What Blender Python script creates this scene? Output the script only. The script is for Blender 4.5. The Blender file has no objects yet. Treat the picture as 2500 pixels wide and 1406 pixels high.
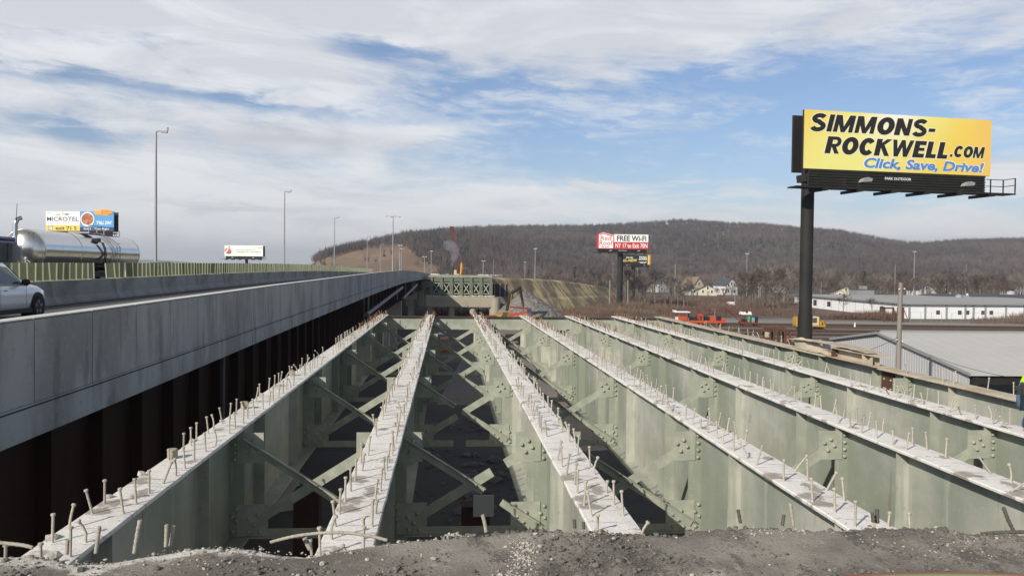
import bpy, math, random
import numpy as np
from mathutils import Vector, Matrix, noise as mnoise
R = math.radians
rnd = random.Random(11)
scene = bpy.context.scene
COL = scene.collection

# ------------------------------------------------------------------ camera
FPX = 2000.0
YAW, PITCH, ROLL = math.atan(158.6 / 2000), math.atan(45.1 / 2000), R(0.7)
CAM = Vector((0, 0, 2.1))
fwd = Vector((math.sin(YAW) * math.cos(PITCH), math.cos(YAW) * math.cos(PITCH), -math.sin(PITCH)))
r0 = Vector((math.cos(YAW), -math.sin(YAW), 0))
u0 = r0.cross(fwd)
rgt = r0 * math.cos(ROLL) + u0 * math.sin(ROLL)
upv = u0 * math.cos(ROLL) - r0 * math.sin(ROLL)
cd = bpy.data.cameras.new("camera")
cam = bpy.data.objects.new("camera", cd)
COL.objects.link(cam)
cam.matrix_world = Matrix(((rgt.x, upv.x, -fwd.x, CAM.x), (rgt.y, upv.y, -fwd.y, CAM.y), (rgt.z, upv.z, -fwd.z, CAM.z), (0, 0, 0, 1)))
cd.sensor_width = 36
cd.lens = 36 * FPX / 2500
cd.clip_start = 0.1
cd.clip_end = 20000
scene.camera = cam

# ------------------------------------------------------------------ sun, sky, exposure
SUN_EL = R(29)
SUN_AZ = math.atan2(-0.66, -0.75)            # compass angle from +Y towards +X
sl = bpy.data.lights.new("sun", 'SUN')
sl.energy = 5.0
sl.angle = R(0.55)
sl.color = (1.0, 0.93, 0.83)
so = bpy.data.objects.new("sun", sl)
COL.objects.link(so)
sdir = Vector((math.sin(SUN_AZ) * math.cos(SUN_EL), math.cos(SUN_AZ) * math.cos(SUN_EL), math.sin(SUN_EL)))
so.rotation_euler = sdir.to_track_quat('Z', 'Y').to_euler()
so.location = sdir * 200
vs = scene.view_settings
vs.view_transform = 'Standard'
vs.look = 'None'
vs.exposure = 0.0
vs.gamma = 1.0
vs.use_curve_mapping = False

W = bpy.data.worlds.new("World")
scene.world = W
W.use_nodes = True
WN = W.node_tree


class E:
    """small helper: arithmetic on node sockets"""
    nt = WN

    def __init__(s, k):
        s.k = k

    @staticmethod
    def op(o, *a, clamp=False):
        n = E.nt.nodes.new('ShaderNodeMath')
        n.operation = o
        n.use_clamp = clamp
        for i, x in enumerate(a):
            if isinstance(x, E):
                E.nt.links.new(x.k, n.inputs[i])
            else:
                n.inputs[i].default_value = x
        return E(n.outputs[0])

    def __add__(s, o): return E.op('ADD', s, o)
    def __radd__(s, o): return E.op('ADD', o, s)
    def __sub__(s, o): return E.op('SUBTRACT', s, o)
    def __rsub__(s, o): return E.op('SUBTRACT', o, s)
    def __mul__(s, o): return E.op('MULTIPLY', s, o)
    def __rmul__(s, o): return E.op('MULTIPLY', o, s)
    def __truediv__(s, o): return E.op('DIVIDE', s, o)


def smooth(x, a, b):
    n = E.nt.nodes.new('ShaderNodeMapRange')
    n.interpolation_type = 'SMOOTHSTEP'
    E.nt.links.new(x.k, n.inputs[0])
    n.inputs[1].default_value = a
    n.inputs[2].default_value = b
    return E(n.outputs[0])


def combine(x, y, z):
    n = E.nt.nodes.new('ShaderNodeCombineXYZ')
    for i, q in enumerate((x, y, z)):
        if isinstance(q, E):
            E.nt.links.new(q.k, n.inputs[i])
        else:
            n.inputs[i].default_value = q
    return n.outputs[0]


def noise(vec, scale, detail=6, rough=0.55, dist=0.0):
    n = E.nt.nodes.new('ShaderNodeTexNoise')
    E.nt.links.new(vec, n.inputs['Vector'])
    n.inputs['Scale'].default_value = scale
    n.inputs['Detail'].default_value = detail
    n.inputs['Roughness'].default_value = rough
    n.inputs['Distortion'].default_value = dist
    return E(n.outputs['Fac'])


def mixc(f, a, b, blend='MIX'):
    n = E.nt.nodes.new('ShaderNodeMix')
    n.data_type = 'RGBA'
    n.blend_type = blend
    for s, v in ((n.inputs[0], f), (n.inputs[6], a), (n.inputs[7], b)):
        if isinstance(v, E):
            E.nt.links.new(v.k, s)
        elif isinstance(v, (int, float)):
            s.default_value = v
        elif isinstance(v, tuple):
            s.default_value = (*v, 1) if len(v) == 3 else v
        else:
            E.nt.links.new(v, s)
    return n.outputs[2]


for n_ in list(WN.nodes):
    WN.nodes.remove(n_)
sky = WN.nodes.new('ShaderNodeTexSky')
sky.sky_type = 'NISHITA'
sky.sun_disc = False
sky.sun_elevation = SUN_EL
sky.sun_rotation = SUN_AZ
sky.altitude = 250
sky.air_density = 1.0
sky.dust_density = 0.9
sky.ozone_density = 1.4
tcw = WN.nodes.new('ShaderNodeTexCoord')
sx = WN.nodes.new('ShaderNodeSeparateXYZ')
WN.links.new(tcw.outputs['Generated'], sx.inputs[0])
X, Y, Z = (E(sx.outputs[i]) for i in range(3))
az = E.op('ARCTAN2', X, Y)
el = E.op('ARCSINE', Z)
zz = E.op('MAXIMUM', Z, 0.0) + 0.10
plane = combine(X / zz, Y / zz, 0.0)
nA = noise(plane, 0.55, 7, 0.58, 0.6)                    # big cloud banks
streak = combine(az * 2.2, el * 9.0 + az * 0.5, 1.3)
nB = noise(streak, 2.6, 7, 0.62, 0.8)                    # long wisps
nC = noise(streak, 7.5, 6, 0.6, 0.4)
wx = (nB - 0.5) * 0.10                                   # ragged outlines for the gaps
wy = (nC - 0.5) * 0.035


def azel(px, py):
    dx, dy = px - 1092.0, 656 + 0.0122 * (px - 1092) - py
    return math.atan(dx / 2000), math.atan(dy / 2000 * math.cos(math.atan(dx / 2000)))


def spot(px, py, rx, ry, tilt=0.0):
    a0, e0 = azel(px, py)
    da = (az + wx) - a0
    de = (el + wy) - e0 - tilt * da
    qa, qe = da * (2000.0 / rx), de * (2000.0 / ry)
    return E.op('EXPONENT', (qa * qa + qe * qe) * -1.0)


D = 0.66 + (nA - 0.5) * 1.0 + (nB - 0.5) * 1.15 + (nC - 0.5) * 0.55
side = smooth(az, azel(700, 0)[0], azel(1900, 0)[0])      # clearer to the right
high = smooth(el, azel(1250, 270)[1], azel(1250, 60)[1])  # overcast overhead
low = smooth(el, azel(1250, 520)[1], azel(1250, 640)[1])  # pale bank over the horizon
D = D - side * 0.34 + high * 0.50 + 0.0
D = D - smooth(el, R(19), R(36)) * 0.55                   # unseen cloud overhead thinned to weaken the fill light
aside = smooth(E.op('ABSOLUTE', az), 0.72, 1.25)           # unseen sky off to the sides cleared to deepen the shade
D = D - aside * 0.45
for (px, py, rx, ry, w, t) in (
        (930, 128, 190, 34, -0.85, -0.06), (1230, 255, 260, 50, -0.95, -0.12), (1500, 300, 330, 60, -0.45, 0.05), (2050, 262, 480, 58, -0.50, 0.16), (1650, 215, 260, 26, -0.30, 0.08), (1850, 150, 300, 20, -0.28, 0.1), (350, 60, 300, 16, -0.2, 0.0),
        (1700, 400, 620, 75, -0.30, 0.0), (225, 345, 120, 24, -0.62, -0.1), (600, 262, 260, 17, -0.42, -0.08),
        (2230, 480, 300, 32, -0.30, 0.0), (1150, 400, 120, 40, -0.20, 0.0), (1050, 700, 0.1, 0.1, 0.0, 0.0),
        (2490, 425, 90, 55, 0.75, 0.2), (1470, 455, 85, 10, 0.55, 0.0), (1235, 472, 80, 13, 0.5, 0.0), (1680, 438, 80, 9, 0.4, 0.0),
        (2250, 200, 500, 40, 0.25, 0.1), (500, 180, 560, 70, 0.12, 0.0), (330, 120, 240, 18, -0.32, 0.05), (700, 60, 260, 14, -0.22, -0.04), (120, 200, 160, 18, -0.25, 0.0), (2150, 570, 520, 34, 0.60, 0.0), (1250, 470, 90, 12, 0.35, 0.0), (1560, 520, 260, 14, 0.3, 0.0), (1700, 505, 800, 30, 0.12, 0.0),
        (350, 480, 520, 130, 0.30, 0.0), (1100, 505, 330, 28, 0.30, 0.0), (1010, 330, 330, 20, 0.30, 0.1), (1200, 345, 330, 26, 0.18, 0.0), (1300, 430, 420, 50, 0.16, 0.0), (1950, 330, 420, 40, 0.10, 0.1)):
    if w:
        D = D + spot(px, py, rx, ry, t) * w
thin = (1.0 - aside * 0.6) * smooth(nB + (noise(streak, 12.0, 6, 0.62, 0.7) - 0.5) * 0.5, 0.44, 0.74) * 0.62   # thin high streaks
cover = E.op('MAXIMUM', smooth(D + (noise(streak, 19.0, 5, 0.65, 0.6) - 0.5) * 0.26, 0.14, 0.84), thin)
blue = mixc(1.0, sky.outputs[0], (1.00, 1.06, 1.22), 'MULTIPLY')
hz = smooth(el, azel(1250, 380)[1], azel(1250, 640)[1])
blue = mixc(hz * 0.55, blue, (6.6, 7.6, 8.6))
grey = smooth(noise(streak, 1.9, 8, 0.62, 0.9) + high * 0.10, 0.42, 0.66)
cloud = mixc(grey * 0.80, (9.3, 9.45, 9.65), (6.9, 7.15, 7.7))
topg = smooth(el, azel(1250, 260)[1], azel(1250, -60)[1])
cloud = mixc(topg * 0.32, cloud, (7.0, 7.25, 7.75))
cloud = mixc(spot(720, 345, 260, 30, -0.02) * 0.75, cloud, (5.6, 5.7, 6.2))
cloud = mixc(spot(560, 505, 180, 9, 0.0) * 0.6, cloud, (5.9, 6.2, 6.7))
cloud = mixc(low * smooth(az, azel(1500, 0)[0], azel(900, 0)[0]) * 0.75, cloud, (8.8, 8.95, 9.15))
cloud = mixc(spot(450, 628, 420, 18, 0.0) * 0.40, cloud, (6.2, 6.7, 7.3))
over = smooth(el, R(20), R(40))  # unseen sky overhead dimmed further to darken the shaded faces
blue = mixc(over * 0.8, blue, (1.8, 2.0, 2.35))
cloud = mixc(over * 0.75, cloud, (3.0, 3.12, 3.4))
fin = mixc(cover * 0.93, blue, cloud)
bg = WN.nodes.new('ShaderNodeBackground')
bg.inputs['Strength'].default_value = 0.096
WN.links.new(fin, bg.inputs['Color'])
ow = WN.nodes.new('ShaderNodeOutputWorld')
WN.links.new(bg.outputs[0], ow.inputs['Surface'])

# ------------------------------------------------------------------ points from sight lines


def ray(px, py):
    return fwd + rgt * ((px - 1250) / FPX) - upv * ((py - 703) / FPX)


def P(px, py, d):
    return CAM + ray(px, py) * d


def PZ(px, py, z):
    r = ray(px, py)
    return CAM + r * ((z - CAM.z) / r.z)


def PX(px, py, x):
    r = ray(px, py)
    return CAM + r * ((x - CAM.x) / r.x)


GZ = -8.9

# ------------------------------------------------------------------ materials


def mat(name, base, layers=(), rough=0.8, metal=0.0, bump=None, spec=0.3, coord='Object', vary=0.0):
    """base colour, then noise layers (scale, colour, lo, hi, (sx,sy,sz), strength); bump = (scale, strength, distance)"""
    m = bpy.data.materials.new(name)
    m.use_nodes = True
    nt = m.node_tree
    E.nt = nt
    b = nt.nodes['Principled BSDF']
    b.inputs['Roughness'].default_value = rough
    b.inputs['Metallic'].default_value = metal
    b.inputs['Specular IOR Level'].default_value = spec
    b.inputs['Base Color'].default_value = (*base, 1)
    if coord == 'World':
        v = nt.nodes.new('ShaderNodeNewGeometry').outputs['Position']
    else:
        v = nt.nodes.new('ShaderNodeTexCoord').outputs[coord]
    c = None
    for i, (sc, colr, lo, hi, st, fac) in enumerate(layers):
        mp = nt.nodes.new('ShaderNodeMapping')
        mp.inputs['Scale'].default_value = st
        mp.inputs['Location'].default_value = (i * 3.7, i * 1.9, i * 5.1)
        nt.links.new(v, mp.inputs['Vector'])
        f = smooth(noise(mp.outputs[0], sc, 6, 0.6), lo, hi) * fac
        c = mixc(f, c if c is not None else base, colr)
    if vary:
        oi = nt.nodes.new('ShaderNodeObjectInfo')
        f = E(oi.outputs['Random'])
        c = mixc(1.0, c if c is not None else base, combine(f * vary + (1 - vary / 2), f * vary + (1 - vary / 2), f * vary + (1 - vary / 2)), 'MULTIPLY')
    if c is not None:
        nt.links.new(c, b.inputs['Base Color'])
    if bump:
        bn = nt.nodes.new('ShaderNodeBump')
        bn.inputs['Strength'].default_value = bump[1]
        bn.inputs['Distance'].default_value = bump[2]
        nt.links.new(noise(v, bump[0], 5, 0.65).k, bn.inputs['Height'])
        nt.links.new(bn.outputs[0], b.inputs['Normal'])
    return m


ONE = (1, 1, 1)
MT = {}
MT['girder_paint'] = mat('girder_paint', (0.240, 0.268, 0.214), (
    (0.42, (0.58, 0.565, 0.50), 0.40, 0.66, (1, 0.6, 0.8), 0.72),
    (3.0, (0.50, 0.49, 0.43), 0.58, 0.66, (1, 1.3, 0.10), 0.55),
    (4.5, (0.17, 0.115, 0.075), 0.635, 0.70, (1, 1.2, 0.07), 0.7),
    (1.6, (0.13, 0.14, 0.115), 0.67, 0.71, (1, 1, 0.9), 0.5),
    (7, (0.27, 0.30, 0.225), 0.48, 0.75, (1, 1, 0.16), 0.6),
    (22, (0.48, 0.48, 0.42), 0.60, 0.74, ONE, 0.55),
    (2.3, (0.10, 0.085, 0.065), 0.70, 0.80, (1, 1, 0.5), 0.6)), rough=0.72, bump=(60, 0.15, 0.01))
MT['flange_top'] = mat('flange_top', (0.76, 0.735, 0.69), (
    (1.3, (0.64, 0.605, 0.55), 0.45, 0.70, ONE, 0.8),
    (3.0, (0.46, 0.425, 0.38), 0.58, 0.72, (0.5, 2.5, 1), 0.7),
    (9.0, (0.78, 0.765, 0.73), 0.50, 0.70, ONE, 0.7),
    (5.0, (0.27, 0.24, 0.205), 0.58, 0.66, (0.45, 3.2, 1), 0.8),
    (2.0, (0.26, 0.225, 0.18), 0.565, 0.635, (1.3, 1.3, 1), 0.8),
    (30, (0.30, 0.27, 0.23), 0.66, 0.74, (1, 2.2, 1), 0.5)), rough=0.9, bump=(28, 0.5, 0.02))
MT['flange_worn'] = mat('flange_worn', (0.50, 0.44, 0.34), (
    (1.1, (0.38, 0.29, 0.19), 0.42, 0.68, ONE, 0.8),
    (4.0, (0.60, 0.56, 0.48), 0.50, 0.72, (0.6, 2, 1), 0.7),
    (14, (0.24, 0.15, 0.09), 0.62, 0.74, ONE, 0.6)), rough=0.9, bump=(28, 0.5, 0.02))
MT['stud_steel'] = mat('stud_steel', (0.42, 0.39, 0.33), ((30, (0.26, 0.21, 0.16), 0.45, 0.7, ONE, 0.8), (12, (0.52, 0.50, 0.45), 0.5, 0.7, ONE, 0.7)), rough=0.85, vary=0.3)
MT['stud_rust'] = mat('stud_rust', (0.22, 0.115, 0.06), ((20, (0.36, 0.25, 0.16), 0.45, 0.7, ONE, 0.8),), rough=0.9, vary=0.35)
MT['far_paint'] = mat('far_paint', (0.12, 0.155, 0.105), ((0.6, (0.17, 0.19, 0.14), 0.42, 0.66, ONE, 0.8), (1.5, (0.08, 0.075, 0.06), 0.58, 0.75, (1, 1, .4), 0.6)), rough=0.7)
MT['brace_paint'] = mat('brace_paint', (0.30, 0.32, 0.26), ((5, (0.40, 0.41, 0.325), 0.40, 0.66, ONE, 0.85), (26, (0.46, 0.47, 0.40), 0.58, 0.75, (1, 1, 0.5), 0.6)), rough=0.7, bump=(50, 0.2, 0.01))
MT['bolt_steel'] = mat('bolt_steel', (0.30, 0.315, 0.245), ((20, (0.42, 0.42, 0.36), 0.45, 0.7, ONE, 0.8),), rough=0.6, vary=0.25)
MT['new_concrete'] = mat('new_concrete', (0.41, 0.415, 0.405), (
    (0.55, (0.27, 0.27, 0.262), 0.42, 0.60, (1, 1, 0.45), 0.9),
    (3.2, (0.17, 0.17, 0.165), 0.51, 0.68, (1, 1, 0.14), 0.65),
    (14, (0.20, 0.198, 0.19), 0.58, 0.70, (1, 1, 0.6), 0.5),
    (1.4, (0.47, 0.47, 0.455), 0.56, 0.70, (1, 0.8, 0.3), 0.6),
    (9, (0.46, 0.46, 0.45), 0.52, 0.75, ONE, 0.4)), rough=0.85, bump=(40, 0.25, 0.01))
MT['coping_concrete'] = mat('coping_concrete', (0.62, 0.61, 0.57), ((3, (0.5, 0.49, 0.46), 0.45, 0.7, ONE, 0.7),), rough=0.85)
MT['joint_dark'] = mat('joint_dark', (0.05, 0.05, 0.05), rough=0.9)
MT['weathering_steel'] = mat('weathering_steel', (0.050, 0.027, 0.020), ((3, (0.034, 0.019, 0.015), 0.42, 0.7, (1, 1, 0.3), 0.8),), rough=0.75)
MT['barrier_concrete'] = mat('barrier_concrete', (0.34, 0.335, 0.31), (
    (0.8, (0.20, 0.195, 0.18), 0.42, 0.68, ONE, 0.8), (3, (0.34, 0.33, 0.30), 0.5, 0.75, (1, 1, 0.3), 0.6), (2.2, (0.09, 0.085, 0.08), 0.66, 0.78, (1, 1, 0.2), 0.6)), rough=0.9, bump=(20, 0.3, 0.02), vary=0.2)
MT['paddle_green'] = mat('paddle_green', (0.165, 0.18, 0.095), ((1.5, (0.205, 0.22, 0.12), 0.4, 0.7, ONE, 0.7),), rough=0.6, vary=0.35)
MT['paddle_edge'] = mat('paddle_edge', (0.66, 0.67, 0.47), rough=0.6)
MT['road_asphalt'] = mat('road_asphalt', (0.155, 0.15, 0.14), ((0.6, (0.12, 0.118, 0.112), 0.4, 0.7, (1, 0.2, 1), 0.8), (20, (0.2, 0.195, 0.18), 0.5, 0.75, ONE, 0.5)), rough=0.9)
MT['old_concrete'] = mat('old_concrete', (0.35, 0.315, 0.24), (
    (0.35, (0.30, 0.27, 0.20), 0.42, 0.66, ONE, 0.8), (1.2, (0.13, 0.11, 0.09), 0.62, 0.74, (1, 1, 0.25), 0.7), (4, (0.5, 0.47, 0.40), 0.5, 0.75, ONE, 0.5)), rough=0.9, bump=(12, 0.3, 0.03))
MT['crushed_concrete'] = mat('crushed_concrete', (0.52, 0.49, 0.43), ((12, (0.34, 0.31, 0.27), 0.45, 0.7, ONE, 0.8), (40, (0.66, 0.64, 0.6), 0.5, 0.7, ONE, 0.7)), rough=0.95, bump=(35, 0.7, 0.03), vary=0.2)
MT['black_steel'] = mat('black_steel', (0.022, 0.022, 0.021), ((1.6, (0.055, 0.05, 0.042), 0.55, 0.78, (1, 1, 0.22), 0.8), (0.5, (0.035, 0.033, 0.03), 0.4, 0.7, ONE, 0.7)), rough=0.6, spec=0.2)
MT['galvanised'] = mat('galvanised', (0.34, 0.345, 0.35), ((2, (0.28, 0.285, 0.29), 0.4, 0.7, (1, 1, 0.2), 0.7),), rough=0.5, metal=0.3)
MT['lamp_lens'] = mat('lamp_lens', (0.75, 0.75, 0.72), rough=0.3)
MT['white_panel'] = mat('white_panel', (0.80, 0.79, 0.76), ((3, (0.74, 0.73, 0.69), 0.45, 0.7, ONE, 0.5),), rough=0.5)
MT['steel_polished'] = mat('steel_polished', (0.62, 0.62, 0.61), ((2.2, (0.5, 0.5, 0.49), 0.5, 0.75, (0.3, 1, 1), 0.6),), rough=0.17, metal=1.0, bump=(3, 0.03, 0.05))
MT['steel_satin'] = mat('steel_satin', (0.74, 0.72, 0.64), rough=0.22, metal=0.95)
MT['chrome'] = mat('chrome', (0.7, 0.7, 0.7), rough=0.15, metal=1.0)
MT['rubber'] = mat('rubber', (0.018, 0.018, 0.018), ((20, (0.03, 0.029, 0.027), 0.4, 0.7, ONE, 0.8),), rough=0.85)
MT['glass_dark'] = mat('glass_dark', (0.07, 0.09, 0.088), rough=0.06, spec=0.6)
MT['glass_window'] = mat('glass_window', (0.05, 0.06, 0.07), rough=0.1, spec=0.6)
MT['white_car_paint'] = mat('white_car_paint', (0.85, 0.855, 0.86), rough=0.22, spec=0.5)
MT['white_car_paint'].node_tree.nodes['Principled BSDF'].inputs['Coat Weight'].default_value = 1.0
MT['black_plastic'] = mat('black_plastic', (0.02, 0.02, 0.021), rough=0.5)
MT['blue_truck_paint'] = mat('blue_truck_paint', (0.018, 0.035, 0.12), rough=0.22, spec=0.5)
MT['grey_car_paint'] = mat('grey_car_paint', (0.10, 0.105, 0.115), rough=0.25, spec=0.5)
MT['red_paint'] = mat('red_paint', (0.42, 0.05, 0.03), ((4, (0.42, 0.045, 0.025), 0.45, 0.7, ONE, 0.7),), rough=0.5)
MT['orange_red_paint'] = mat('orange_red_paint', (0.46, 0.075, 0.03), ((4, (0.45, 0.07, 0.03), 0.45, 0.7, ONE, 0.7),), rough=0.5)
MT['yellow_paint'] = mat('yellow_paint', (0.46, 0.27, 0.04), ((4, (0.42, 0.24, 0.04), 0.45, 0.7, ONE, 0.7),), rough=0.5)
MT['green_paint'] = mat('green_paint', (0.06, 0.32, 0.17), rough=0.5)
MT['teal_paint'] = mat('teal_paint', (0.14, 0.33, 0.32), rough=0.6)
MT['cream_paint'] = mat('cream_paint', (0.62, 0.50, 0.27), rough=0.6)
MT['rust_steel'] = mat('rust_steel', (0.12, 0.055, 0.035), ((2, (0.075, 0.04, 0.03), 0.42, 0.7, ONE, 0.8),), rough=0.85)
MT['rail_steel'] = mat('rail_steel', (0.10, 0.065, 0.045), rough=0.6)
MT['tie_wood'] = mat('tie_wood', (0.045, 0.035, 0.028), ((3, (0.075, 0.06, 0.05), 0.45, 0.7, ONE, 0.8),), rough=0.95)
MT['ballast'] = mat('ballast', (0.205, 0.175, 0.15), ((0.08, (0.15, 0.125, 0.105), 0.4, 0.65, ONE, 0.8), (0.9, (0.26, 0.225, 0.195), 0.5, 0.75, ONE, 0.6), (6, (0.12, 0.10, 0.085), 0.55, 0.75, ONE, 0.5)), rough=0.95, coord='World')
MT['metal_siding'] = mat('metal_siding', (0.42, 0.42, 0.43), ((0.4, (0.37, 0.37, 0.38), 0.4, 0.7, (1, 1, 0.3), 0.7),), rough=0.55, spec=0.4)
MT['metal_roof'] = mat('metal_roof', (0.49, 0.475, 0.45), ((0.25, (0.44, 0.425, 0.40), 0.42, 0.7, (0.4, 1, 1), 0.8), (3, (0.53, 0.515, 0.49), 0.5, 0.75, (0.3, 1, 1), 0.4)), rough=0.6, spec=0.4)
MT['warehouse_white'] = mat('warehouse_white', (0.80, 0.80, 0.80), ((0.3, (0.70, 0.70, 0.70), 0.5, 0.75, (1, 1, 0.4), 0.5),), rough=0.6)
MT['warehouse_roof'] = mat('warehouse_roof', (0.36, 0.355, 0.335), ((0.1, (0.31, 0.305, 0.29), 0.42, 0.7, ONE, 0.8),), rough=0.7)
MT['dark_roof'] = mat('dark_roof', (0.07, 0.075, 0.085), rough=0.7)
MT['grey_trim'] = mat('grey_trim', (0.26, 0.27, 0.275), rough=0.6)
MT['pole_wood'] = mat('pole_wood', (0.27, 0.245, 0.215), ((3, (0.17, 0.15, 0.13), 0.42, 0.7, (4, 4, 0.15), 0.85),), rough=0.9, bump=(18, 0.3, 0.02))
MT['cable'] = mat('cable', (0.03, 0.03, 0.03), rough=0.7)
MT['insulator'] = mat('insulator', (0.75, 0.74, 0.72), rough=0.3)
MT['bark'] = mat('bark', (0.125, 0.10, 0.085), ((0.4, (0.115, 0.09, 0.075), 0.4, 0.7, ONE, 0.7),), rough=0.95, vary=0.45)
MT['bark_pale'] = mat('bark_pale', (0.215, 0.185, 0.160), ((0.4, (0.17, 0.14, 0.12), 0.4, 0.7, ONE, 0.7),), rough=0.95, vary=0.4)
MT['needles'] = mat('needles', (0.028, 0.040, 0.026), ((0.6, (0.045, 0.058, 0.036), 0.4, 0.7, ONE, 0.8),), rough=0.9, vary=0.5)
MT['brush_twigs'] = mat('brush_twigs', (0.155, 0.095, 0.07), ((0.05, (0.20, 0.155, 0.115), 0.42, 0.62, ONE, 0.85), (0.3, (0.115, 0.07, 0.055), 0.45, 0.7, ONE, 0.7)), rough=0.95, coord='World')
MT['forest_twigs'] = mat('forest_twigs', (0.088, 0.073, 0.068), ((0.0045, (0.155, 0.122, 0.104), 0.47, 0.62, ONE, 0.85), (0.02, (0.052, 0.047, 0.050), 0.50, 0.64, ONE, 0.8), (0.07, (0.13, 0.105, 0.09), 0.52, 0.68, ONE, 0.6)), rough=0.95, coord='World')
MT['forest_needles'] = mat('forest_needles', (0.030, 0.038, 0.030), rough=0.95, coord='World')
MT['far_hill_cover'] = mat('far_hill_cover', (0.085, 0.09, 0.10), ((0.004, (0.11, 0.11, 0.115), 0.4, 0.7, ONE, 0.8),), rough=0.95, coord='World')
MT['straw_slope'] = mat('straw_slope', (0.20, 0.155, 0.10), ((0.35, (0.54, 0.42, 0.22), 0.45, 0.56, (0.25, 0.55, 1), 0.95), (1.1, (0.125, 0.098, 0.066), 0.52, 0.60, (1.0, 0.22, 1), 0.8), (0.5, (0.15, 0.12, 0.08), 0.56, 0.64, (0.4, 1, 1), 0.8), (3, (0.45, 0.36, 0.18), 0.55, 0.7, (1, .4, 1), 0.5)), rough=0.95, coord='UV')
MT['rubble_grey'] = mat('rubble_grey', (0.19, 0.18, 0.165), ((0.8, (0.11, 0.10, 0.09), 0.42, 0.66, ONE, 0.85), (3, (0.38, 0.37, 0.35), 0.5, 0.7, ONE, 0.7)), rough=0.95, coord='World', bump=(1.2, 0.8, 0.4))
MT['denim'] = mat('denim', (0.11, 0.19, 0.31), ((30, (0.17, 0.26, 0.39), 0.45, 0.7, ONE, 0.7), (5, (0.075, 0.13, 0.23), 0.5, 0.7, ONE, 0.6)), rough=0.95, bump=(60, 0.3, 0.01))
MT['hivis'] = mat('hivis', (0.50, 0.80, 0.05), rough=0.8)
MT['skin'] = mat('skin', (0.48, 0.29, 0.21), rough=0.6)
MT['dark_cloth'] = mat('dark_cloth', (0.05, 0.05, 0.052), rough=0.95)
MT['white_text'] = mat('white_text', (0.82, 0.82, 0.80), rough=0.5)
MT['sign_black'] = mat('sign_black', (0.022, 0.021, 0.02), rough=0.5)
MT['sign_yellow'] = mat('sign_yellow', (0.75, 0.58, 0.13), rough=0.5)
MT['sign_red'] = mat('sign_red', (0.50, 0.035, 0.05), rough=0.5)
MT['sign_blue'] = mat('sign_blue', (0.10, 0.24, 0.55), rough=0.5)
MT['sign_lightblue'] = mat('sign_lightblue', (0.10, 0.32, 0.62), rough=0.5)
MT['sign_navy'] = mat('sign_navy', (0.035, 0.06, 0.13), rough=0.5)
MT['sign_orange'] = mat('sign_orange', (0.75, 0.36, 0.06), rough=0.5)
MT['sign_green'] = mat('sign_green', (0.28, 0.62, 0.16), rough=0.5)
MT['sign_darkgreen'] = mat('sign_darkgreen', (0.10, 0.16, 0.09), rough=0.5)
MT['sign_grey'] = mat('sign_grey', (0.36, 0.36, 0.37), rough=0.5)
MT['sign_pink'] = mat('sign_pink', (0.55, 0.25, 0.2), rough=0.5)
MT['food_brown'] = mat('food_brown', (0.32, 0.10, 0.05), ((1.2, (0.60, 0.30, 0.18), 0.45, 0.65, ONE, 0.9),), rough=0.5)
MT['orange_plastic'] = mat('orange_plastic', (0.65, 0.12, 0.03), rough=0.5)
MT['rust_dark_red'] = mat('rust_dark_red', (0.20, 0.03, 0.025), rough=0.7)
MT['crane_red'] = mat('crane_red', (0.14, 0.014, 0.02), rough=0.6)
E.nt = WN

# ------------------------------------------------------------------ mesh helpers


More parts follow.
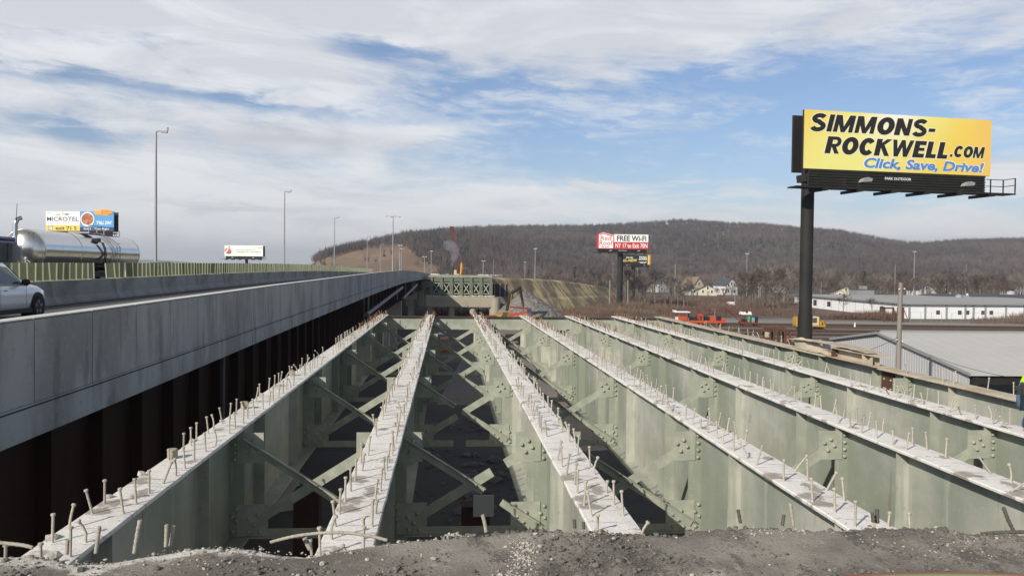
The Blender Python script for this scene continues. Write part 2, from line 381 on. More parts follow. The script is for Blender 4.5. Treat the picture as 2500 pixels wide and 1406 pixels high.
class MB:
    def __init__(s):
        s.v, s.f, s.mi, s.sm = [], [], [], []

    def add(s, verts, faces, mi=0, smooth=False):
        o = len(s.v)
        s.v.extend(tuple(v) for v in verts)
        for f in faces:
            s.f.append(tuple(o + i for i in f))
            s.mi.append(mi)
            s.sm.append(smooth)
        return s

    def box(s, c, sz, mi=0, M=None):
        x, y, z = (q / 2 for q in sz)
        vs_ = [Vector((a * x, b * y, d * z)) for a in (-1, 1) for b in (-1, 1) for d in (-1, 1)]
        if M is not None:
            vs_ = [M @ q for q in vs_]
        c = Vector(c)
        return s.add([c + q for q in vs_], [(0, 1, 3, 2), (4, 6, 7, 5), (0, 4, 5, 1), (2, 3, 7, 6), (0, 2, 6, 4), (1, 5, 7, 3)], mi)

    def bx(s, x0, x1, y0, y1, z0, z1, mi=0):
        return s.box(((x0 + x1) / 2, (y0 + y1) / 2, (z0 + z1) / 2), (abs(x1 - x0), abs(y1 - y0), abs(z1 - z0)), mi)

    def beam(s, a, b, w, h, mi=0, up=(0, 0, 1)):
        a, b = Vector(a), Vector(b)
        d = (b - a)
        L = d.length
        d.normalize()
        u = Vector(up)
        if abs(d.dot(u)) > 0.98:
            u = Vector((0, 1, 0))
        x = d.cross(u).normalized()
        u = x.cross(d).normalized()
        M = Matrix((x, d, u)).transposed()
        return s.box((a + b) / 2, (w, L, h), mi, M)

    def tube(s, pts, r, n=8, mi=0, caps=True, smooth=True):
        pts = [Vector(p) for p in pts]
        rs = r if isinstance(r, (list, tuple)) else [r] * len(pts)
        vs_, fs = [], []
        prev = None
        for i, p in enumerate(pts):
            t = (pts[min(i + 1, len(pts) - 1)] - pts[max(i - 1, 0)])
            t = t.normalized() if t.length > 1e-9 else Vector((0, 0, 1))
            if prev is None:
                a = Vector((1, 0, 0)) if abs(t.x) < 0.9 else Vector((0, 1, 0))
            else:
                a = prev
            b = t.cross(a).normalized()
            a = b.cross(t).normalized()
            prev = a
            for k in range(n):
                an = 2 * math.pi * k / n
                vs_.append(p + (a * math.cos(an) + b * math.sin(an)) * rs[i])
        for i in range(len(pts) - 1):
            for k in range(n):
                fs.append((i * n + k, i * n + (k + 1) % n, (i + 1) * n + (k + 1) % n, (i + 1) * n + k))
        s.add(vs_, fs, mi, smooth)
        if caps:
            o = len(vs_) - n
            s.add(vs_[:n], [tuple(range(n))[::-1]], mi)
            s.add(vs_[o:], [tuple(range(n))], mi)
        return s

    def cyl(s, a, b, r0_, r1=None, n=10, mi=0):
        return s.tube([a, b], [r0_, r0_ if r1 is None else r1], n, mi)

    def lathe(s, prof, n=16, org=(0, 0, 0), axis='Z', mi=0, smooth=True):
        org = Vector(org)
        vs_, fs = [], []
        for (r, h) in prof:
            for k in range(n):
                an = 2 * math.pi * k / n
                c, q = r * math.cos(an), r * math.sin(an)
                vs_.append(org + Vector({'Z': (c, q, h), 'Y': (c, h, q), 'X': (h, c, q)}[axis]))
        for i in range(len(prof) - 1):
            for k in range(n):
                fs.append((i * n + k, i * n + (k + 1) % n, (i + 1) * n + (k + 1) % n, (i + 1) * n + k))
        s.add(vs_, fs, mi, smooth)
        s.add(vs_[:n], [tuple(range(n))], mi)
        s.add(vs_[-n:], [tuple(range(n))], mi)
        return s

    def prism(s, poly, a, b, plane='XZ', mi=0):
        """polygon in a plane, pushed from a to b along the third axis"""
        def pt(p, h):
            return {'XZ': (p[0], h, p[1]), 'XY': (p[0], p[1], h), 'YZ': (h, p[0], p[1])}[plane]
        n = len(poly)
        vs_ = [pt(p, a) for p in poly] + [pt(p, b) for p in poly]
        fs = [tuple(range(n)), tuple(range(2 * n - 1, n - 1, -1))] + [(i, (i + 1) % n, n + (i + 1) % n, n + i) for i in range(n)]
        return s.add(vs_, fs, mi)

    def sphere(s, c, r, n=10, m=6, mi=0, sc=(1, 1, 1)):
        prof = []
        vs_, fs = [], []
        c = Vector(c)
        for i in range(m + 1):
            th = math.pi * i / m
            for k in range(n):
                ph = 2 * math.pi * k / n
                vs_.append(c + Vector((r * sc[0] * math.sin(th) * math.cos(ph), r * sc[1] * math.sin(th) * math.sin(ph), r * sc[2] * math.cos(th))))
        for i in range(m):
            for k in range(n):
                fs.append((i * n + k, i * n + (k + 1) % n, (i + 1) * n + (k + 1) % n, (i + 1) * n + k))
        return s.add(vs_, fs, mi, True)

    def rock(s, c, r, mi=0, seed=0, flat=0.7):
        q = random.Random(seed)
        t = (1 + 5 ** .5) / 2
        base = [(-1, t, 0), (1, t, 0), (-1, -t, 0), (1, -t, 0), (0, -1, t), (0, 1, t), (0, -1, -t), (0, 1, -t), (t, 0, -1), (t, 0, 1), (-t, 0, -1), (-t, 0, 1)]
        an = q.uniform(0, 6.3)
        ca, sa = math.cos(an), math.sin(an)
        vs_ = []
        for b in base:
            k = r * q.uniform(0.65, 1.15) / 1.9
            x, y, z = b[0] * k, b[1] * k, b[2] * k * flat
            vs_.append((c[0] + x * ca - y * sa, c[1] + x * sa + y * ca, c[2] + z))
        fs = [(0, 11, 5), (0, 5, 1), (0, 1, 7), (0, 7, 10), (0, 10, 11), (1, 5, 9), (5, 11, 4), (11, 10, 2), (10, 7, 6), (7, 1, 8), (3, 9, 4), (3, 4, 2), (3, 2, 6), (3, 6, 8), (3, 8, 9), (4, 9, 5), (2, 4, 11), (6, 2, 10), (8, 6, 7), (9, 8, 1)]
        return s.add(vs_, fs, mi)

    def mesh(s, name, mats):
        me = bpy.data.meshes.new(name)
        me.from_pydata(s.v, [], s.f)
        ms = mats if isinstance(mats, (list, tuple)) else [mats]
        for m in ms:
            me.materials.append(MT[m] if isinstance(m, str) else m)
        me.polygons.foreach_set('material_index', s.mi)
        me.polygons.foreach_set('use_smooth', s.sm)
        me.update()
        return me

    def build(s, name, mats, parent=None, loc=None, bevel=0.0):
        o = bpy.data.objects.new(name, s.mesh(name, mats))
        COL.objects.link(o)
        if parent is not None:
            o.parent = parent
        if loc is not None:
            o.location = loc
        if bevel:
            b = o.modifiers.new("bevel", 'BEVEL')
            b.width = bevel
            b.segments = 2
            b.limit_method = 'ANGLE'
        return o


def link(name, me, parent=None, loc=None, rot=None, scale=None):
    o = bpy.data.objects.new(name, me)
    COL.objects.link(o)
    if parent is not None:
        o.parent = parent
    if loc is not None:
        o.location = loc
    if rot is not None:
        o.rotation_euler = rot
    if scale is not None:
        o.scale = scale
    return o


def tag(o, label, cat, group=None, kind=None):
    if label:
        o['label'] = label
    if cat:
        o['category'] = cat
    if group:
        o['group'] = group
    if kind:
        o['kind'] = kind
    return o


def thing(name, label, cat, loc=(0, 0, 0), rz=0.0, group=None):
    o = bpy.data.objects.new(name, None)
    o.empty_display_size = 0.3
    COL.objects.link(o)
    o.location = loc
    o.rotation_euler = (0, 0, rz)
    return tag(o, label, cat, group)


def dup(root, loc=None, rz=None, scale=None, label=None, group=None):
    def cp(o, par):
        c = o.copy()
        COL.objects.link(c)
        if par is not None:
            c.parent = par
        for ch in kids.get(o.name, ()):
            cp(ch, c)
        return c
    kids = {}
    for o in root.children_recursive:
        kids.setdefault(o.parent.name, []).append(o)
    r = cp(root, None)
    if loc is not None:
        r.location = loc
    if rz is not None:
        r.rotation_euler = (0, 0, rz)
    if scale is not None:
        r.scale = scale
    if label:
        r['label'] = label
    if group:
        r['group'] = group
    return r


def grid_mesh(name, pts, mats, faces_mask=None, smooth=True, uv=None):
    """pts: array (n, m, 3)"""
    n, m = pts.shape[:2]
    idx = np.arange(n * m).reshape(n, m)
    f = np.stack([idx[:-1, :-1], idx[1:, :-1], idx[1:, 1:], idx[:-1, 1:]], -1).reshape(-1, 4)
    me = bpy.data.meshes.new(name)
    me.from_pydata(pts.reshape(-1, 3).tolist(), [], f.tolist())
    for q in (mats if isinstance(mats, (list, tuple)) else [mats]):
        me.materials.append(MT[q] if isinstance(q, str) else q)
    me.polygons.foreach_set('use_smooth', [smooth] * len(f))
    if uv is not None:
        l = me.uv_layers.new(name='UVMap')
        u = uv.reshape(-1, 2)[f.reshape(-1)]
        l.data.foreach_set('uv', u.astype(np.float32).ravel())
    me.update()
    return me


FONT_CACHE = {}


def text_part(s, x0, x1, z0, z1, m, parent, y=-0.03, bold=0.0, slant=0.0, name='lettering', depth=0.012):
    """real lettering filling the box x0..x1, z0..z1 of a sign face that looks along -Y"""
    cu = bpy.data.curves.new(name, 'FONT')
    cu.body = s
    cu.size = 1.0
    cu.offset = bold
    cu.shear = slant
    cu.resolution_u = 3
    cu.fill_mode = 'BOTH' if depth else 'FRONT'
    cu.extrude = 0.0
    t = bpy.data.objects.new(name, cu)
    COL.objects.link(t)
    dg = bpy.context.evaluated_depsgraph_get()
    me = bpy.data.meshes.new_from_object(t.evaluated_get(dg))
    bpy.data.objects.remove(t)
    bpy.data.curves.remove(cu)
    n = len(me.vertices)
    co = np.empty(n * 3, dtype=np.float32)
    me.vertices.foreach_get('co', co)
    co = co.reshape(-1, 3)
    mn, mx = co.min(0), co.max(0)
    out = np.zeros_like(co)
    out[:, 0] = x0 + (co[:, 0] - mn[0]) / (mx[0] - mn[0]) * (x1 - x0)
    out[:, 2] = z0 + (co[:, 1] - mn[1]) / max(mx[1] - mn[1], 1e-6) * (z1 - z0)
    out[:, 1] = y
    me.vertices.foreach_set('co', out.ravel())
    me.materials.clear()
    me.materials.append(MT[m] if isinstance(m, str) else m)
    me.polygons.foreach_set('material_index', [0] * len(me.polygons))
    me.name = name
    me.update()
    o = bpy.data.objects.new(name, me)
    COL.objects.link(o)
    o.parent = parent
    return o


# ------------------------------------------------------------------ ground
g = MB()
g.add([(-9000, -3000, GZ), (9000, -3000, GZ), (9000, 9000, GZ), (-9000, 9000, GZ)], [(0, 1, 2, 3)])
MT['valley_floor'] = mat('valley_floor', (0.115, 0.10, 0.085), ((0.012, (0.16, 0.135, 0.105), 0.4, 0.65, ONE, 0.9), (0.25, (0.09, 0.075, 0.065), 0.45, 0.7, ONE, 0.8), (2.5, (0.20, 0.175, 0.15), 0.58, 0.75, ONE, 0.6)), rough=0.95, coord='World')
MT['shade_soil'] = mat('shade_soil', (0.080, 0.070, 0.060), ((0.15, (0.05, 0.044, 0.038), 0.42, 0.66, ONE, 0.8), (1.4, (0.085, 0.075, 0.066), 0.52, 0.75, ONE, 0.7)), rough=0.95, coord='World', bump=(2.5, 0.8, 0.15))  # soil colour darkened to stand in for shade under the bridges
tag(MB().add([(-34, -20, GZ + .012), (11, -20, GZ + .012), (13, 96, GZ + .012), (-34, 96, GZ + .012)], [(0, 1, 2, 3)]).build('site_ground', 'shade_soil'), 'soil under the bridges, painted darker for their shade', None, None, 'structure')
tag(g.build('ground', 'valley_floor'), 'brown valley floor under and around the bridges', None, None, 'structure')

# ------------------------------------------------------------------ the seven plate girders
GX = [-2.83, -0.74, 1.39, 3.53, 5.62, 7.80, 9.83]
Y0, Y1 = 3.2, 37.4
FW, FT, GD = 0.42, 0.035, 1.52
STN = [11.0, 16.55, 22.1, 27.65, 33.2]                      # cross-frame stations
STIFF = [y + o for y in [5.45] + STN for o in (1.35, 4.05)]
ORD = ['first', 'second', 'third', 'fourth', 'fifth', 'sixth', 'seventh']


def stud_mesh(h, r=0.0102, bend=0.0, rust=False):
    m = MB()
    if bend:
        pts = [(0, 0, 0), (0, 0, h * 0.35), (bend * h * 0.25, 0, h * 0.62), (bend * h * 0.6, 0, h * (0.95 - 0.25 * abs(bend)))]
    else:
        pts = [(0, 0, 0), (0, 0, h)]
    m.tube(pts, r, 7)
    e = Vector(pts[-1])
    d = (e - Vector(pts[-2])).normalized()
    m.tube([e - d * 0.002, e + d * 0.008, e + d * 0.015], [r * 1.75, r * 1.8, r * 1.5], 8)
    m.tube([(0, 0, -0.002), (0, 0, 0.008)], [r * 1.5, r * 1.1], 7)
    return m.mesh('stud', 'stud_rust' if rust else 'stud_steel')


STUDS = [stud_mesh(0.205), stud_mesh(0.195, bend=0.45), stud_mesh(0.20, bend=-0.35), stud_mesh(0.11)]
STUDS_R = [stud_mesh(0.20, rust=True), stud_mesh(0.19, bend=0.6, rust=True), stud_mesh(0.2, bend=-0.5, rust=True)]


def ragged_flange(x, worn):
    """top flange with slightly chewed edges and leftover concrete"""
    n = 190
    ys = np.linspace(Y0, Y1, n)
    prof = []
    for i, y in enumerate(ys):
        a = FW / 2 + 0.006 * mnoise.noise((y * 3.1, x, 0)) + 0.004 * mnoise.noise((y * 11, x, 5))
        b = FW / 2 + 0.006 * mnoise.noise((y * 3.1, x, 9)) + 0.004 * mnoise.noise((y * 11, x, 3))
        c = 0.004 * mnoise.noise((y * 5, x, 2))
        prof.append([(-a + 0.004, y, -FT), (-a, y, -0.010), (-a + 0.010, y, 0.0), (-0.1, y, 0.004 + c), (0.1, y, 0.004 - c), (b - 0.010, y, 0.0), (b, y, -0.010), (b - 0.004, y, -FT)])
    pr = np.array(prof)
    m = MB()
    k = pr.shape[1]
    fs = [(i * k + j, i * k + j + 1, (i + 1) * k + j + 1, (i + 1) * k + j) for i in range(n - 1) for j in range(k - 1)]
    fs += [(i * k + k - 1, i * k, (i + 1) * k, (i + 1) * k + k - 1) for i in range(n - 1)]
    m.add(pr.reshape(-1, 3), [f[::-1] for f in fs])
    m.add(pr[-1], [tuple(range(k))])
    return m


girders = []
for gi, x in enumerate(GX):
    worn = gi == 6
    lab = ['green plate girder nearest the grey parapet, pale dusty top with rows of studs',
           'second green plate girder from the parapet, pale top running straight up the middle left',
           'third green plate girder from the parapet, its pale top ending in rusty studs',
           'fourth green plate girder from the parapet, dark stain near its studded front end',
           'fifth green plate girder from the parapet, the middle one of the right-hand five',
           'sixth green plate girder from the parapet, with the crouching worker on it',
           'farthest right green plate girder with tan rusty top under the torn beam'][gi]
    g = thing('plate_girder', lab, 'girder', (x, 0, 0), 0, 'bare green plate girders')
    girders.append(g)
    ragged_flange(x, worn).build('top_flange', 'flange_worn' if worn else 'flange_top', g)
    MB().bx(-0.007, 0.007, Y0, Y1, -GD + 0.04, -FT).build('web', 'girder_paint', g)
    MB().bx(-0.24, 0.24, Y0, Y1, -GD, -GD + 0.04).build('bottom_flange', 'girder_paint', g)
    for sy in STIFF:
        for s in ((-1, 1) if gi < 6 else (-1,)):
            MB().bx(s * 0.0075, s * 0.16, sy - 0.008, sy + 0.008, -GD + 0.041, -FT - 0.001).build('stiffener', 'girder_paint', g)
    for sy in STN:
        for s in (-1, 1):
            MB().bx(s * 0.0075, s * 0.19, sy - 0.009, sy + 0.009, -GD + 0.041, -FT - 0.001).build('connection_plate', 'girder_paint', g)
    # shear studs: two rows, with gaps, knocked about
    q = random.Random(50 + gi)
    cnt = 0
    y = 5.3 + q.uniform(0, .2)
    gap_until = 0
    slots = []
    while y < Y1 - 0.15:
        for row in (-1, 1):
            slots.append((y, row))
        y += q.uniform(0.28, 0.40) if y < 22 else q.uniform(0.27, 0.38)
    gaps = [(q.uniform(7.6, 9.4), q.uniform(0.8, 1.8), q.choice((-1, 1))), (q.uniform(11, 15), q.uniform(.8, 1.6), q.choice((-1, 1))), (q.uniform(18, 24), 1.5, 1), (q.uniform(12, 28), 2.0, -1)]
    kept = []
    for (y, row) in slots:
        if any(a < y < a + b and row == c for a, b, c in gaps) or (gi == 6 and q.random() < 0.55) or (gi == 6 and 17.0 < y < 21.8):
            continue
        if q.random() < 0.10:
            continue
        kept.append((y, row))
    kept.sort()
    extra = MB()
    for si, (y, row) in enumerate(kept):
        far = y > 25.5
        rusty = far and q.random() < 0.8 * min(1, (y - 25.5) / 4)
        pick = STUDS_R[q.choice((0, 1, 2))] if rusty else STUDS[q.choices((0, 1, 2, 3), (14, 1.6, 1.6, 0.8))[0]]
        lean = q.gauss(0, 0.10) if q.random() < 0.8 else q.gauss(0, 0.55 if gi > 1 else 0.3)
        if far:
            lean *= 2.0
        if si >= 98:                         # the far ones past a hundred, one mesh
            Mx = Matrix.Rotation(max(-.9, min(.9, lean)), 3, 'Y') @ Matrix.Rotation(q.uniform(-.25, .25), 3, 'X')
            o_ = Vector((row * 0.135 + q.uniform(-.03, .03), y, 0))
            for (za, zb, ra) in ((0, .185, .011), (.185, .2, .02)):
                extra.tube([o_ + Mx @ Vector((0, 0, za)), o_ + Mx @ Vector((0, 0, zb))], ra, 6, 0 if rusty else 1)
            continue
        link('stud', pick, g, (row * 0.135 + q.uniform(-0.025, 0.025), y, 0.003), (max(-1.1, min(1.1, lean * q.uniform(-0.6, 1))), max(-1.1, min(1.1, lean)), q.uniform(0, 6.28)))

    if extra.v:
        extra.build('studs', ['stud_rust', 'stud_steel'], g)['kind'] = 'stuff'

# splice plate with its double row of bolts on the last girder
MB().bx(-0.022, -0.008, 17.2, 17.75, -GD + 0.10, -0.06).build('splice_plate', 'rust_steel', girders[6])

BOLT = MB().tube([(0, 0.0, 0), (0, -0.012, 0), (0, -0.024, 0), (0, -0.032, 0)], [0.026, 0.026, 0.023, 0.010], 6).mesh('bolt', 'bolt_steel')
for ky in (17.34, 17.62):
    for kz in range(5):
        link('bolt', BOLT, girders[6], (-0.022, ky, -0.25 - kz * 0.2), (0, 0, -math.pi / 2))

# ------------------------------------------------------------------ cross frames
ROWN = ['nearest', 'second nearest', 'middle', 'fourth nearest', 'farthest']


def angle_bar(a, b, w=0.10, t=0.011, lip=0.07, turn=1):
    """rolled angle from a to b lying in the XZ plane, its lip pointing at the viewer"""
    a, b = Vector(a), Vector(b)
    d = (b - a).normalized()
    nrm = Vector((-d.z, 0, d.x)) * turn
    m = MB()
    o = [(0, 0), (w, 0), (w, -t), (t, -t), (t, -lip), (0, -lip)]
    vs_ = []
    for p in (a, b):
        for (q, yy) in o:
            vs_.append(p + nrm * (q - w / 2) + Vector((0, yy, 0)))
    n = 6
    m.add(vs_, [(0, 1, 2, 3), (0, 3, 4, 5), (9, 8, 7, 6), (11, 10, 9, 6)] + [(i, n + i, n + (i + 1) % n, (i + 1) % n) for i in range(n)])
    return m


def bolts_at(par, pts):
    for p in pts:
        link('bolt', BOLT, par, p)


for bay in range(6):
    x0, x1 = GX[bay], GX[bay + 1]
    Wd = x1 - x0
    for k, sy in enumerate(STN):
        torn = bay == 1 and k in (0, 1, 2)
        lab = f"{'cut through' if torn else 'green'} steel cross frame between the {ORD[bay]} and {ORD[bay + 1]} girders, {ROWN[k]} of five"
        cf = thing('cross_frame', lab, 'cross frame', (x0, sy, 0), 0, 'cross frames between the girders')
        zt, zb = -0.09, -GD + 0.12
        a0, a1 = 0.191, Wd - 0.191
        # gusset plates, upper and lower
        for (nm, s, z0, z1, xa, xb) in (('gusset_plate', 0, zt - 0.40, zt, 0.10, 0.44), ('gusset_plate', 1, zt - 0.40, zt, Wd - 0.44, Wd - 0.10),
                                        ('gusset_plate', 0, zb - 0.06, zb + 0.36, 0.10, 0.50), ('gusset_plate', 1, zb - 0.06, zb + 0.36, Wd - 0.50, Wd - 0.10)):
            gp = MB().bx(xa, xb, -0.022, -0.0095, z0, z1).build(nm, 'brace_paint', cf)
            if k < 4 and bay < 6:
                if z1 == zt:
                    xs = xb - 0.05 if s == 0 else xa + 0.05
                    cx = (xa + xb) / 2 + (-0.02 if s else 0.02)
                    bolts_at(gp, [(cx - .07, -.022, zt - .17), (cx + .02, -.022, zt - .12), (cx + .07, -.022, zt - .21), (cx - .02, -.022, zt - .27)])
                    xe = 0.065 if s == 0 else Wd - 0.065
                    bolts_at(gp, [(xe, -.010, zt - .06 - .1 * j) for j in range(4)])
                elif k < 3:
                    cx = (xa + xb) / 2 + (-0.03 if s else 0.03)
                    bolts_at(gp, [(cx - .08, -.022, zb + .17), (cx + .04, -.022, zb + .22), (cx, -.022, zb + .09), (cx - .07, -.022, zb), (cx + .07, -.022, zb)])
                    xe = 0.065 if s == 0 else Wd - 0.065
                    bolts_at(gp, [(xe - .02, -.010, zb + .0), (xe + .03, -.010, zb + .14), (xe - .03, -.010, zb + .20), (xe + .02, -.010, zb + .30)])
        # falling diagonal (in front), rising diagonal (behind)
        p0, p1 = Vector((0.16, -0.034, zt - 0.10)), Vector((Wd - 0.14, -0.034, zb + 0.05))
        q0, q1 = Vector((0.28, -0.004, zb + 0.10)), Vector((Wd - 0.20, -0.004, zt - 0.20))
        if not torn:
            dg_ = angle_bar(p0, p1, 0.105, lip=0.075, turn=-1).build('diagonal', 'brace_paint', cf)
            angle_bar(q0, q1, 0.13, lip=0.012).build('diagonal', 'brace_paint', cf)
            c = (p0 + p1) / 2
            bolts_at(dg_, [(c.x - .09, -.046, c.z + .06), (c.x + .05, -.046, c.z - .02)])
        else:
            f1, f2, f3, f4 = ((0.56, 0.63, 0.70, 0.86), (0.42, 0.50, 0.28, 0.30), (0.40, 0.48, 0.5, 0.5))[k]
            if k == 0:
                d1 = angle_bar(p0, p0.lerp(p1, 0.60), 0.105, turn=-1).build('diagonal', 'brace_paint', cf)
                bolts_at(d1, [tuple(p0.lerp(p1, .49) + Vector((0, -.012, 0.01))), tuple(p0.lerp(p1, .54) + Vector((0, -.012, 0.01)))])
                angle_bar(p0.lerp(p1, 0.73), p1, 0.105, turn=-1).build('diagonal', 'brace_paint', cf)
                angle_bar(q0, q0.lerp(q1, 0.66), 0.13, lip=0.012).build('diagonal', 'brace_paint', cf)
                angle_bar(q0.lerp(q1, 0.77), q1, 0.13, lip=0.012).build('diagonal', 'brace_paint', cf)
            else:
                angle_bar(p0, p0.lerp(p1, f1), 0.105, turn=-1).build('diagonal', 'brace_paint', cf)
                angle_bar(p0.lerp(p1, f2), p1, 0.105, turn=-1).build('diagonal', 'brace_paint', cf)
                angle_bar(q0, q0.lerp(q1, 0.42), 0.13, lip=0.012).build('diagonal', 'brace_paint', cf)
                angle_bar(q0.lerp(q1, 0.50), q1, 0.13, lip=0.012).build('diagonal', 'brace_paint', cf)
        if torn and k == 1:
            angle_bar((0.2, -0.004, zb - 0.02), (0.9, -0.004, zb - 0.02), 0.11, lip=0.08).build('bottom_strut', 'brace_paint', cf)
            angle_bar((1.15, -0.004, zb - 0.02), (Wd - 0.2, -0.004, zb - 0.02), 0.11, lip=0.08).build('bottom_strut', 'brace_paint', cf)
        else:
            angle_bar((0.2, -0.004, zb - 0.02), (Wd - 0.2, -0.004, zb - 0.02), 0.11, lip=0.08).build('bottom_strut', 'brace_paint', cf)

# end diaphragm beams joining the far ends
for bay in range(6):
    x0, x1 = GX[bay], GX[bay + 1]
    eb = thing('end_beam', f"green end beam closing the far gap between the {ORD[bay]} and {ORD[bay + 1]} girders", 'beam', (x0, Y1 - 0.25, 0), 0, 'end beams at the far girder ends')
    Wd = x1 - x0
    MB().bx(0.012, Wd - 0.012, -0.006, 0.006, -0.62, -0.075).build('web', 'girder_paint', eb)
    MB().bx(FW / 2 + 0.008, Wd - FW / 2 - 0.008, -0.14, 0.14, -0.075, -0.055).build('top_flange', 'rust_steel', eb)
    MB().bx(0.19, Wd - 0.19, -0.14, 0.14, -0.64, -0.62).build('bottom_flange', 'girder_paint', eb)

# loose lumps and cut cores left on the flanges
q = random.Random(5)
core = MB().lathe([(0.055, 0), (0.056, 0.05), (0.054, 0.10), (0.045, 0.104)], 12).mesh('concrete_core', 'old_concrete')
for (px, py, gi_, w) in ((415, 1118, 0, 'left girder, nearest of the three on it'), (597, 997, 0, 'left girder, middle of the three on it'), (699, 917, 0, 'left girder, third from the camera on it')):
    p = PZ(px, py, 0.004)
    p.x = max(p.x, GX[0] - 0.13)
    tag(link('concrete_core', core, None, p), f'short grey concrete core standing on the {w}', 'concrete core', 'concrete cores on the girders')
p = PZ(1873, 823, 0.004)
o = tag(link('concrete_core', core, None, p, None, (1.5, 1.5, 1.6)), 'tan drum-shaped core standing on the far right girder', 'concrete core', 'concrete cores on the girders')
for (px, py, r_) in ((243, 1212, .05), (440, 1076, .055), (512, 1027, .04), (607, 962, .035), (130, 1312, .07), (345, 1158, .06), (640, 940, .03)):
    p = PZ(px, py, 0.01)
    p.x = max(p.x, GX[0] - 0.185)
    m = MB().rock((0, 0, 0), r_, 0, int(px))
    tag(m.build('concrete_lump', 'crushed_concrete', None, p), 'small grey lump of broken concrete on the edge of the left girder', 'lump', 'concrete lumps on the left girder')

# the torn beam end lying over the last girder
tb = thing('torn_beam', 'tan torn and bent steel beam lying across the far right girder', 'beam', (GX[6] - 0.10, 21.2, 0.01), -math.pi / 2)
tb.scale = (1, 1, 0.70)
L = 3.6
m = MB()
pts = []
m.bx(1.55, 3.5, -0.012, 0.0, 0.03, 0.33)
m.build('web', 'flange_worn', tb)
MB().bx(1.1, 3.62, -0.18, 0.17, 0.0, 0.028).build('bottom_flange', 'flange_worn', tb)
MB().bx(1.5, 3.75, -0.18, 0.17, 0.331, 0.358).build('top_flange', 'flange_worn', tb)
MB().prism([(3.1, 0.03), (3.45, 0.03), (3.45, 0.33)], -0.15, -0.135).build('stiffener', 'flange_worn', tb)
MB().bx(3.03, 3.06, -0.17, -0.013, 0.029, 0.33).build('stiffener', 'flange_worn', tb)
MB().bx(1.52, 1.55, -0.17, 0.1, 0.029, 0.33).build('stiffener', 'rust_steel', tb)
n = 30
a = np.zeros((n, 3, 3))
for i in range(n):
    u = i / (n - 1)
    xx = -0.9 + u * 2.5
    for j in range(3):
        a[i, j] = (xx, -0.03 - 0.05 * math.sin(u * 5 + j), 0.02 + (1 - u) * 0.0 + (0.36 * (j / 2)) * (0.35 + 0.65 * math.sin(math.pi * min(1, 0.25 + u))) + 0.035 * mnoise.noise((u * 9, j * 2, 1)) + (0.10 * (1 - u) if j else 0))
o = link('torn_plate', grid_mesh('torn_plate', a, 'flange_worn', smooth=False), tb)
o.modifiers.new('solid', 'SOLIDIFY').thickness = 0.014
n = 40
a = np.zeros((n, 5, 3))
for i in range(n):
    u = i / (n - 1)
    xx = -1.1 + u * 4.3
    for j in range(5):
        w = (j / 4 - 0.5) * (0.44 - 0.1 * max(0, u - .8))
        a[i, j] = (xx, w + 0.05 + 0.03 * mnoise.noise((u * 12, j * 3, 7)) * (2 if j in (0, 4) else 0.5), 0.36 + 0.10 * math.sin(u * 2.6) + 0.022 * mnoise.noise((u * 14, j, 3)))
o = link('bent_flange', grid_mesh('bent_flange', a, 'flange_worn', smooth=False), tb)
o.modifiers.new('solid', 'SOLIDIFY').thickness = 0.02

# ------------------------------------------------------------------ old deck the picture is taken from
DZ = 0.45
edge_px = [(-400, 1372), (-150, 1352), (0, 1347), (90, 1341), (170, 1352), (250, 1362), (330, 1352), (420, 1338), (520, 1330), (590, 1330), (640, 1336), (690, 1344), (760, 1342), (840, 1330), (930, 1316), (1010, 1306), (1090, 1301), (1160, 1292),
           (1220, 1288), (1300, 1283), (1370, 1283), (1440, 1289), (1500, 1286), (1560, 1293), (1640, 1294), (1720, 1284), (1790, 1277), (1850, 1279), (1920, 1287), (2000, 1290), (2060, 1288), (2120, 1281), (2200, 1282), (2280, 1279), (2340, 1292), (2420, 1299), (2500, 1299), (2700, 1305), (3300, 1330)]
ep = [PZ(px, py, DZ) for px, py in edge_px]
EX = np.array([p.x for p in ep])
EY = np.array([p.y for p in ep])
xs = np.arange(-7.0, 11.0, 0.055)
rows = 46


def edge_y(x):
    return float(np.interp(x, EX, EY)) + 0.03 * mnoise.noise((x * 6, 0, 0)) + 0.018 * mnoise.noise((x * 21, 3, 0))


pts = np.zeros((rows + 6, len(xs), 3))
uv = np.zeros((rows + 6, len(xs), 2))
for i, x in enumerate(xs):
    ey = edge_y(x)
    lipw = float(np.interp(x, [-7, -1.9, -1.2, -0.7, 0.2, 1, 3], [0.30, 0.30, 0.22, 0.14, 0.10, 0.07, 0.08])) * (1 + 0.5 * mnoise.noise((x * 5, 8, 1)))
    for j in range(rows):
        t = j / (rows - 1)
        y = 1.2 + (ey - 1.2) * (1 - (1 - t) ** 1.5)
        d = ey - y
        h = 0.020 * mnoise.noise((x * 1.2, y * 1.5, 4)) + 0.012 * mnoise.noise((x * 5, y * 6, 2)) + 0.007 * mnoise.noise((x * 16, y * 19, 2)) + 0.004 * mnoise.noise((x * 37, y * 41, 2))
        groove = 0.010 * max(0.0, mnoise.noise((x * 4.5 + y * 0.55, 0.2 * y, 9)))
        pts[j, i] = (x, y, DZ - 0.06 * max(0, 1 - d / 0.12) ** 2 + h - groove)
        uv[j, i] = (max(0.0, 1.0 - d / lipw), 0)
    for k, (dy, dz) in enumerate(((0.04, -.075), (0.08, -.11), (0.10, -.15), (0.10, -.23), (0.05, -.34), (0.0, -.42))):
        hh = 0.03 * mnoise.noise((x * 9, k * 3, 2)) + 0.02 * mnoise.noise((x * 27, k * 3, 6))
        pts[rows + k, i] = (x, ey + dy + 0.3 * hh, DZ + dz + hh)
        uv[rows + k, i] = (1.0, 0)
me = grid_mesh('road_deck', pts, 'valley_floor', uv=uv)
m = bpy.data.materials.new('broken_asphalt')
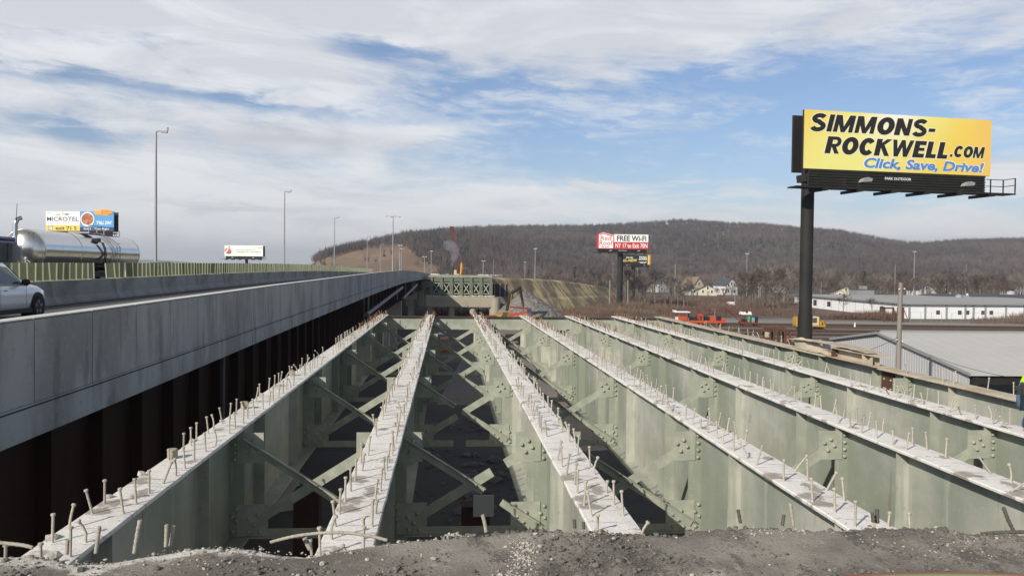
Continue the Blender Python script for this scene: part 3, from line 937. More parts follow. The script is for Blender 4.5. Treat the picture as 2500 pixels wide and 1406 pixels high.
m.use_nodes = True
E.nt = m.node_tree
nt = m.node_tree
pb = nt.nodes['Principled BSDF']
pb.inputs['Roughness'].default_value = 0.95
pb.inputs['Specular IOR Level'].default_value = 0.15
pos = nt.nodes.new('ShaderNodeNewGeometry').outputs['Position']
uvn = nt.nodes.new('ShaderNodeTexCoord').outputs['UV']
su = nt.nodes.new('ShaderNodeSeparateXYZ')
nt.links.new(uvn, su.inputs[0])


def mapped(v, scv, loc=(0, 0, 0)):
    mp = E.nt.nodes.new('ShaderNodeMapping')
    mp.inputs['Scale'].default_value = scv
    mp.inputs['Location'].default_value = loc
    E.nt.links.new(v, mp.inputs['Vector'])
    return mp.outputs[0]


fine = noise(pos, 55, 5, 0.7)
c = mixc(smooth(noise(mapped(pos, (1.0, 0.9, 1)), 1.1, 5, 0.6), 0.38, 0.62), (0.19, 0.172, 0.145), (0.36, 0.33, 0.28))
c = mixc(smooth(noise(mapped(pos, (1, 0.45, 1), (3, 0, 0)), 2.6, 9, 0.72) + (fine - 0.5) * 0.35, 0.52, 0.60) * 0.75, c, (0.095, 0.086, 0.076))
c = mixc(smooth(noise(mapped(pos, (1, .6, 1), (9, 4, 0)), 1.9, 9, 0.72) + (fine - 0.5) * 0.30, 0.57, 0.66) * 0.8, c, (0.54, 0.50, 0.43))
c = mixc(smooth(fine, 0.46, 0.72) * 0.5, c, (0.09, 0.082, 0.073))
c = mixc(smooth(noise(pos, 95, 3, 0.6), 0.63, 0.72) * 0.8, c, (0.40, 0.38, 0.34))
conc = mixc(smooth(noise(pos, 14, 5, 0.6), 0.4, 0.7), (0.76, 0.73, 0.66), (0.52, 0.49, 0.42))
sxx = nt.nodes.new('ShaderNodeSeparateXYZ')
nt.links.new(pos, sxx.inputs[0])
leftness = smooth(E(sxx.outputs[0]), 1.6, -0.9)
edgeblend = smooth(E(su.outputs[0]) + (noise(pos, 9, 4, 0.6) - 0.5) * 0.9, 0.10, 0.40) * (leftness * 0.85 + 0.15)
c = mixc(edgeblend, c, conc)
nt.links.new(c, pb.inputs['Base Color'])
bn = nt.nodes.new('ShaderNodeBump')
bn.inputs['Strength'].default_value = 0.9
bn.inputs['Distance'].default_value = 0.02
nt.links.new(fine.k, bn.inputs['Height'])
nt.links.new(bn.outputs[0], pb.inputs['Normal'])
MT['broken_asphalt'] = m
E.nt = WN
me.materials.clear()
me.materials.append(m)
deck = tag(link('road_deck', me), 'milled grey road deck ending in a broken edge', None, None, 'structure')


# loose grit and stones on it
def deck_z(x, y):
    h = 0.020 * mnoise.noise((x * 1.2, y * 1.5, 4)) + 0.012 * mnoise.noise((x * 5, y * 6, 2))
    return DZ + h


q = random.Random(77)
gv = MB()
nst = 0
while nst < 5500:
    x = q.uniform(-3.6, 4.6)
    ey = edge_y(x)
    d = abs(q.gauss(0, 0.5)) if q.random() < 0.45 else q.uniform(0, 1.5)
    y = ey - d
    dens = mnoise.noise((x * 1.6 + 3, y * 0.9, 2)) + 0.5 * mnoise.noise((x * 5, y * 2, 6))
    if d > 0.10 and dens < q.uniform(-0.25, 0.5):
        continue
    if x < -0.3 and d < 0.3 and q.random() < 0.6:
        continue
    r_ = min(0.030, 0.0045 + q.expovariate(1 / 0.0045))
    drop = -0.06 * max(0, 1 - d / 0.12) ** 2
    pale = q.random() < (0.02 if x > 0 else 0.15)
    gv.rock((x, y, deck_z(x, y) + drop + r_ * 0.2), r_, 1 if pale else 0, nst)
    nst += 1
for k in range(900):
    y_ = 5.3 + abs(q.gauss(0, .55))
    gq = 3 if k < 620 else 2
    x_ = GX[gq] + q.uniform(-.19, .19)
    if mnoise.noise((x_ * 5, y_ * 3, 7)) > -.15:
        gv.rock((x_, y_, .006), min(.02, .004 + q.expovariate(1 / .004)), 0, 20000 + k)
for (px_, py_, sx_, sy_, n_) in ((1278, 1345, .05, .13, 300), (1105, 1305, .05, .03, 70), (1262, 1400, .06, .08, 150), (1440, 1300, .12, .04, 60), (1900, 1300, .25, .05, 80), (620, 1345, .35, .05, 110), (250, 1372, .4, .04, 110), (2330, 1330, .3, .1, 120)):
    c_ = PZ(px_, py_, DZ)
    for k in range(n_):
        x_, y_ = c_.x + q.gauss(0, sx_), c_.y + q.gauss(0, sy_)
        if y_ < edge_y(x_) - .02:
            r_ = min(.02, .003 + q.expovariate(1 / .0028))
            gv.rock((x_, y_, deck_z(x_, y_) + r_ * .2), r_, 1, 60000 + k)
MT['grit_dark'] = mat('grit_dark', (0.12, 0.11, 0.098), ((25, (0.20, 0.185, 0.165), 0.45, 0.65, ONE, 0.8),), rough=0.95)
tag(gv.build('gravel', ['grit_dark', 'crushed_concrete']), 'loose grit and crumbs scattered along the broken deck edge', 'gravel', None, 'stuff')
# bigger pieces along the white broken lip
for i in range(46):
    x = q.uniform(-3.3, 3.4)
    ey = edge_y(x)
    r_ = q.uniform(0.018, 0.05)
    MBk = MB().rock((0, 0, 0), r_, 0, 900 + i)
    pale = x < 0.1
    tag(MBk.build('rubble_chunk', 'crushed_concrete' if pale else 'grit_dark', None, (x, ey + q.uniform(-0.05, 0.06), DZ - 0.055 + r_ * 0.2)),
        'pale chunk of broken concrete on the jagged deck edge' if pale else 'dark chunk of asphalt on the broken deck edge', 'rubble', 'chunks along the deck edge')

# rubble on the dark ground below
gv = MB()
for k in range(900):
    y_ = q.uniform(9, 60)
    x_ = q.uniform(-4, 5 + y_ * .02)
    if mnoise.noise((x_ * .25, y_ * .18, 3)) < q.uniform(-.3, .35):
        continue
    gv.rock((x_, y_, GZ + .05), min(.6, .06 + q.expovariate(1 / .11)), q.randint(0, 1), 40000 + k, .6)
MT['site_rubble'] = mat('site_rubble', (0.13, 0.12, 0.105), rough=.95)
tag(gv.build('rubble', ['grit_dark', 'site_rubble']), 'broken rubble strewn over the dark ground under the girders', None, None, 'stuff')

# reinforcing bars sticking out of the broken edge
MT['rebar'] = mat('rebar', (0.40, 0.37, 0.31), ((40, (0.25, 0.21, 0.16), 0.45, 0.7, ONE, 0.8),), rough=0.9, bump=(90, 0.6, 0.01))
MT['rebar_dark'] = mat('rebar_dark', (0.12, 0.11, 0.095), ((40, (0.07, 0.06, 0.05), 0.45, 0.7, ONE, 0.8),), rough=0.9, bump=(90, 0.6, 0.01))


def rebar(pix, d0, label, m='rebar', r_=0.011, d1=None):
    pts_ = [P(px, py, d0 + ((d1 or d0) - d0) * i / max(1, len(pix) - 1)) for i, (px, py) in enumerate(pix)]
    # resample smooth
    res = []
    for i in range(len(pts_) - 1):
        p_, q_, r2, s_ = pts_[max(i - 1, 0)], pts_[i], pts_[i + 1], pts_[min(i + 2, len(pts_) - 1)]
        for t in [j / 6 for j in range(6)]:
            res.append(0.5 * ((2 * q_) + (-p_ + r2) * t + (2 * p_ - 5 * q_ + 4 * r2 - s_) * t * t + (-p_ + 3 * q_ - 3 * r2 + s_) * t ** 3))
    res.append(pts_[-1])
    out, rr = [], []
    k = 0
    for i in range(len(res) - 1):
        seg = max(1, int((res[i + 1] - res[i]).length / 0.012))
        for j in range(seg):
            out.append(res[i].lerp(res[i + 1], j / seg))
            rr.append(r_ * (1.12 if k % 2 else 0.94))
            k += 1
    out.append(res[-1])
    rr.append(r_)
    org = out[0].copy()
    mm = MB().tube([p - org for p in out], rr, 7)
    return tag(mm.build('rebar', m, None, org), label, 'reinforcing bar', 'reinforcing bars at the broken deck edge')


rebar([(-60, 1318), (10, 1325), (55, 1330), (80, 1336)], 4.75, 'pale bar lying along the white deck edge at the far left')
rebar([(234, 1350), (238, 1320), (243, 1284)], 4.72, 'upright pale bar beside the near end of the left girder')
rebar([(328, 1350), (334, 1312), (342, 1269)], 4.78, 'tall upright bar leaning right, standing alone on the white edge', r_=0.012)
rebar([(405, 1334), (406, 1310), (407, 1280)], 4.86, 'left one of the close pair of upright bars')
rebar([(416, 1332), (420, 1308), (424, 1283)], 4.9, 'right one of the close pair of upright bars')
rebar([(163, 1352), (164, 1334), (165, 1317)], 4.7, 'short bar stub at the foot of the left girder')
rebar([(660, 1323), (720, 1308), (790, 1300), (850, 1300), (905, 1308), (945, 1318)], 5.0, 'long pale bar arching over the notch in front of the second girder', r_=0.010)
rebar([(758, 1340), (750, 1325), (744, 1312)], 5.1, 'thick pale stub below the arched bar', r_=0.016)
rebar([(1187, 1298), (1183, 1275), (1178, 1256)], 5.2, 'pale bar stub in front of the gap between second and third girders', r_=0.012)
rebar([(1403, 1288), (1402, 1268)], 5.2, 'dark short stub left of the third girder end', 'rebar_dark')
rebar([(1425, 1290), (1424, 1274)], 5.2, 'dark shorter stub touching the third girder end', 'rebar_dark')
rebar([(1937, 1282), (1933, 1255), (1929, 1228)], 5.3, 'pale greenish bar standing right of the fourth girder web')
rebar([(1910, 1282), (1914, 1256)], 5.25, 'dark stub just left of the pale greenish bar', 'rebar_dark')
rebar([(1808, 1276), (1802, 1244)], 5.25, 'dark bar stub standing at the light web of the fourth girder', 'rebar_dark')
rebar([(2142, 1276), (2141, 1243)], 5.5, 'thick black stub on the dirty end of the fourth girder', 'rebar_dark', 0.014)
rebar([(2132, 1274), (2130, 1251)], 5.45, 'shorter black stub left of the thick black one', 'rebar_dark', 0.012)
rebar([(2474, 1294), (2460, 1265), (2450, 1238)], 5.4, 'dark bent bar leaning left near the right picture edge', 'rebar_dark', 0.012)
rebar([(2395, 1303), (2440, 1299), (2530, 1297)], 5.25, 'long dark bar lying along the deck edge at the right', 'rebar_dark', 0.012)

# hose at the lower right corner
pts_ = [PZ(px, py, DZ + 0.035) for px, py in ((1990, 1420), (2070, 1406), (2180, 1401), (2300, 1399), (2420, 1401), (2520, 1406), (2700, 1418))]
hm = MB().tube([p - pts_[0] for p in pts_], 0.009, 10, 0)
hm.tube([p - pts_[0] + Vector((0.0, -0.022, -0.003)) for p in pts_], 0.010, 10, 1)
MT['hose_red'] = mat('hose_red', (0.20, 0.095, 0.075), rough=0.7)
MT['hose_green'] = mat('hose_green', (0.20, 0.21, 0.11), rough=0.7)
tag(hm.build('hose', ['hose_red', 'hose_green'], None, pts_[0]), 'twin red and olive hose lying on the deck at the lower right', 'hose')

# ------------------------------------------------------------------ the open viaduct on the left
PR = np.array([(-30, -0.03), (10, -0.02), (14.7, 0.0), (20.7, .09), (36, .18), (60, .33), (80, .405), (98, .41), (130, .24), (181, -.21), (230, -.85), (269, -1.42), (330, -2.5), (400, -3.7), (520, -5.5)])


def rise(y):
    s = 0
    for k in range(-3, 4):
        s += np.interp(y + k * 2.5, PR[:, 0], PR[:, 1])
    return float(s) / 7


def yaxis(ys, prof, name, mats, parent, mis=None, closed=True, tr=None):
    """sweep an (x, z) profile along Y following the road's crest"""
    n, k = len(ys), len(prof)
    v = [(p[0], y, p[1] + rise(y)) for y in ys for p in prof]
    m = MB()
    seg = k if closed else k - 1
    for i in range(n - 1):
        for j in range(seg):
            m.add([], [])
    o = len(m.v)
    m.v.extend(v)
    for i in range(n - 1):
        for j in range(seg):
            m.f.append((i * k + j, (i + 1) * k + j, (i + 1) * k + (j + 1) % k, i * k + (j + 1) % k))
            m.mi.append(mis[j] if mis else 0)
            m.sm.append(False)
    if closed:
        m.f.append(tuple(range(k)))
        m.f.append(tuple((n - 1) * k + j for j in range(k))[::-1])
        m.mi += [0, 0]
        m.sm += [False, False]
    return m.build(name, mats, parent)


VX = -5.25                    # outer face of the near parapet
DK = 0.34                     # road level of the viaduct
YS = list(np.arange(-12, 60, 4.0)) + list(np.arange(60, 300, 8.0)) + list(np.arange(300, 521, 20.0))
via = thing('viaduct', 'long grey concrete viaduct carrying traffic beside the stripped bridge', 'bridge')
# deck slab with its outer fascia
yaxis(YS, [(VX + 0.02, DK - 0.45), (VX + 0.02, DK - 0.01), (-34.0, DK - 0.01), (-34.0, DK - 0.45), (VX - 0.9, DK - 0.33)], 'deck', ['new_concrete', 'road_asphalt'], via, mis=[0, 1, 0, 0, 0])
# parapet: core and separate cast panels with open joints
yaxis(YS, [(VX - 0.42, DK), (VX - 0.24, DK + 0.9), (VX - 0.245, DK + 1.055), (VX - 0.015, DK + 1.055), (VX - 0.015, DK)][::-1], 'parapet_core', ['joint_dark'], via)
pan = MB()
cop = MB()
y = 10.9 - 1.72 * 13
k = 0
q = random.Random(3)
while y < 300:
    st = 1.72 if y < 120 else 6.88
    ya, yb = y + 0.011, y + st - 0.011
    ra, rb = rise(ya), rise(yb)
    dx = q.uniform(0, 0.003)
    for (x0_, x1_, za, zb_, mm, mi_) in ((VX - 0.014, VX - dx, DK - 0.035, DK + 1.045, pan, 0), (VX - 0.25, VX - 0.012, DK + 1.056, DK + 1.072, cop, 0)):
        mm.add([(x0_, ya, za + ra), (x1_, ya, za + ra), (x1_, ya, zb_ + ra), (x0_, ya, zb_ + ra), (x0_, yb, za + rb), (x1_, yb, za + rb), (x1_, yb, zb_ + rb), (x0_, yb, zb_ + rb)],
               [(0, 1, 2, 3), (7, 6, 5, 4), (0, 4, 5, 1), (1, 5, 6, 2), (2, 6, 7, 3), (3, 7, 4, 0)], mi_)
    y += st
    k += 1
pan.build('parapet_panels', 'new_concrete', via)
cop.build('coping', 'coping_concrete', via)
# dark joint strip below the parapet
yaxis(YS, [(VX + 0.0215, DK - 0.058), (VX + 0.0215, DK - 0.036), (VX - 0.1, DK - 0.036), (VX - 0.1, DK - 0.058)], 'joint_strip', ['joint_dark'], via)
# shoulder line
yaxis([y for y in YS if y < 300], [(VX - 1.6, DK - 0.004), (VX - 1.75, DK - 0.004)], 'edge_line', ['coping_concrete'], via, closed=False)
# steel girders below
for i, gx in enumerate((-6.35, -9.2, -12.0, -14.9)):
    yaxis(YS, [(gx + 0.01, DK - 0.5), (gx + 0.01, DK - 2.9), (gx - 0.01, DK - 2.9), (gx - 0.01, DK - 0.5)][::-1], 'girder', ['weathering_steel'], via)
    if i == 0:
        yaxis(YS, [(gx + 0.26, DK - 2.9), (gx + 0.26, DK - 2.95), (gx - 0.26, DK - 2.95), (gx - 0.26, DK - 2.9)][::-1], 'bottom_flange', ['weathering_steel'], via)
        stf = MB().bx(0, 0.24, -0.02, 0.02, -2.4, 0).mesh('stiffener', 'weathering_steel')
        y = -2.0
        while y < 150:
            link('stiffener', stf, via, (gx + 0.012, y, DK - 0.5 + rise(y)))
            y += 1.9 if y < 60 else 3.8
# drain pipes
MT['pipe_grey'] = mat('pipe_grey', (0.20, 0.20, 0.21), rough=0.6)
for (a, b) in (((895, 768, 58), (982, 702, 98)), ((985, 728, 100), (1018, 695, 140))):
    MB().cyl(P(*a), P(*b), 0.16, n=12).build('drain_pipe', 'pipe_grey', via)
for (px, d) in ((925, 62), (981, 98), (1004, 118), (1017, 140)):
    p = P(px, 690, d)
    MB().cyl((VX - 0.7, p.y, DK - 0.4 + rise(p.y)), (VX - 0.7, p.y, DK - 2.4 + rise(p.y)), 0.08, n=8).build('down_pipe', 'pipe_grey', via)
MB().cyl((VX - 0.72, 22.5, DK - 0.4), (VX - 0.72, 22.5, GZ), 0.045, n=8).build('down_pipe', 'pipe_grey', via)
for py_ in (38.0, 112.0, 172.0, 240.0):
    r_ = rise(py_)
    pr_ = MB().bx(-17.5, VX - 0.9, py_ - 0.9, py_ + 0.9, -4.4, -2.66 + r_).build('pier_cap', 'old_concrete', via)
    for px_ in (-7.4, -11.2, -15.0):
        MB().cyl((px_, py_, GZ), (px_, py_, -4.4), 0.75, n=18).build('pier_column', 'old_concrete', via)
MB().bx(-11.5, -6.9, 99, 101, GZ, -4.3).build('wall_pier', 'new_concrete', via)
# far carriageway edge
yaxis(YS, [(-33.3, DK), (-33.3, DK + 1.0), (-33.6, DK + 1.0), (-33.6, DK)], 'far_parapet', ['barrier_concrete'], via)

# ------------------------------------------------------------------ median barrier with anti-glare paddles
BX = -15.15
BL = 6.1
bar_prof = [(0.31, 0.0), (0.31, 0.08), (0.15, 0.33), (0.085, 0.92), (-0.085, 0.92), (-0.15, 0.33), (-0.31, 0.08), (-0.31, 0.0)]
m = MB()
n = len(bar_prof)
m.add([(p[0], 0.015, p[1]) for p in bar_prof] + [(p[0], BL - 0.015, p[1]) for p in bar_prof],
      [tuple(range(n)), tuple(range(2 * n - 1, n - 1, -1))] + [(i, (i + 1) % n, n + (i + 1) % n, n + i) for i in range(n)])
BAR = m.mesh('barrier_block', 'barrier_concrete')
m = MB()
m.bx(-0.155, 0.155, -0.012, 0.012, 0.03, 0.70)
for s in (-1, 1):
    m.bx(s * 0.155, s * 0.20, -0.022, 0.022, 0.02, 0.70, 1)
m.bx(-0.10, 0.10, -0.05, 0.05, 0.0, 0.03, 1)
PAD = m.mesh('glare_paddle', ['paddle_green', 'paddle_edge'])
REFL = MB().box((0, 0, 0), (0.012, 0.13, 0.13)).mesh('reflector', 'sign_orange')
q = random.Random(21)
nb = 0
y = 2.0
while y < 165:
    far = y > 95
    bl = thing('median_barrier', 'grey precast median barrier block topped with olive glare paddles', 'barrier', (BX, y, DK + rise(y + BL / 2)), 0, 'median barrier blocks with paddles')
    bl.rotation_euler.x = math.atan2(rise(y + BL) - rise(y), BL)
    link('barrier_block', BAR, bl)
    yy = 0.25
    while yy < BL - 0.1:
        ay = y + yy
        if not (36.2 < ay < 37.8 or 39.9 < ay < 40.5 or 53.6 < ay < 54.3):
            link('glare_paddle', PAD, bl, (0, yy, 0.921), (q.gauss(0, 0.03), q.gauss(0, 0.03), R(38) + q.gauss(0, 0.06)))
        yy += 0.56 if not far else 0.68
    if nb % 2 == 0 and 30 < y < 90:
        link('reflector', REFL, bl, (0.125, 0.5, 0.60))
    y += BL
    nb += 1

# ------------------------------------------------------------------ lamp posts
def lamp_davit(h, arm=0.62):
    t = thing('street_lamp', '', 'street lamp')
    MB().tube([(0, 0, 0), (0, 0, 0.5), (0, 0, h)], [0.15, 0.14, 0.085], 10).build('pole', 'galvanised', t)
    MB().tube([(0, 0, h), (0.3, 0, h + 0.09), (arm, 0, h + 0.06)], [0.07, 0.06, 0.05], 8).build('arm', 'galvanised', t)
    hd = MB().box((arm + 0.1, 0, h + 0.02), (0.62, 0.30, 0.15)).build('lamp_head', 'galvanised', t)
    MB().box((arm + 0.1, 0, h - 0.09), (0.5, 0.28, 0.025)).build('lens', 'lamp_lens', hd)
    MB().cyl((arm + 0.42, 0, h + 0.12), (arm + 0.42, 0, h + 0.42), 0.08, n=8).build('photocell', 'galvanised', hd)
    return t


def put_lamp(px, pytop, d, label, proto=None, base=None):
    p = P(px, pytop, d)
    zb = base if base is not None else DK + rise(p.y)
    h = p.z - zb
    t = lamp_davit(h)
    t.location = (p.x, p.y, zb)
    tag(t, label, 'street lamp', 'tall lamps along the viaduct')
    return t


put_lamp(381, 322, 76, 'tallest grey lamp post with a short right-hand arm, left of the others')
put_lamp(695, 469, 136, 'grey lamp post with short arm, second along the viaduct')
put_lamp(817, 532, 196, 'thin grey lamp post with short arm, third along the viaduct')
put_lamp(897, 578, 262, 'slim lamp post before the left end of the brown hillside, fourth along the viaduct')
put_lamp(929, 597, 300, 'small lamp post just left of the tall double-headed mast')


def high_mast(px, pytop, d, zb, label, r_=0.14, heads=4, spread=0.7):
    p = P(px, pytop, d)
    h = p.z - zb
    t = thing('mast_lamp', label, 'mast lamp', (p.x, p.y, zb), 0, 'mast lamps across the valley')
    MB().tube([(0, 0, 0), (0, 0, h)], [r_ * 1.4, r_ * 0.7], 8).build('pole', 'galvanised', t)
    for k in range(heads):
        a = 2 * math.pi * k / heads + 0.3
        lh = MB()
        lh.beam((0, 0, h), (math.cos(a) * spread, math.sin(a) * spread, h + 0.1), 0.07, 0.07)
        lh.box((math.cos(a) * spread, math.sin(a) * spread, h - 0.05), (0.5, 0.4, 0.2))
        lh.build('lamp_head', 'lamp_lens' if d > 280 else 'galvanised', t)
    return t


high_mast(960, 529, 230, DK, 'tall double-headed mast standing behind the curve of the viaduct', 0.16, 4, 1.9)
high_mast(976, 599, 330, GZ + 6, 'left one of the close pair of masts on the brown slope', 0.2, 3)
high_mast(980, 607, 380, GZ + 6, 'right one of the close pair of masts on the brown slope', 0.2, 3)
high_mast(1036.5, 627, 330, GZ + 5, 'short mast with white lamp left of the smoke', 0.16, 2)
high_mast(1053, 613, 330, GZ + 5, 'bare thin mast left of the smoke', 0.16, 2, 0.3)
high_mast(1180, 637, 380, GZ + 4, 'short mast with white lamp right of the crane', 0.2, 2)
high_mast(1307, 607, 420, GZ, 'slim mast with white lamps rising behind the straw-covered bank', 0.22, 4)
high_mast(1282, 640, 520, GZ, 'short mast in front of the dark hill left of the slim mast', 0.2, 3)
high_mast(1824, 619, 360, GZ, 'mast with white lamp cluster left of the big billboard pole', 0.16, 4)
high_mast(2233, 614, 400, GZ, 'mast with white lamp cluster behind the white warehouse', 0.18, 4)

# ------------------------------------------------------------------ billboards


def billboard(name, lab, pxl, pxr, ptl, pbl, dl, dr, pole_u, pole_r, skirt, base_z, back=True):
    """root at the lower left of the face; local x runs along the face, -y looks at the viewer"""
    bl, br = P(pxl, pbl, dl), P(pxr, pbl, dr)
    wv = Vector((br.x - bl.x, br.y - bl.y, 0))
    Wd = wv.length
    rz = math.atan2(wv.y, wv.x)
    H = P(pxl, ptl, dl).z - bl.z
    t = thing(name, lab, 'billboard', bl, rz)
    MB().bx(0, Wd, 0.0, 0.22, 0, H).build('panel', 'sign_black', t)
    zb = base_z - bl.z
    MB().cyl((Wd * pole_u, 1.0, zb), (Wd * pole_u, 1.0, 0.3), pole_r, n=24).build('pole', 'black_steel', t)
    sk = MB()
    for i in range(7):
        z = -skirt + skirt * i / 7
        sk.bx(0.5, Wd - 0.4, 0.02 + 0.02 * (i % 2), 0.18, z + 0.02, z + skirt / 7 - 0.03)
    sk.bx(0.52, Wd - 0.42, 0.12, 0.30, -skirt, 0)
    sk.build('skirt', 'black_steel', t)
    wk = MB()
    wk.bx(-1.2, Wd + 1.3, -1.15, 0.10, -skirt - 0.12, -skirt - 0.02)
    for i in range(6):
        xx = 1.0 + (Wd - 2) * i / 5
        wk.bx(xx - .06, xx + .06, -1.6, 1.0, -skirt - 0.34, -skirt - 0.12)
    wk.build('catwalk', 'black_steel', t)
    rl = MB()
    for (xx, yy) in ((Wd + 1.25, -1.1), (Wd + 1.25, 0.05), (Wd + 0.1, 0.05)):
        rl.beam((xx, yy, -skirt), (xx, yy, -skirt + 1.15), 0.07, 0.07)
    for z in (0.6, 1.12):
        rl.beam((Wd + 1.25, -1.1, -skirt + z), (Wd + 1.25, 0.05, -skirt + z), 0.05, 0.05)
        rl.beam((Wd - 0.3, 0.05, -skirt + z), (Wd + 1.25, 0.05, -skirt + z), 0.05, 0.05)
    rl.build('railing', 'black_steel', t)
    if back:
        MB().bx(0.2, Wd - 0.2, 1.75, 1.95, -0.1, H - 0.1).build('rear_panel', 'sign_black', t)
        fr = MB()
        for i in range(5):
            xx = 0.6 + (Wd - 1.2) * i / 4
            fr.bx(xx - .1, xx + .1, 0.225, 1.74, -0.6, -0.35)
            fr.bx(xx - .08, xx + .08, 0.225, 0.4, -0.35, H - 0.2)
        fr.build('frame', 'black_steel', t)
    for u in (0.26, 0.80):
        fl = MB()
        fl.prism([(-0.42, 0.0), (0.36, 0.05), (0.46, 0.26), (0.1, 0.36), (-0.25, 0.24)], -1.62, -1.12)
        f_ = fl.build('floodlight', 'galvanised', t, (Wd * u, 0, -skirt + 0.35))
        MB().tube([(-0.1, -1.35, 0.0), (-0.2, -1.2, -0.25), (-0.5, -0.9, -0.40)], 0.035, 6).build('bracket', 'black_steel', f_)
    return t, Wd, H


def panel(t, x0, x1, z0, z1, m, y=-0.008, name='poster'):
    return MB().bx(x0, x1, y, y + 0.006, z0, z1).build(name, m, t)


# big yellow one
big, BW, BH = billboard('billboard', 'big yellow billboard with bold black lettering on a black pole at the right', 1961, 2418, 268, 411, 60.0, 63.4, 0.064, 0.47, 1.38, GZ)
m = bpy.data.materials.new('yellow_poster')
m.use_nodes = True
E.nt = m.node_tree
nt = m.node_tree
pb = nt.nodes['Principled BSDF']
pb.inputs['Roughness'].default_value = 0.5
v = nt.nodes.new('ShaderNodeTexCoord').outputs['Object']
s3 = nt.nodes.new('ShaderNodeSeparateXYZ')
nt.links.new(v, s3.inputs[0])
xx, zz_ = E(s3.outputs[0]) * (1 / BW), E(s3.outputs[2]) * (1 / BH)
warp = (noise(v, 0.35, 3, 0.5) - 0.5) * 0.25
mid = E.op('ABSOLUTE', xx - 0.42 + (zz_ - 0.9) * -0.25 + warp)
c = mixc(smooth(mid, 0.10, 0.55), (0.80, 0.75, 0.24), (0.80, 0.58, 0.10))
glow = smooth(E.op('ABSOLUTE', xx - 0.47 + (zz_ - 1.0) * -0.1 + warp * 0.5), 0.22, 0.0) * smooth(zz_, 0.35, 0.95)
c = mixc(glow * 0.95, c, (0.86, 0.85, 0.80))
c = mixc(smooth(xx, 0.84, 0.99) * 0.6, c, (0.80, 0.48, 0.14))
nt.links.new(c, pb.inputs['Base Color'])
MT['yellow_poster'] = m
E.nt = WN
panel(big, 0.0, BW, 0.0, BH, 'yellow_poster')
# heavy slanted letters of the poster, cut as solid shapes
def ring(cx_, cz_, rx, rz_, t, a0, a1, n=26):
    o, i_ = [], []
    for k in range(n + 1):
        a_ = R(a0 + (a1 - a0) * k / n)
        o.append((cx_ + rx * math.cos(a_), cz_ + rz_ * math.sin(a_)))
        i_.append((cx_ + (rx - t) * math.cos(a_), cz_ + (rz_ - t * .92) * math.sin(a_)))
    return [[o[k], o[k + 1], i_[k + 1], i_[k]] for k in range(n)]


def stroke(pts_, t):
    out = []
    P2 = [Vector((p[0], p[1])) for p in pts_]
    ns = []
    for k in range(len(P2)):
        d_ = (P2[min(k + 1, len(P2) - 1)] - P2[max(k - 1, 0)]).normalized()
        ns.append(Vector((-d_.y, d_.x)))
    return [[tuple(P2[k] + ns[k] * t / 2), tuple(P2[k + 1] + ns[k + 1] * t / 2), tuple(P2[k + 1] - ns[k + 1] * t / 2), tuple(P2[k] - ns[k] * t / 2)] for k in range(len(P2) - 1)]


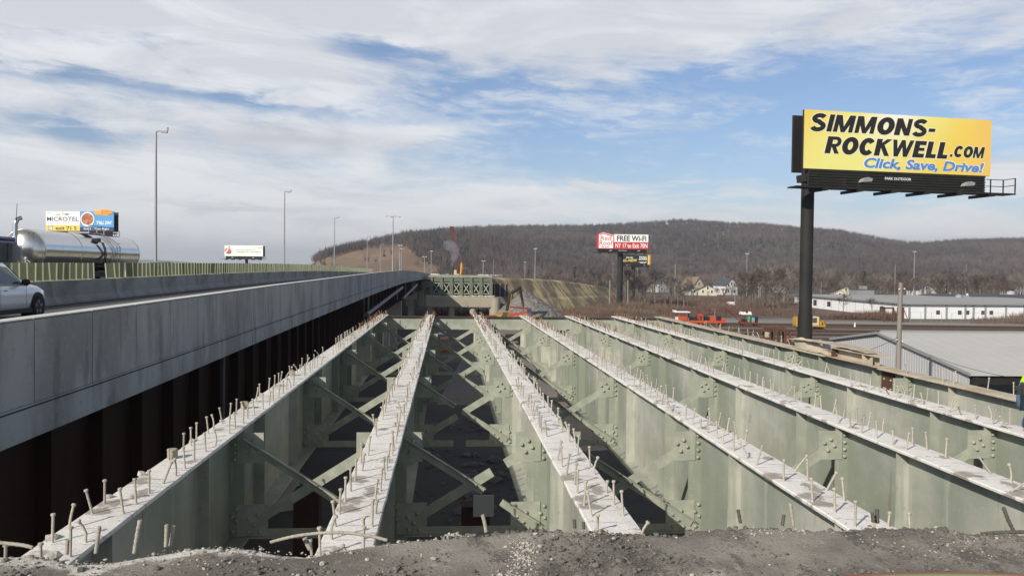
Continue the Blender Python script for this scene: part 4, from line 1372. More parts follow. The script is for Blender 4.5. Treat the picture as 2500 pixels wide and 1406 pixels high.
def glyph(ch, e):
    """(width, list of shapes; each shape is a list of quads); e thickens for the halo"""
    t, b = .305, .245

    def rc(x0, z0, x1, z1):
        return [[(x0 - e, z0 - e), (x1 + e, z0 - e), (x1 + e, z1 + e), (x0 - e, z1 + e)]]

    def dg_(x0, x1, w):
        return [[(x0 - e, -e), (x0 + w + e, -e), (x1 + w + e, 1 + e), (x1 - e, 1 + e)]]
    if ch == 'I':
        return .30, [rc(0.02, 0, .27, 1)]
    if ch == 'L':
        return .62, [rc(0, 0, t, 1), rc(t, 0, .58, b)]
    if ch == 'E':
        return .70, [rc(0, 0, t, 1), rc(t, 0, .65, b), rc(t, .405, .60, .595), rc(t, 1 - b, .65, 1)]
    if ch == '-':
        return .42, [rc(.02, .30, .37, .50)]
    if ch == '.':
        return .30, [rc(.02, 0, .25, .23)]
    if ch == 'O':
        return .90, [ring(.44, .5, .44 + e, .525 + e, t + 2 * e, 0, 360, 40)]
    if ch == 'C':
        return .84, [ring(.43, .5, .43 + e, .525 + e, t + 2 * e, 38 - 60 * e, 322 + 60 * e, 34)]
    if ch == 'N':
        return .86, [rc(0, 0, t - .01, 1), rc(.58, 0, .80, 1), [[(.0 - e, 1 + e), (.27 + e, 1 + e), (.80 + e, -e), (.53 - e, -e)]]]
    if ch == 'M':
        return 1.04, [rc(0, 0, .215, 1), rc(.765, 0, .98, 1), [[(.0 - e, 1 + e), (.30 + e, 1 + e), (.585 + e, -e), (.395 - e, -e)]], [[(.98 + e, 1 + e), (.68 - e, 1 + e), (.395 - e, -e), (.585 + e, -e)]]]
    if ch == 'W':
        return 1.22, [[[(0 - e, 1 + e), (.23 + e, 1 + e), (.45 + e, -e), (.22 - e, -e)]], [[(.22 - e, -e), (.45 + e, -e), (.70 + e, 1 + e), (.49 - e, 1 + e)]], [[(.49 - e, 1 + e), (.70 + e, 1 + e), (.97 + e, -e), (.74 - e, -e)]], [[(.74 - e, -e), (.97 + e, -e), (1.19 + e, 1 + e), (.96 - e, 1 + e)]]]
    if ch == 'K':
        return .84, [rc(0, 0, t, 1), [[(.15 - e, .36 - e), (.15 - e, .62 + e), (.54 - e, 1 + e), (.83 + e, 1 + e)]], [[(.28 - e, .52), (.44 + e, .70), (.86 + e, -e), (.57 - e, -e)]]]
    if ch == 'R':
        return .82, [rc(0, 0, t, 1), rc(t, .81, .48, 1), rc(t, .38, .48, .57), ring(.48, .69, .295 + e, .31 + e, .21 + 2 * e, -90, 90, 18), [[(.30 - e, .42), (.53 + e, .42), (.78 + e, -e), (.53 - e, -e)]]]
    if ch == 'S':
        pts_ = []
        for k in range(11):
            a_ = R(28 + 242 * k / 10)
            pts_.append((.37 + .255 * math.cos(a_), .735 + .178 * math.sin(a_)))
        for k in range(1, 12):
            a_ = R(90 - 250 * k / 11)
            pts_.append((.37 + .270 * math.cos(a_), .285 + .198 * math.sin(a_) - .0))
        return .78, [stroke(pts_, .25 + 2 * e)]
    return .4, []


def heavy(s, x0, x1, z0, z1, m, e, y, parent):
    adv, quads = 0.0, []
    for ch in s:
        w_, shapes = glyph(ch, e)
        for k, sh_ in enumerate(shapes):
            for qd in sh_:
                quads.append(([(adv + p[0] + .20 * p[1], p[1]) for p in qd], k))
        adv += w_ + .045
    xs_ = [p[0] for qd, k in quads for p in qd]
    lo, hi = min(xs_) + e, max(xs_) - e
    mb_ = MB()
    for qd, k in quads:
        mb_.add([(x0 + (p[0] - lo) / (hi - lo) * (x1 - x0), y - .0012 * k, z0 + p[1] * (z1 - z0)) for p in qd], [(0, 1, 2, 3)])
    return mb_.build('lettering', m, parent)


MT['sign_paleyellow'] = mat('sign_paleyellow', (0.82, 0.78, 0.50), rough=.5)
for (s, x0_, x1_, z0_, z1_) in (('SIMMONS-', 0.030, 0.690, 0.645, 0.940), ('ROCKWELL', 0.105, 0.758, 0.272, 0.565), ('.COM', 0.770, 0.966, 0.312, 0.512)):
    heavy(s, BW * x0_, BW * x1_, BH * z0_, BH * z1_, 'sign_paleyellow', .045, -.012, big)
    heavy(s, BW * x0_, BW * x1_, BH * z0_, BH * z1_, 'sign_black', 0.0, -.022, big)
text_part('Click, Save, Drive!', BW * .307, BW * .967, BH * .006, BH * .246, 'white_text', big, -0.012, .055, 0.22)
text_part('Click, Save, Drive!', BW * .312, BW * .962, BH * .020, BH * .232, 'sign_blue', big, -0.020, .036, 0.22)
text_part('PARK OUTDOOR', BW * 0.425, BW * 0.565, -0.60, -0.40, 'white_text', big, 0.012, 0.02)
m = MB().tube([(BW * 0.055, -0.15, -1.3), (BW * .055, -.15, -3.0)], 0.02, 5)
MB().bx(BW * 0.064 - 0.56, BW * 0.064 + 0.56, 0.38, 1.62, -0.9, -0.5).build('pole_cap', 'black_steel', big)
bp = P(1965, 768, 61)
MB().cyl((BW * 0.064, 1.0, GZ - big.location.z), (BW * 0.064, 1.0, bp.z - big.location.z), 0.53, n=24).build('pole_sleeve', 'black_steel', big)

# hotel + restaurant one on the left
h1, HW, HH = billboard('billboard', 'white and blue double billboard above the shiny tank trailer', 112, 278, 516, 563.5, 176, 174, 0.62, 0.5, 1.1, GZ)
panel(h1, 0, HW * .503, HH * .29, HH, 'white_panel')
panel(h1, 0, HW * .503, 0, HH * .288, 'sign_yellow')
panel(h1, HW * .505, HW, HH * .205, HH, 'sign_lightblue')
panel(h1, HW * .505, HW, 0, HH * .203, 'sign_navy')
text_part('MICROTEL', HW * .017, HW * .485, HH * .50, HH * .715, 'sign_navy', h1, -.016, .012)
text_part('INN & SUITES', HW * .155, HW * .345, HH * .395, HH * .455, 'sign_grey', h1, -.016, .01)
text_part('NEW', HW * .015, HW * .075, HH * .87, HH * .95, 'sign_grey', h1, -.016, .0, .2)
text_part('exit 71 S', HW * .145, HW * .455, HH * .045, HH * .235, 'sign_black', h1, -.016, .02)
MB().bx(HW * .035, HW * .105, -.016, -.010, HH * .04, HH * .25).build('route_shield', 'sign_black', h1)
MB().bx(HW * .042, HW * .098, -.020, -.0165, HH * .06, HH * .23).build('route_shield', 'white_text', h1)
text_part('17', HW * .050, HW * .090, HH * .085, HH * .205, 'sign_black', h1, -.024, .02)
for (a, b, cx_) in ((-0.5, .02, .175), (-0.25, .05, .205), (.25, .05, .295), (.5, .02, .325)):
    MB().prism([(HW * (cx_ - .022), HH * .815), (HW * (cx_ + .01), HH * .815), (HW * (cx_ + .022 * (1 if a > 0 else -.2)), HH * .87), (HW * (cx_ - .005), HH * .885)], -.014, -.009).build('emblem_petal', 'sign_navy', h1)
MB().prism([(HW * .25, HH * .81), (HW * .272, HH * .87), (HW * .25, HH * .97), (HW * .228, HH * .87)], -.014, -.009).build('emblem_petal', 'sign_yellow', h1)
pl = MB().sphere((0, 0, 0), 1, 20, 8, 0, (HW * .105, 0.012, HH * .38))
plo = pl.build('plate_picture', 'white_panel', h1, (HW * .615, -.02, HH * .60))
MB().sphere((0, -0.02, 0.05), 1, 18, 8, 0, (HW * .088, 0.012, HH * .30)).build('food_picture', 'food_brown', plo)
text_part("Y'ALL DAY", HW * .745, HW * .975, HH * .34, HH * .52, 'white_text', h1, -.016, .03, .15)
text_part('Exit 5 - Then Right', HW * .56, HW * .93, HH * .045, HH * .165, 'white_text', h1, -.016, .015)
lg = MB().sphere((0, 0, 0), 1, 18, 8, 0, (HW * .105, 0.02, HH * .175)).sphere((-HW * .11, 0, -HH * .01), 1, 12, 6, 0, (HW * .055, .02, HH * .13)).build('logo_board', 'sign_orange', h1, (HW * .875, -.04, HH * .95))
text_part('Cracker', -HW * .055, HW * .085, HH * .015, HH * .115, 'food_brown', lg, -.03, .01)
text_part('Barrel', -HW * .05, HW * .075, -HH * .115, -HH * .005, 'food_brown', lg, -.03, .01)

# pale health ad
h2, UW, UH = billboard('billboard', 'pale billboard with small green logo behind the glare paddles', 548, 642, 599, 625, 312, 309, 0.545, 0.55, 1.1, GZ)
MT['pale_poster'] = mat('pale_poster', (0.80, 0.81, 0.78), ((0.2, (0.68, 0.78, 0.60), 0.45, 0.7, ONE, 0.8),), rough=0.5)
panel(h2, 0, UW, 0, UH, 'pale_poster')
text_part('Reserve your place in line,', UW * .27, UW * .80, UH * .52, UH * .64, 'sign_darkgreen', h2, -.016, .02)
text_part('ONLINE at all 5 UHS Walk-Ins.', UW * .33, UW * .96, UH * .33, UH * .46, 'sign_darkgreen', h2, -.016, .02)
text_part('UHS', UW * .845, UW * .985, UH * .70, UH * .88, 'sign_darkgreen', h2, -.016, .0)
text_part('nyuhs.org', UW * .87, UW * .985, UH * .07, UH * .13, 'sign_darkgreen', h2, -.016, .0)
MB().prism([(UW * .80, UH * .72), (UW * .815, UH * .72), (UW * .83, UH * .90), (UW * .81, UH * .93)], -.014, -.009).build('logo_mark', 'sign_green', h2)
fig = MB().prism([(UW * .03, UH * .28), (UW * .10, UH * .18), (UW * .17, UH * .22), (UW * .20, UH * .5), (UW * .235, UH * .55), (UW * .18, UH * .42), (UW * .165, UH * .68), (UW * .10, UH * .70), (UW * .08, UH * .45)], -.014, -.009)
fig.build('figure_picture', 'food_brown', h2)
MB().sphere((UW * .125, -.01, UH * .83), 1, 12, 6, 0, (UW * .028, .006, UH * .10)).build('figure_picture', 'sign_pink', h2)
MB().prism([(UW * .01, UH * .35), (UW * .055, UH * .5), (UW * .09, UH * .72), (UW * .03, UH * .76), (UW * .0, UH * .55)], -.0135, -.009).build('figure_picture', 'sign_pink', h2)

# red roof one
h3, RW, RH = billboard('billboard', 'red and white hotel billboard with a house-shaped logo on a black pole', 1456, 1582.5, 571.5, 607.5, 232, 232, 0.475, 0.78, 1.0, GZ)
panel(h3, RW * .33, RW, RH * .48, RH, 'white_panel')
panel(h3, 0, RW, 0, RH, 'sign_red', -0.004)
text_part('FREE Wi-Fi', RW * .395, RW * .96, RH * .55, RH * .91, 'sign_black', h3, -.016, .025)
text_part('NY 17 to Exit 70N', RW * .365, RW * .985, RH * .085, RH * .40, 'white_text', h3, -.016, .015)
lb = MB().prism([(RW * .035, RH * .02), (RW * .335, RH * .02), (RW * .335, RH * .96), (RW * .115, RH * 1.17), (RW * .035, RH * 1.0)], -.10, -.012).build('logo_board', 'sign_red', h3)
MB().prism([(RW * .045, RH * .05), (RW * .322, RH * .05), (RW * .322, RH * .93), (RW * .118, RH * 1.12), (RW * .045, RH * .97)], -.115, -.101).build('logo_face', 'white_panel', lb)
MB().prism([(RW * .06, RH * .965), (RW * .115, RH * 1.09), (RW * .31, RH * .90), (RW * .31, RH * .84), (RW * .118, RH * 1.02), (RW * .07, RH * .93)], -.125, -.116).build('logo_roof', 'sign_red', lb)
text_part('Red', RW * .075, RW * .285, RH * .58, RH * .87, 'sign_red', lb, -.13, .0, .1)
text_part('Roof', RW * .055, RW * .315, RH * .25, RH * .56, 'sign_red', lb, -.13, .0, .1)
text_part('inn', RW * .10, RW * .25, RH * .08, RH * .21, 'sign_red', lb, -.13, .01)
text_part('PARK OUTDOOR', RW * .43, RW * .585, -0.52, -0.34, 'white_text', h3, -.0, .02)

# black casino one behind it
h4, TW, TH = billboard('billboard', 'black billboard with green and orange ends partly behind the red one', 1509, 1587.5, 622, 645.5, 330, 330, 0.49, 0.75, 0.8, GZ)
panel(h4, 0, TW, 0, TH, 'sign_black')
panel(h4, 0, TW * .045, 0, TH, 'sign_green', -.014)
panel(h4, TW * .92, TW * .955, 0, TH, 'sign_yellow', -.014)
panel(h4, TW * .956, TW, 0, TH, 'sign_orange', -.014)
text_part('WE DID', TW * .24, TW * .46, TH * .65, TH * .79, 'white_text', h4, -.016, .03)
text_part('ALL-NEW', TW * .09, TW * .59, TH * .30, TH * .58, 'sign_yellow', h4, -.016, .03)
text_part('TIOGA', TW * .645, TW * .895, TH * .68, TH * .87, 'white_text', h4, -.016, .04)
text_part('DOWNS', TW * .645, TW * .895, TH * .47, TH * .65, 'white_text', h4, -.016, .04)
panel(h4, TW * .645, TW * .895, TH * .23, TH * .28, 'white_text', -.016, 'caption_bar')
panel(h4, TW * .69, TW * .85, TH * .16, TH * .20, 'white_text', -.016, 'caption_bar')

# ------------------------------------------------------------------ vehicles on the viaduct


def wheel(par, c, r_, w, side=1, spokes=5, name='wheel'):
    """wheel with its axle along local X; side=+1 shows its face towards +X"""
    wl = MB().lathe([(r_ * .62, -w / 2), (r_ * .93, -w / 2), (r_, -w * .32), (r_, w * .32), (r_ * .93, w / 2), (r_ * .62, w / 2)], 28, (0, 0, 0), 'X').build('tyre', 'rubber')
    t = wl
    t.name = name
    t.parent = par
    t.location = c
    rm = MB().lathe([(r_ * .60, side * w * .30), (r_ * .63, side * w * .505)], 24, (0, 0, 0), 'X', 1)
    rm.lathe([(0.01, side * w * .40), (r_ * .14, side * w * .46), (r_ * .15, side * w * .38)], 12, (0, 0, 0), 'X', 0)
    for k in range(spokes):
        a = 2 * math.pi * k / spokes + .3
        for da in (-0.13, 0.13):
            rm.beam((side * w * .42, r_ * .1 * math.cos(a), r_ * .1 * math.sin(a)), (side * w * .47, r_ * .60 * math.cos(a + da), r_ * .60 * math.sin(a + da)), r_ * .085, 0.03, 0, (1, 0, 0))
    rm.build('rim', ['galvanised', 'black_plastic'], t)
    return t


def loft_body(sections, ys, name, mats, par, mi=0):
    """sections: list of half-profiles [(x, z)...] mirrored about x=0, placed along ys"""
    m = MB()
    k = len(sections[0])
    vs_ = []
    for sec, y_ in zip(sections, ys):
        vs_ += [(x, y_, z) for x, z in sec] + [(-x, y_, z) for x, z in sec[::-1]]
    K = 2 * k
    fs = []
    for i in range(len(ys) - 1):
        for j in range(K):
            fs.append((i * K + j, (i + 1) * K + j, (i + 1) * K + (j + 1) % K, i * K + (j + 1) % K))
    m.add(vs_, [f[::-1] for f in fs], mi, True)
    m.add(vs_[:K], [tuple(range(K))], mi)
    m.add(vs_[-K:], [tuple(range(K))[::-1]], mi)
    return m.build(name, mats, par)


def suv(name, label, paint, loc, rz=0.0):
    """crossover, front towards +Y, origin on the road under its middle"""
    t = thing(name, label, 'car', loc, rz)
    hw = 0.92
    st = [(-2.28, .62, .95, .80), (-2.20, .45, 1.02, .86), (-1.9, .30, 1.06, .90), (-1.2, .27, 1.06, .92), (0, .26, 1.04, .92), (0.75, .26, 1.02, .92), (1.15, .27, 1.01, .91), (1.6, .30, .95, .88), (1.95, .34, .86, .83), (2.15, .40, .76, .76), (2.26, .46, .62, .66)]
    secs = []
    for (y_, z0, z1, w) in st:
        w *= 1.0
        secs.append([(w * .80, z0), (w * .97, z0 + .06), (w * 1.0, z0 + (z1 - z0) * .35), (w * 1.0, z0 + (z1 - z0) * .62), (w * .965, z0 + (z1 - z0) * .90), (w * .90, z1), (w * .45, z1 + (0.03 if y_ > .9 else .0)), (0.02, z1 + (.045 if y_ > .9 else 0.0))])
    loft_body(secs, [s[0] for s in st], 'body', paint, t)
    # cabin
    cs = [(-2.05, 1.04, 1.20, .80, .78), (-1.8, 1.04, 1.52, .86, .66), (-1.2, 1.04, 1.66, .89, .66), (-0.5, 1.03, 1.69, .89, .66), (0.05, 1.02, 1.62, .89, .64), (0.5, 1.015, 1.28, .88, .74), (0.86, 1.0, 1.03, .87, .84)]
    loft_body([[(wb, z0), (wb * .5 + wt * .5 + .02, (z0 + z1) / 2), (wt + .03, z1 - .05), (wt - .05, z1), (0.02, z1 + .02)] for (_, z0, z1, wb, wt) in cs], [c[0] for c in cs], 'roof', paint, t)
    # side glass, windscreen
    for s in (-1, 1):
        gm = MB()
        def gp(y_, f):
            z0 = np.interp(y_, [c[0] for c in cs], [c[1] for c in cs]) + .01
            z1 = np.interp(y_, [c[0] for c in cs], [c[2] for c in cs])
            wb = np.interp(y_, [c[0] for c in cs], [c[3] for c in cs])
            wt = np.interp(y_, [c[0] for c in cs], [c[4] for c in cs])
            z = z0 + (z1 - z0) * f
            x = wb + (wt + .03 - wb) * f * 1.0
            return (s * (x + .014), y_, z)
        a = [gp(-0.65, .06), gp(0.62, .06), gp(0.22, .70), gp(-0.05, .82), gp(-0.65, .84)]
        gm.add(a, [tuple(range(5))])
        gm.build('side_window', 'glass_dark', t)
        gm = MB().add([gp(-1.8, .1), gp(-0.75, .06), gp(-0.75, .84), gp(-1.2, .84), gp(-1.7, .72)], [tuple(range(5))])
        gm.build('side_window', 'glass_dark', t)
        mr = MB().sphere((s * 1.03, 0.42, 1.10), .13, 10, 6, 0, (1.0, .65, .75))
        mr.beam((s * .88, .42, 1.04), (s * 1.0, .42, 1.07), .06, .05)
        mr.build('mirror', 'black_plastic', t)
        MB().bx(s * .915, s * .935, -0.56, -0.38, .86, .885).build('door_handle', 'chrome', t)
        MB().bx(s * .9205, s * .924, 0.66, 0.668, .38, 1.0).bx(s * .9205, s * .924, -.72, -.712, .34, 1.0).build('door_seam', 'black_plastic', t)
        MB().bx(s * .84, s * .925, -1.1, 1.1, .20, .33).build('sill', 'black_plastic', t)
        for wy in (-1.38, 1.36):
            ar = MB().lathe([(.10, s * .905), (.405, s * .918), (.43, s * .922), (.43, s * .6)], 26, (0, wy, .36), 'X')
            ar.build('wheel_arch', 'black_plastic', t)
            wheel(t, (s * .83, wy, .35), .35, .23, s)
        MB().sphere((s * .64, 2.02, .74), .13, 10, 6, 0, (1.0, .9, .5)).build('headlight', 'lamp_lens', t)
        MB().sphere((s * .80, -2.15, .93), .13, 10, 6, 0, (.7, .6, 1.2)).build('taillight', 'red_paint', t)
    MB().add([(-.80, .80, 1.07), (.80, .80, 1.07), (.66, .12, 1.58), (-.66, .12, 1.58)], [(0, 1, 2, 3)]).build('windscreen', 'glass_dark', t)
    MB().add([(-.74, -2.04, 1.12), (.74, -2.04, 1.12), (.62, -1.75, 1.48), (-.62, -1.75, 1.48)], [(3, 2, 1, 0)]).build('rear_window', 'glass_dark', t)
    MB().bx(-.55, .55, 2.18, 2.262, .50, .64).build('grille', 'black_plastic', t)
    return t


yw = PX(93, 760, -12.35).y
suv('white_car', 'white crossover car driving away along the viaduct at the left edge', 'white_car_paint', (-12.35 - .92, yw - 1.36, DK + rise(yw)))
pg_ = PX(385, 668, -21.0)
suv('grey_car', 'dark grey car glimpsed behind the gap in the olive paddles', 'grey_car_paint', (-21.0, pg_.y + 0.2, DK + rise(pg_.y)), math.pi)

# tractor and tank trailer coming the other way (front towards -Y)
TX = -18.25
ty0 = PX(113, 600, TX).y
ty1 = PX(341, 620, TX).y
TR = 0.97
tcx = TX - TR
tz = P(60, 563, ty0).z - TR
tk = thing('tank_trailer', 'polished steel tank trailer with a round cream-reflecting front head', 'tank trailer', (tcx, ty0, DK + rise(45)))
zc = tz - (DK + rise(45)) + 0.02
L = ty1 - ty0
barrel = MB().lathe([(TR, 0.0), (TR, L * .25), (TR, L * .5), (TR, L * .75), (TR, L)], 56, (0, 0, zc), 'Y')
barrel.build('tank_barrel', 'steel_polished', tk)
MB().lathe([(TR * 1.005, 0.06), (TR * 1.005, 0.0), (TR * .9, -.14), (TR * .7, -.26), (TR * .4, -.36), (.02, -.40)], 56, (0, 0, zc), 'Y').build('tank_head', 'steel_satin', tk)
MB().lathe([(TR * 1.005, L - .06), (TR * 1.005, L), (TR * .9, L + .12), (TR * .6, L + .26), (.02, L + .33)], 40, (0, 0, zc), 'Y').build('tank_head', 'steel_satin', tk)
rg = MB()
for f in (.0, .333, .667, 1.0):
    rg.lathe([(TR * 1.0, L * f - .04), (TR * 1.012, L * f - .03), (TR * 1.012, L * f + .03), (TR * 1.0, L * f + .04)], 48, (0, 0, zc), 'Y')
rg.build('band', 'steel_satin', tk)
lam = MB()
ly = L * .60
for s in (0, .42):
    lam.tube([(TR + .12, ly + s + .9, zc - TR - .2), (TR + .12, ly + s + .9, zc + .35), (TR * .82, ly + s + .6, zc + TR * .78), (TR * .3, ly + s + .3, zc + TR + .12)], .022, 6)
for k in range(9):
    z = zc - TR - .1 + k * .20
    lam.beam((TR + .12, ly + .9, z), (TR + .12, ly + 1.32, z), .025, .025)
lam.build('ladder', 'galvanised', tk)
pf = MB()
pf.bx(-.5, .55, ly - 1.4, ly - .4, zc + TR + .03, zc + TR + .10)
for (a, b) in ((ly - 1.4, ly - 1.4), (ly - .4, ly - .4), (ly + .5, ly + .5)):
    pf.beam((.55, a, zc + TR), (.55, b, zc + TR + .45), .035, .035)
pf.beam((.55, ly - 1.4, zc + TR + .45), (.55, ly + .5, zc + TR + .45), .03, .03)
pf.build('walkway', 'galvanised', tk)
hs = MB()
for k, dy in enumerate((-.0, .18)):
    hs.tube([(TR + .02, ly - .9 + dy, zc + .55), (TR + .10, ly - .75 + dy, zc + .25), (TR + .06, ly - .55 + dy, zc - .1), (TR + .1, ly - .8 + dy, zc - .55)], .03, 6)
hs.bx(TR * .7, TR * .95, ly - 1.25, ly - .8, zc + .55, zc + .75)
hs.build('valve_hoses', 'black_plastic', tk)
vl = MB().tube([(.25, -.30, zc - .42), (.30, -.42, zc - .5), (.15, -.45, zc - .85)], .04, 7).tube([(.25, -.30, zc - .42), (.45, -.40, zc - .55), (.62, -.30, zc - .95)], .03, 7).sphere((.25, -.32, zc - .40), .10)
vl.build('air_hoses', 'galvanised', tk)
fr = MB().bx(-.55, .55, .8, L - .2, zc - TR - .30, zc - TR - .02)
fr.build('frame', 'black_plastic', tk)
for wy in (L - 3.2, L - 1.9):
    for s in (-1, 1):
        wheel(tk, (s * .92, wy, .52), .52, .5, s, 6)
text_part('T-5', .33, .62, zc + .62, zc + .78, 'sign_black', tk, -.36, .01, .2).rotation_euler = (0, 0, 0)

tc = thing('semi_truck', 'dark blue truck cab pulling the tank trailer, half out of frame', 'truck', (tcx, ty0 - 1.5, DK + rise(40) - .12))
MB().bx(-1.15, 1.17, -3.1, -1.35, 1.05, 2.62).build('cab', 'blue_truck_paint', tc, bevel=.10)
MB().bx(-1.1, 1.12, -3.0, -1.4, 2.60, 2.78).build('cab_roof', 'blue_truck_paint', tc, bevel=.08)
MB().bx(-.95, .95, -5.2, -3.1, .95, 1.85).build('hood', 'blue_truck_paint', tc, bevel=.12)
dr = MB().bx(1.172, 1.185, -2.95, -1.45, 1.08, 1.72).build('door_panel', 'blue_truck_paint', tc)
MB().bx(1.186, 1.20, -1.75, -1.62, 1.55, 1.60).build('handle', 'chrome', dr)
MB().prism([(-2.95, 1.78), (-2.28, 1.78), (-2.28, 2.48), (-2.80, 2.48)], 1.172, 1.186, 'YZ').build('side_window', 'glass_dark', tc)
MB().prism([(-2.18, 1.78), (-1.55, 1.78), (-1.55, 2.48), (-2.18, 2.48)], 1.172, 1.186, 'YZ').build('side_window', 'glass_dark', tc)
MB().bx(-1.0, 1.02, -3.12, -3.105, 1.85, 2.5).build('windscreen', 'glass_dark', tc)
MB().bx(1.30, 1.62, -2.05, -1.98, 1.78, 2.42).beam((1.15, -2.0, 1.7), (1.45, -2.0, 1.75), .05, .05).beam((1.15, -2.0, 2.5), (1.45, -2.0, 2.45), .05, .05).build('mirror', 'galvanised', tc)
MB().sphere((1.38, -3.5, 1.92), .17, 14, 8, 0, (1, .5, 1)).build('hood_mirror', 'chrome', tc)
MB().tube([(.95, -1.15, 1.0), (.95, -1.15, 3.35), (1.02, -1.10, 3.55), (1.12, -1.0, 3.62)], .095, 12).build('exhaust_stack', 'chrome', tc)
MB().tube([(1.0, -1.25, 2.8), (1.05, -1.2, 4.2)], .012, 5).build('antenna', 'cable', tc)
MB().bx(-.75, .85, -2.6, -2.35, 2.79, 2.84).build('light_bar', 'galvanised', tc)
MB().sphere((.55, -2.48, 2.92), .10, 10, 6, 0, (1.2, 1, .8)).build('beacon', 'red_paint', tc)
for z, s in ((1.5, 'HOLE TRK'), (1.34, 'CI-9P')):
    pass
tt = thing_txt = text_part('CI-9P', -.25, .25, -.05, .05, 'white_text', tc, 0, .02)
tt.rotation_euler = (0, 0, math.pi / 2)
tt.location = (1.195, -2.05, 1.28)
for wy in (-4.4, .3, 1.55):
    for s in (-1, 1):
        wheel(tc, (s * .95, wy, .5), .5, .42, s, 6)
MB().bx(-.45, .45, -4.9, 2.2, .55, .95).build('frame', 'black_plastic', tc)
MB().cyl((.95, -2.9, .62), (.95, -1.4, .62), .32, n=18).build('fuel_tank', 'chrome', tc)

# ------------------------------------------------------------------ far span, pier and what stands around it
D0 = 170.0


def fx(px, d=D0):
    return P(px, 700, d).x


fy = P(1125, 700, D0).y
FX = [fx(1053.5 + 24.2 * k) for k in range(7)]
ztop, zbot = P(1125, 677.5, D0).z, P(1125, 722, D0).z
zmid = P(1125, 691, D0).z
for k, x in enumerate(FX):
    o = thing('span_girder', f'deep green girder of the distant span, {ORD[k]} from the left at the pier', 'girder', (x, fy, 0), 0, 'deep girders of the distant span')
    MB().bx(-.012, .012, 0, 42, zbot + .06, ztop - .06).build('web', 'far_paint', o)
    MB().bx(-.30, .30, 0, 42, ztop - .05, ztop).build('top_flange', 'far_paint', o)
    MB().bx(-.45, .45, -.3, 42, zbot, zbot + .06).build('bottom_flange', 'far_paint', o)
    MB().bx(-.26, .26, -.03, .0, zmid, ztop - .051).bx(-.36, .36, -.035, .0, zbot + .061, zmid - .001).bx(-.5, .5, -.06, .0, zmid - .001, zmid + .12).build('end_plate', 'far_paint', o)
for k in range(6):
    x0_, x1_ = FX[k], FX[k + 1]
    w = x1_ - x0_
    o = thing('end_frame', f'pale green X-braced end frame of the distant span, {ORD[k]} bay from the left', 'cross frame', (x0_, fy + .25, 0), 0, 'end frames of the distant span')
    za, zb_ = zbot + .55, zmid - .15
    b1 = MB().beam((.4, -.05, zb_), (w - .4, -.05, za), .05, .20, 0, (0, 0, 1)).build('diagonal', 'brace_paint', o)
    MB().beam((.4, .03, za), (w - .4, .03, zb_), .05, .20, 0, (0, 0, 1)).build('diagonal', 'brace_paint', o)
    MB().bx(.3, w - .3, -.06, .06, zb_ + .02, zb_ + .2).build('strut', 'brace_paint', o)
    MB().bx(.3, w - .3, -.06, .06, za - .22, za - .04).build('strut', 'brace_paint', o)
    MB().bx(.03, w - .03, .0, .02, zmid + .25, ztop - .06).build('plate', 'far_paint', o)
    MB().bx(.03, w - .03, 1.0, 1.02, zbot + .05, ztop - .1).build('backing_plate', 'weathering_steel', o)
o = thing('span_deck', 'grey road slab on top of the distant green span', 'bridge deck', (0, 0, 0))
MB().bx(FX[0] - .8, FX[-1] + 0.6, fy + 6, fy + 42, ztop + .01, ztop + .22).build('slab', 'old_concrete', o)

# pier under it
pc = thing('concrete_pier', 'stained tan concrete pier with a row of round columns under the distant span', 'pier', (0, fy, 0))
zc0, zc1 = P(1125, 749, D0).z, P(1125, 724, D0).z
xl, xr = fx(1040), fx(1207)
MB().bx(xl, xr, -1.3, .9, zc0, zc1).build('pier_cap', 'old_concrete', pc, bevel=.06)
cr = xr + .15
MB().cyl((cr, -.35, GZ), (cr, -.35, zc1 - .2), 1.12, n=28).build('column', 'old_concrete', pc)
for px in (1052, 1103.5, 1155):
    MB().cyl((fx(px), -.2, GZ), (fx(px), -.2, zc0), .66, n=24).build('column', 'old_concrete', pc)
for k in range(40):
    pass
q = random.Random(4)
rbm = MB()
for k in range(150):
    rbm.rock((q.uniform(xl, xr), q.uniform(-1.2, .3), zc1 + .1), q.uniform(.10, .35), 0, k)
tag(rbm.build('rubble', 'crushed_concrete', None, (0, fy, 0)), 'broken concrete crumbs lying along the pier top', 'rubble', None, 'stuff')
# rusty bars and debris between the pier columns
rbm = MB()
for k in range(420):
    x = q.uniform(xl, xr)
    yy = q.uniform(2.0, 12)
    h = q.uniform(1.0, 3.4)
    rbm.beam((x, yy, GZ), (x + q.uniform(-.6, .6), yy, GZ + h), .05, .05)
tag(rbm.build('scrap_bars', 'rust_steel', None, (0, fy, 0)), 'tangle of rusty reinforcing bars behind the pier columns', 'scrap', None, 'stuff')

# abutment wall with white posts
aw = thing('retaining_wall', 'dark timber-lagged retaining wall with pale upright posts right of the green span', 'wall', P(1202, 720, 176))
wl_ = P(1240, 720, 176).x - P(1202, 720, 176).x
zt_, zb_ = P(1202, 693, 176).z - aw.location.z, P(1202, 724, 176).z - aw.location.z
MB().bx(-.5, wl_, .1, .4, zb_, zt_).build('lagging', 'weathering_steel', aw)
wm = MB()
for k in range(9):
    wm.bx(-.5, wl_, .05, .1, zb_ + k * .3, zb_ + k * .3 + .04)
wm.build('lagging_joint', 'joint_dark', aw)
for px in (1208, 1221, 1233.5):
    xx = P(px, 700, 176).x - aw.location.x
    MB().bx(xx - .07, xx + .07, -.12, .04, zb_, zt_ + .1).build('post', 'galvanised', aw)

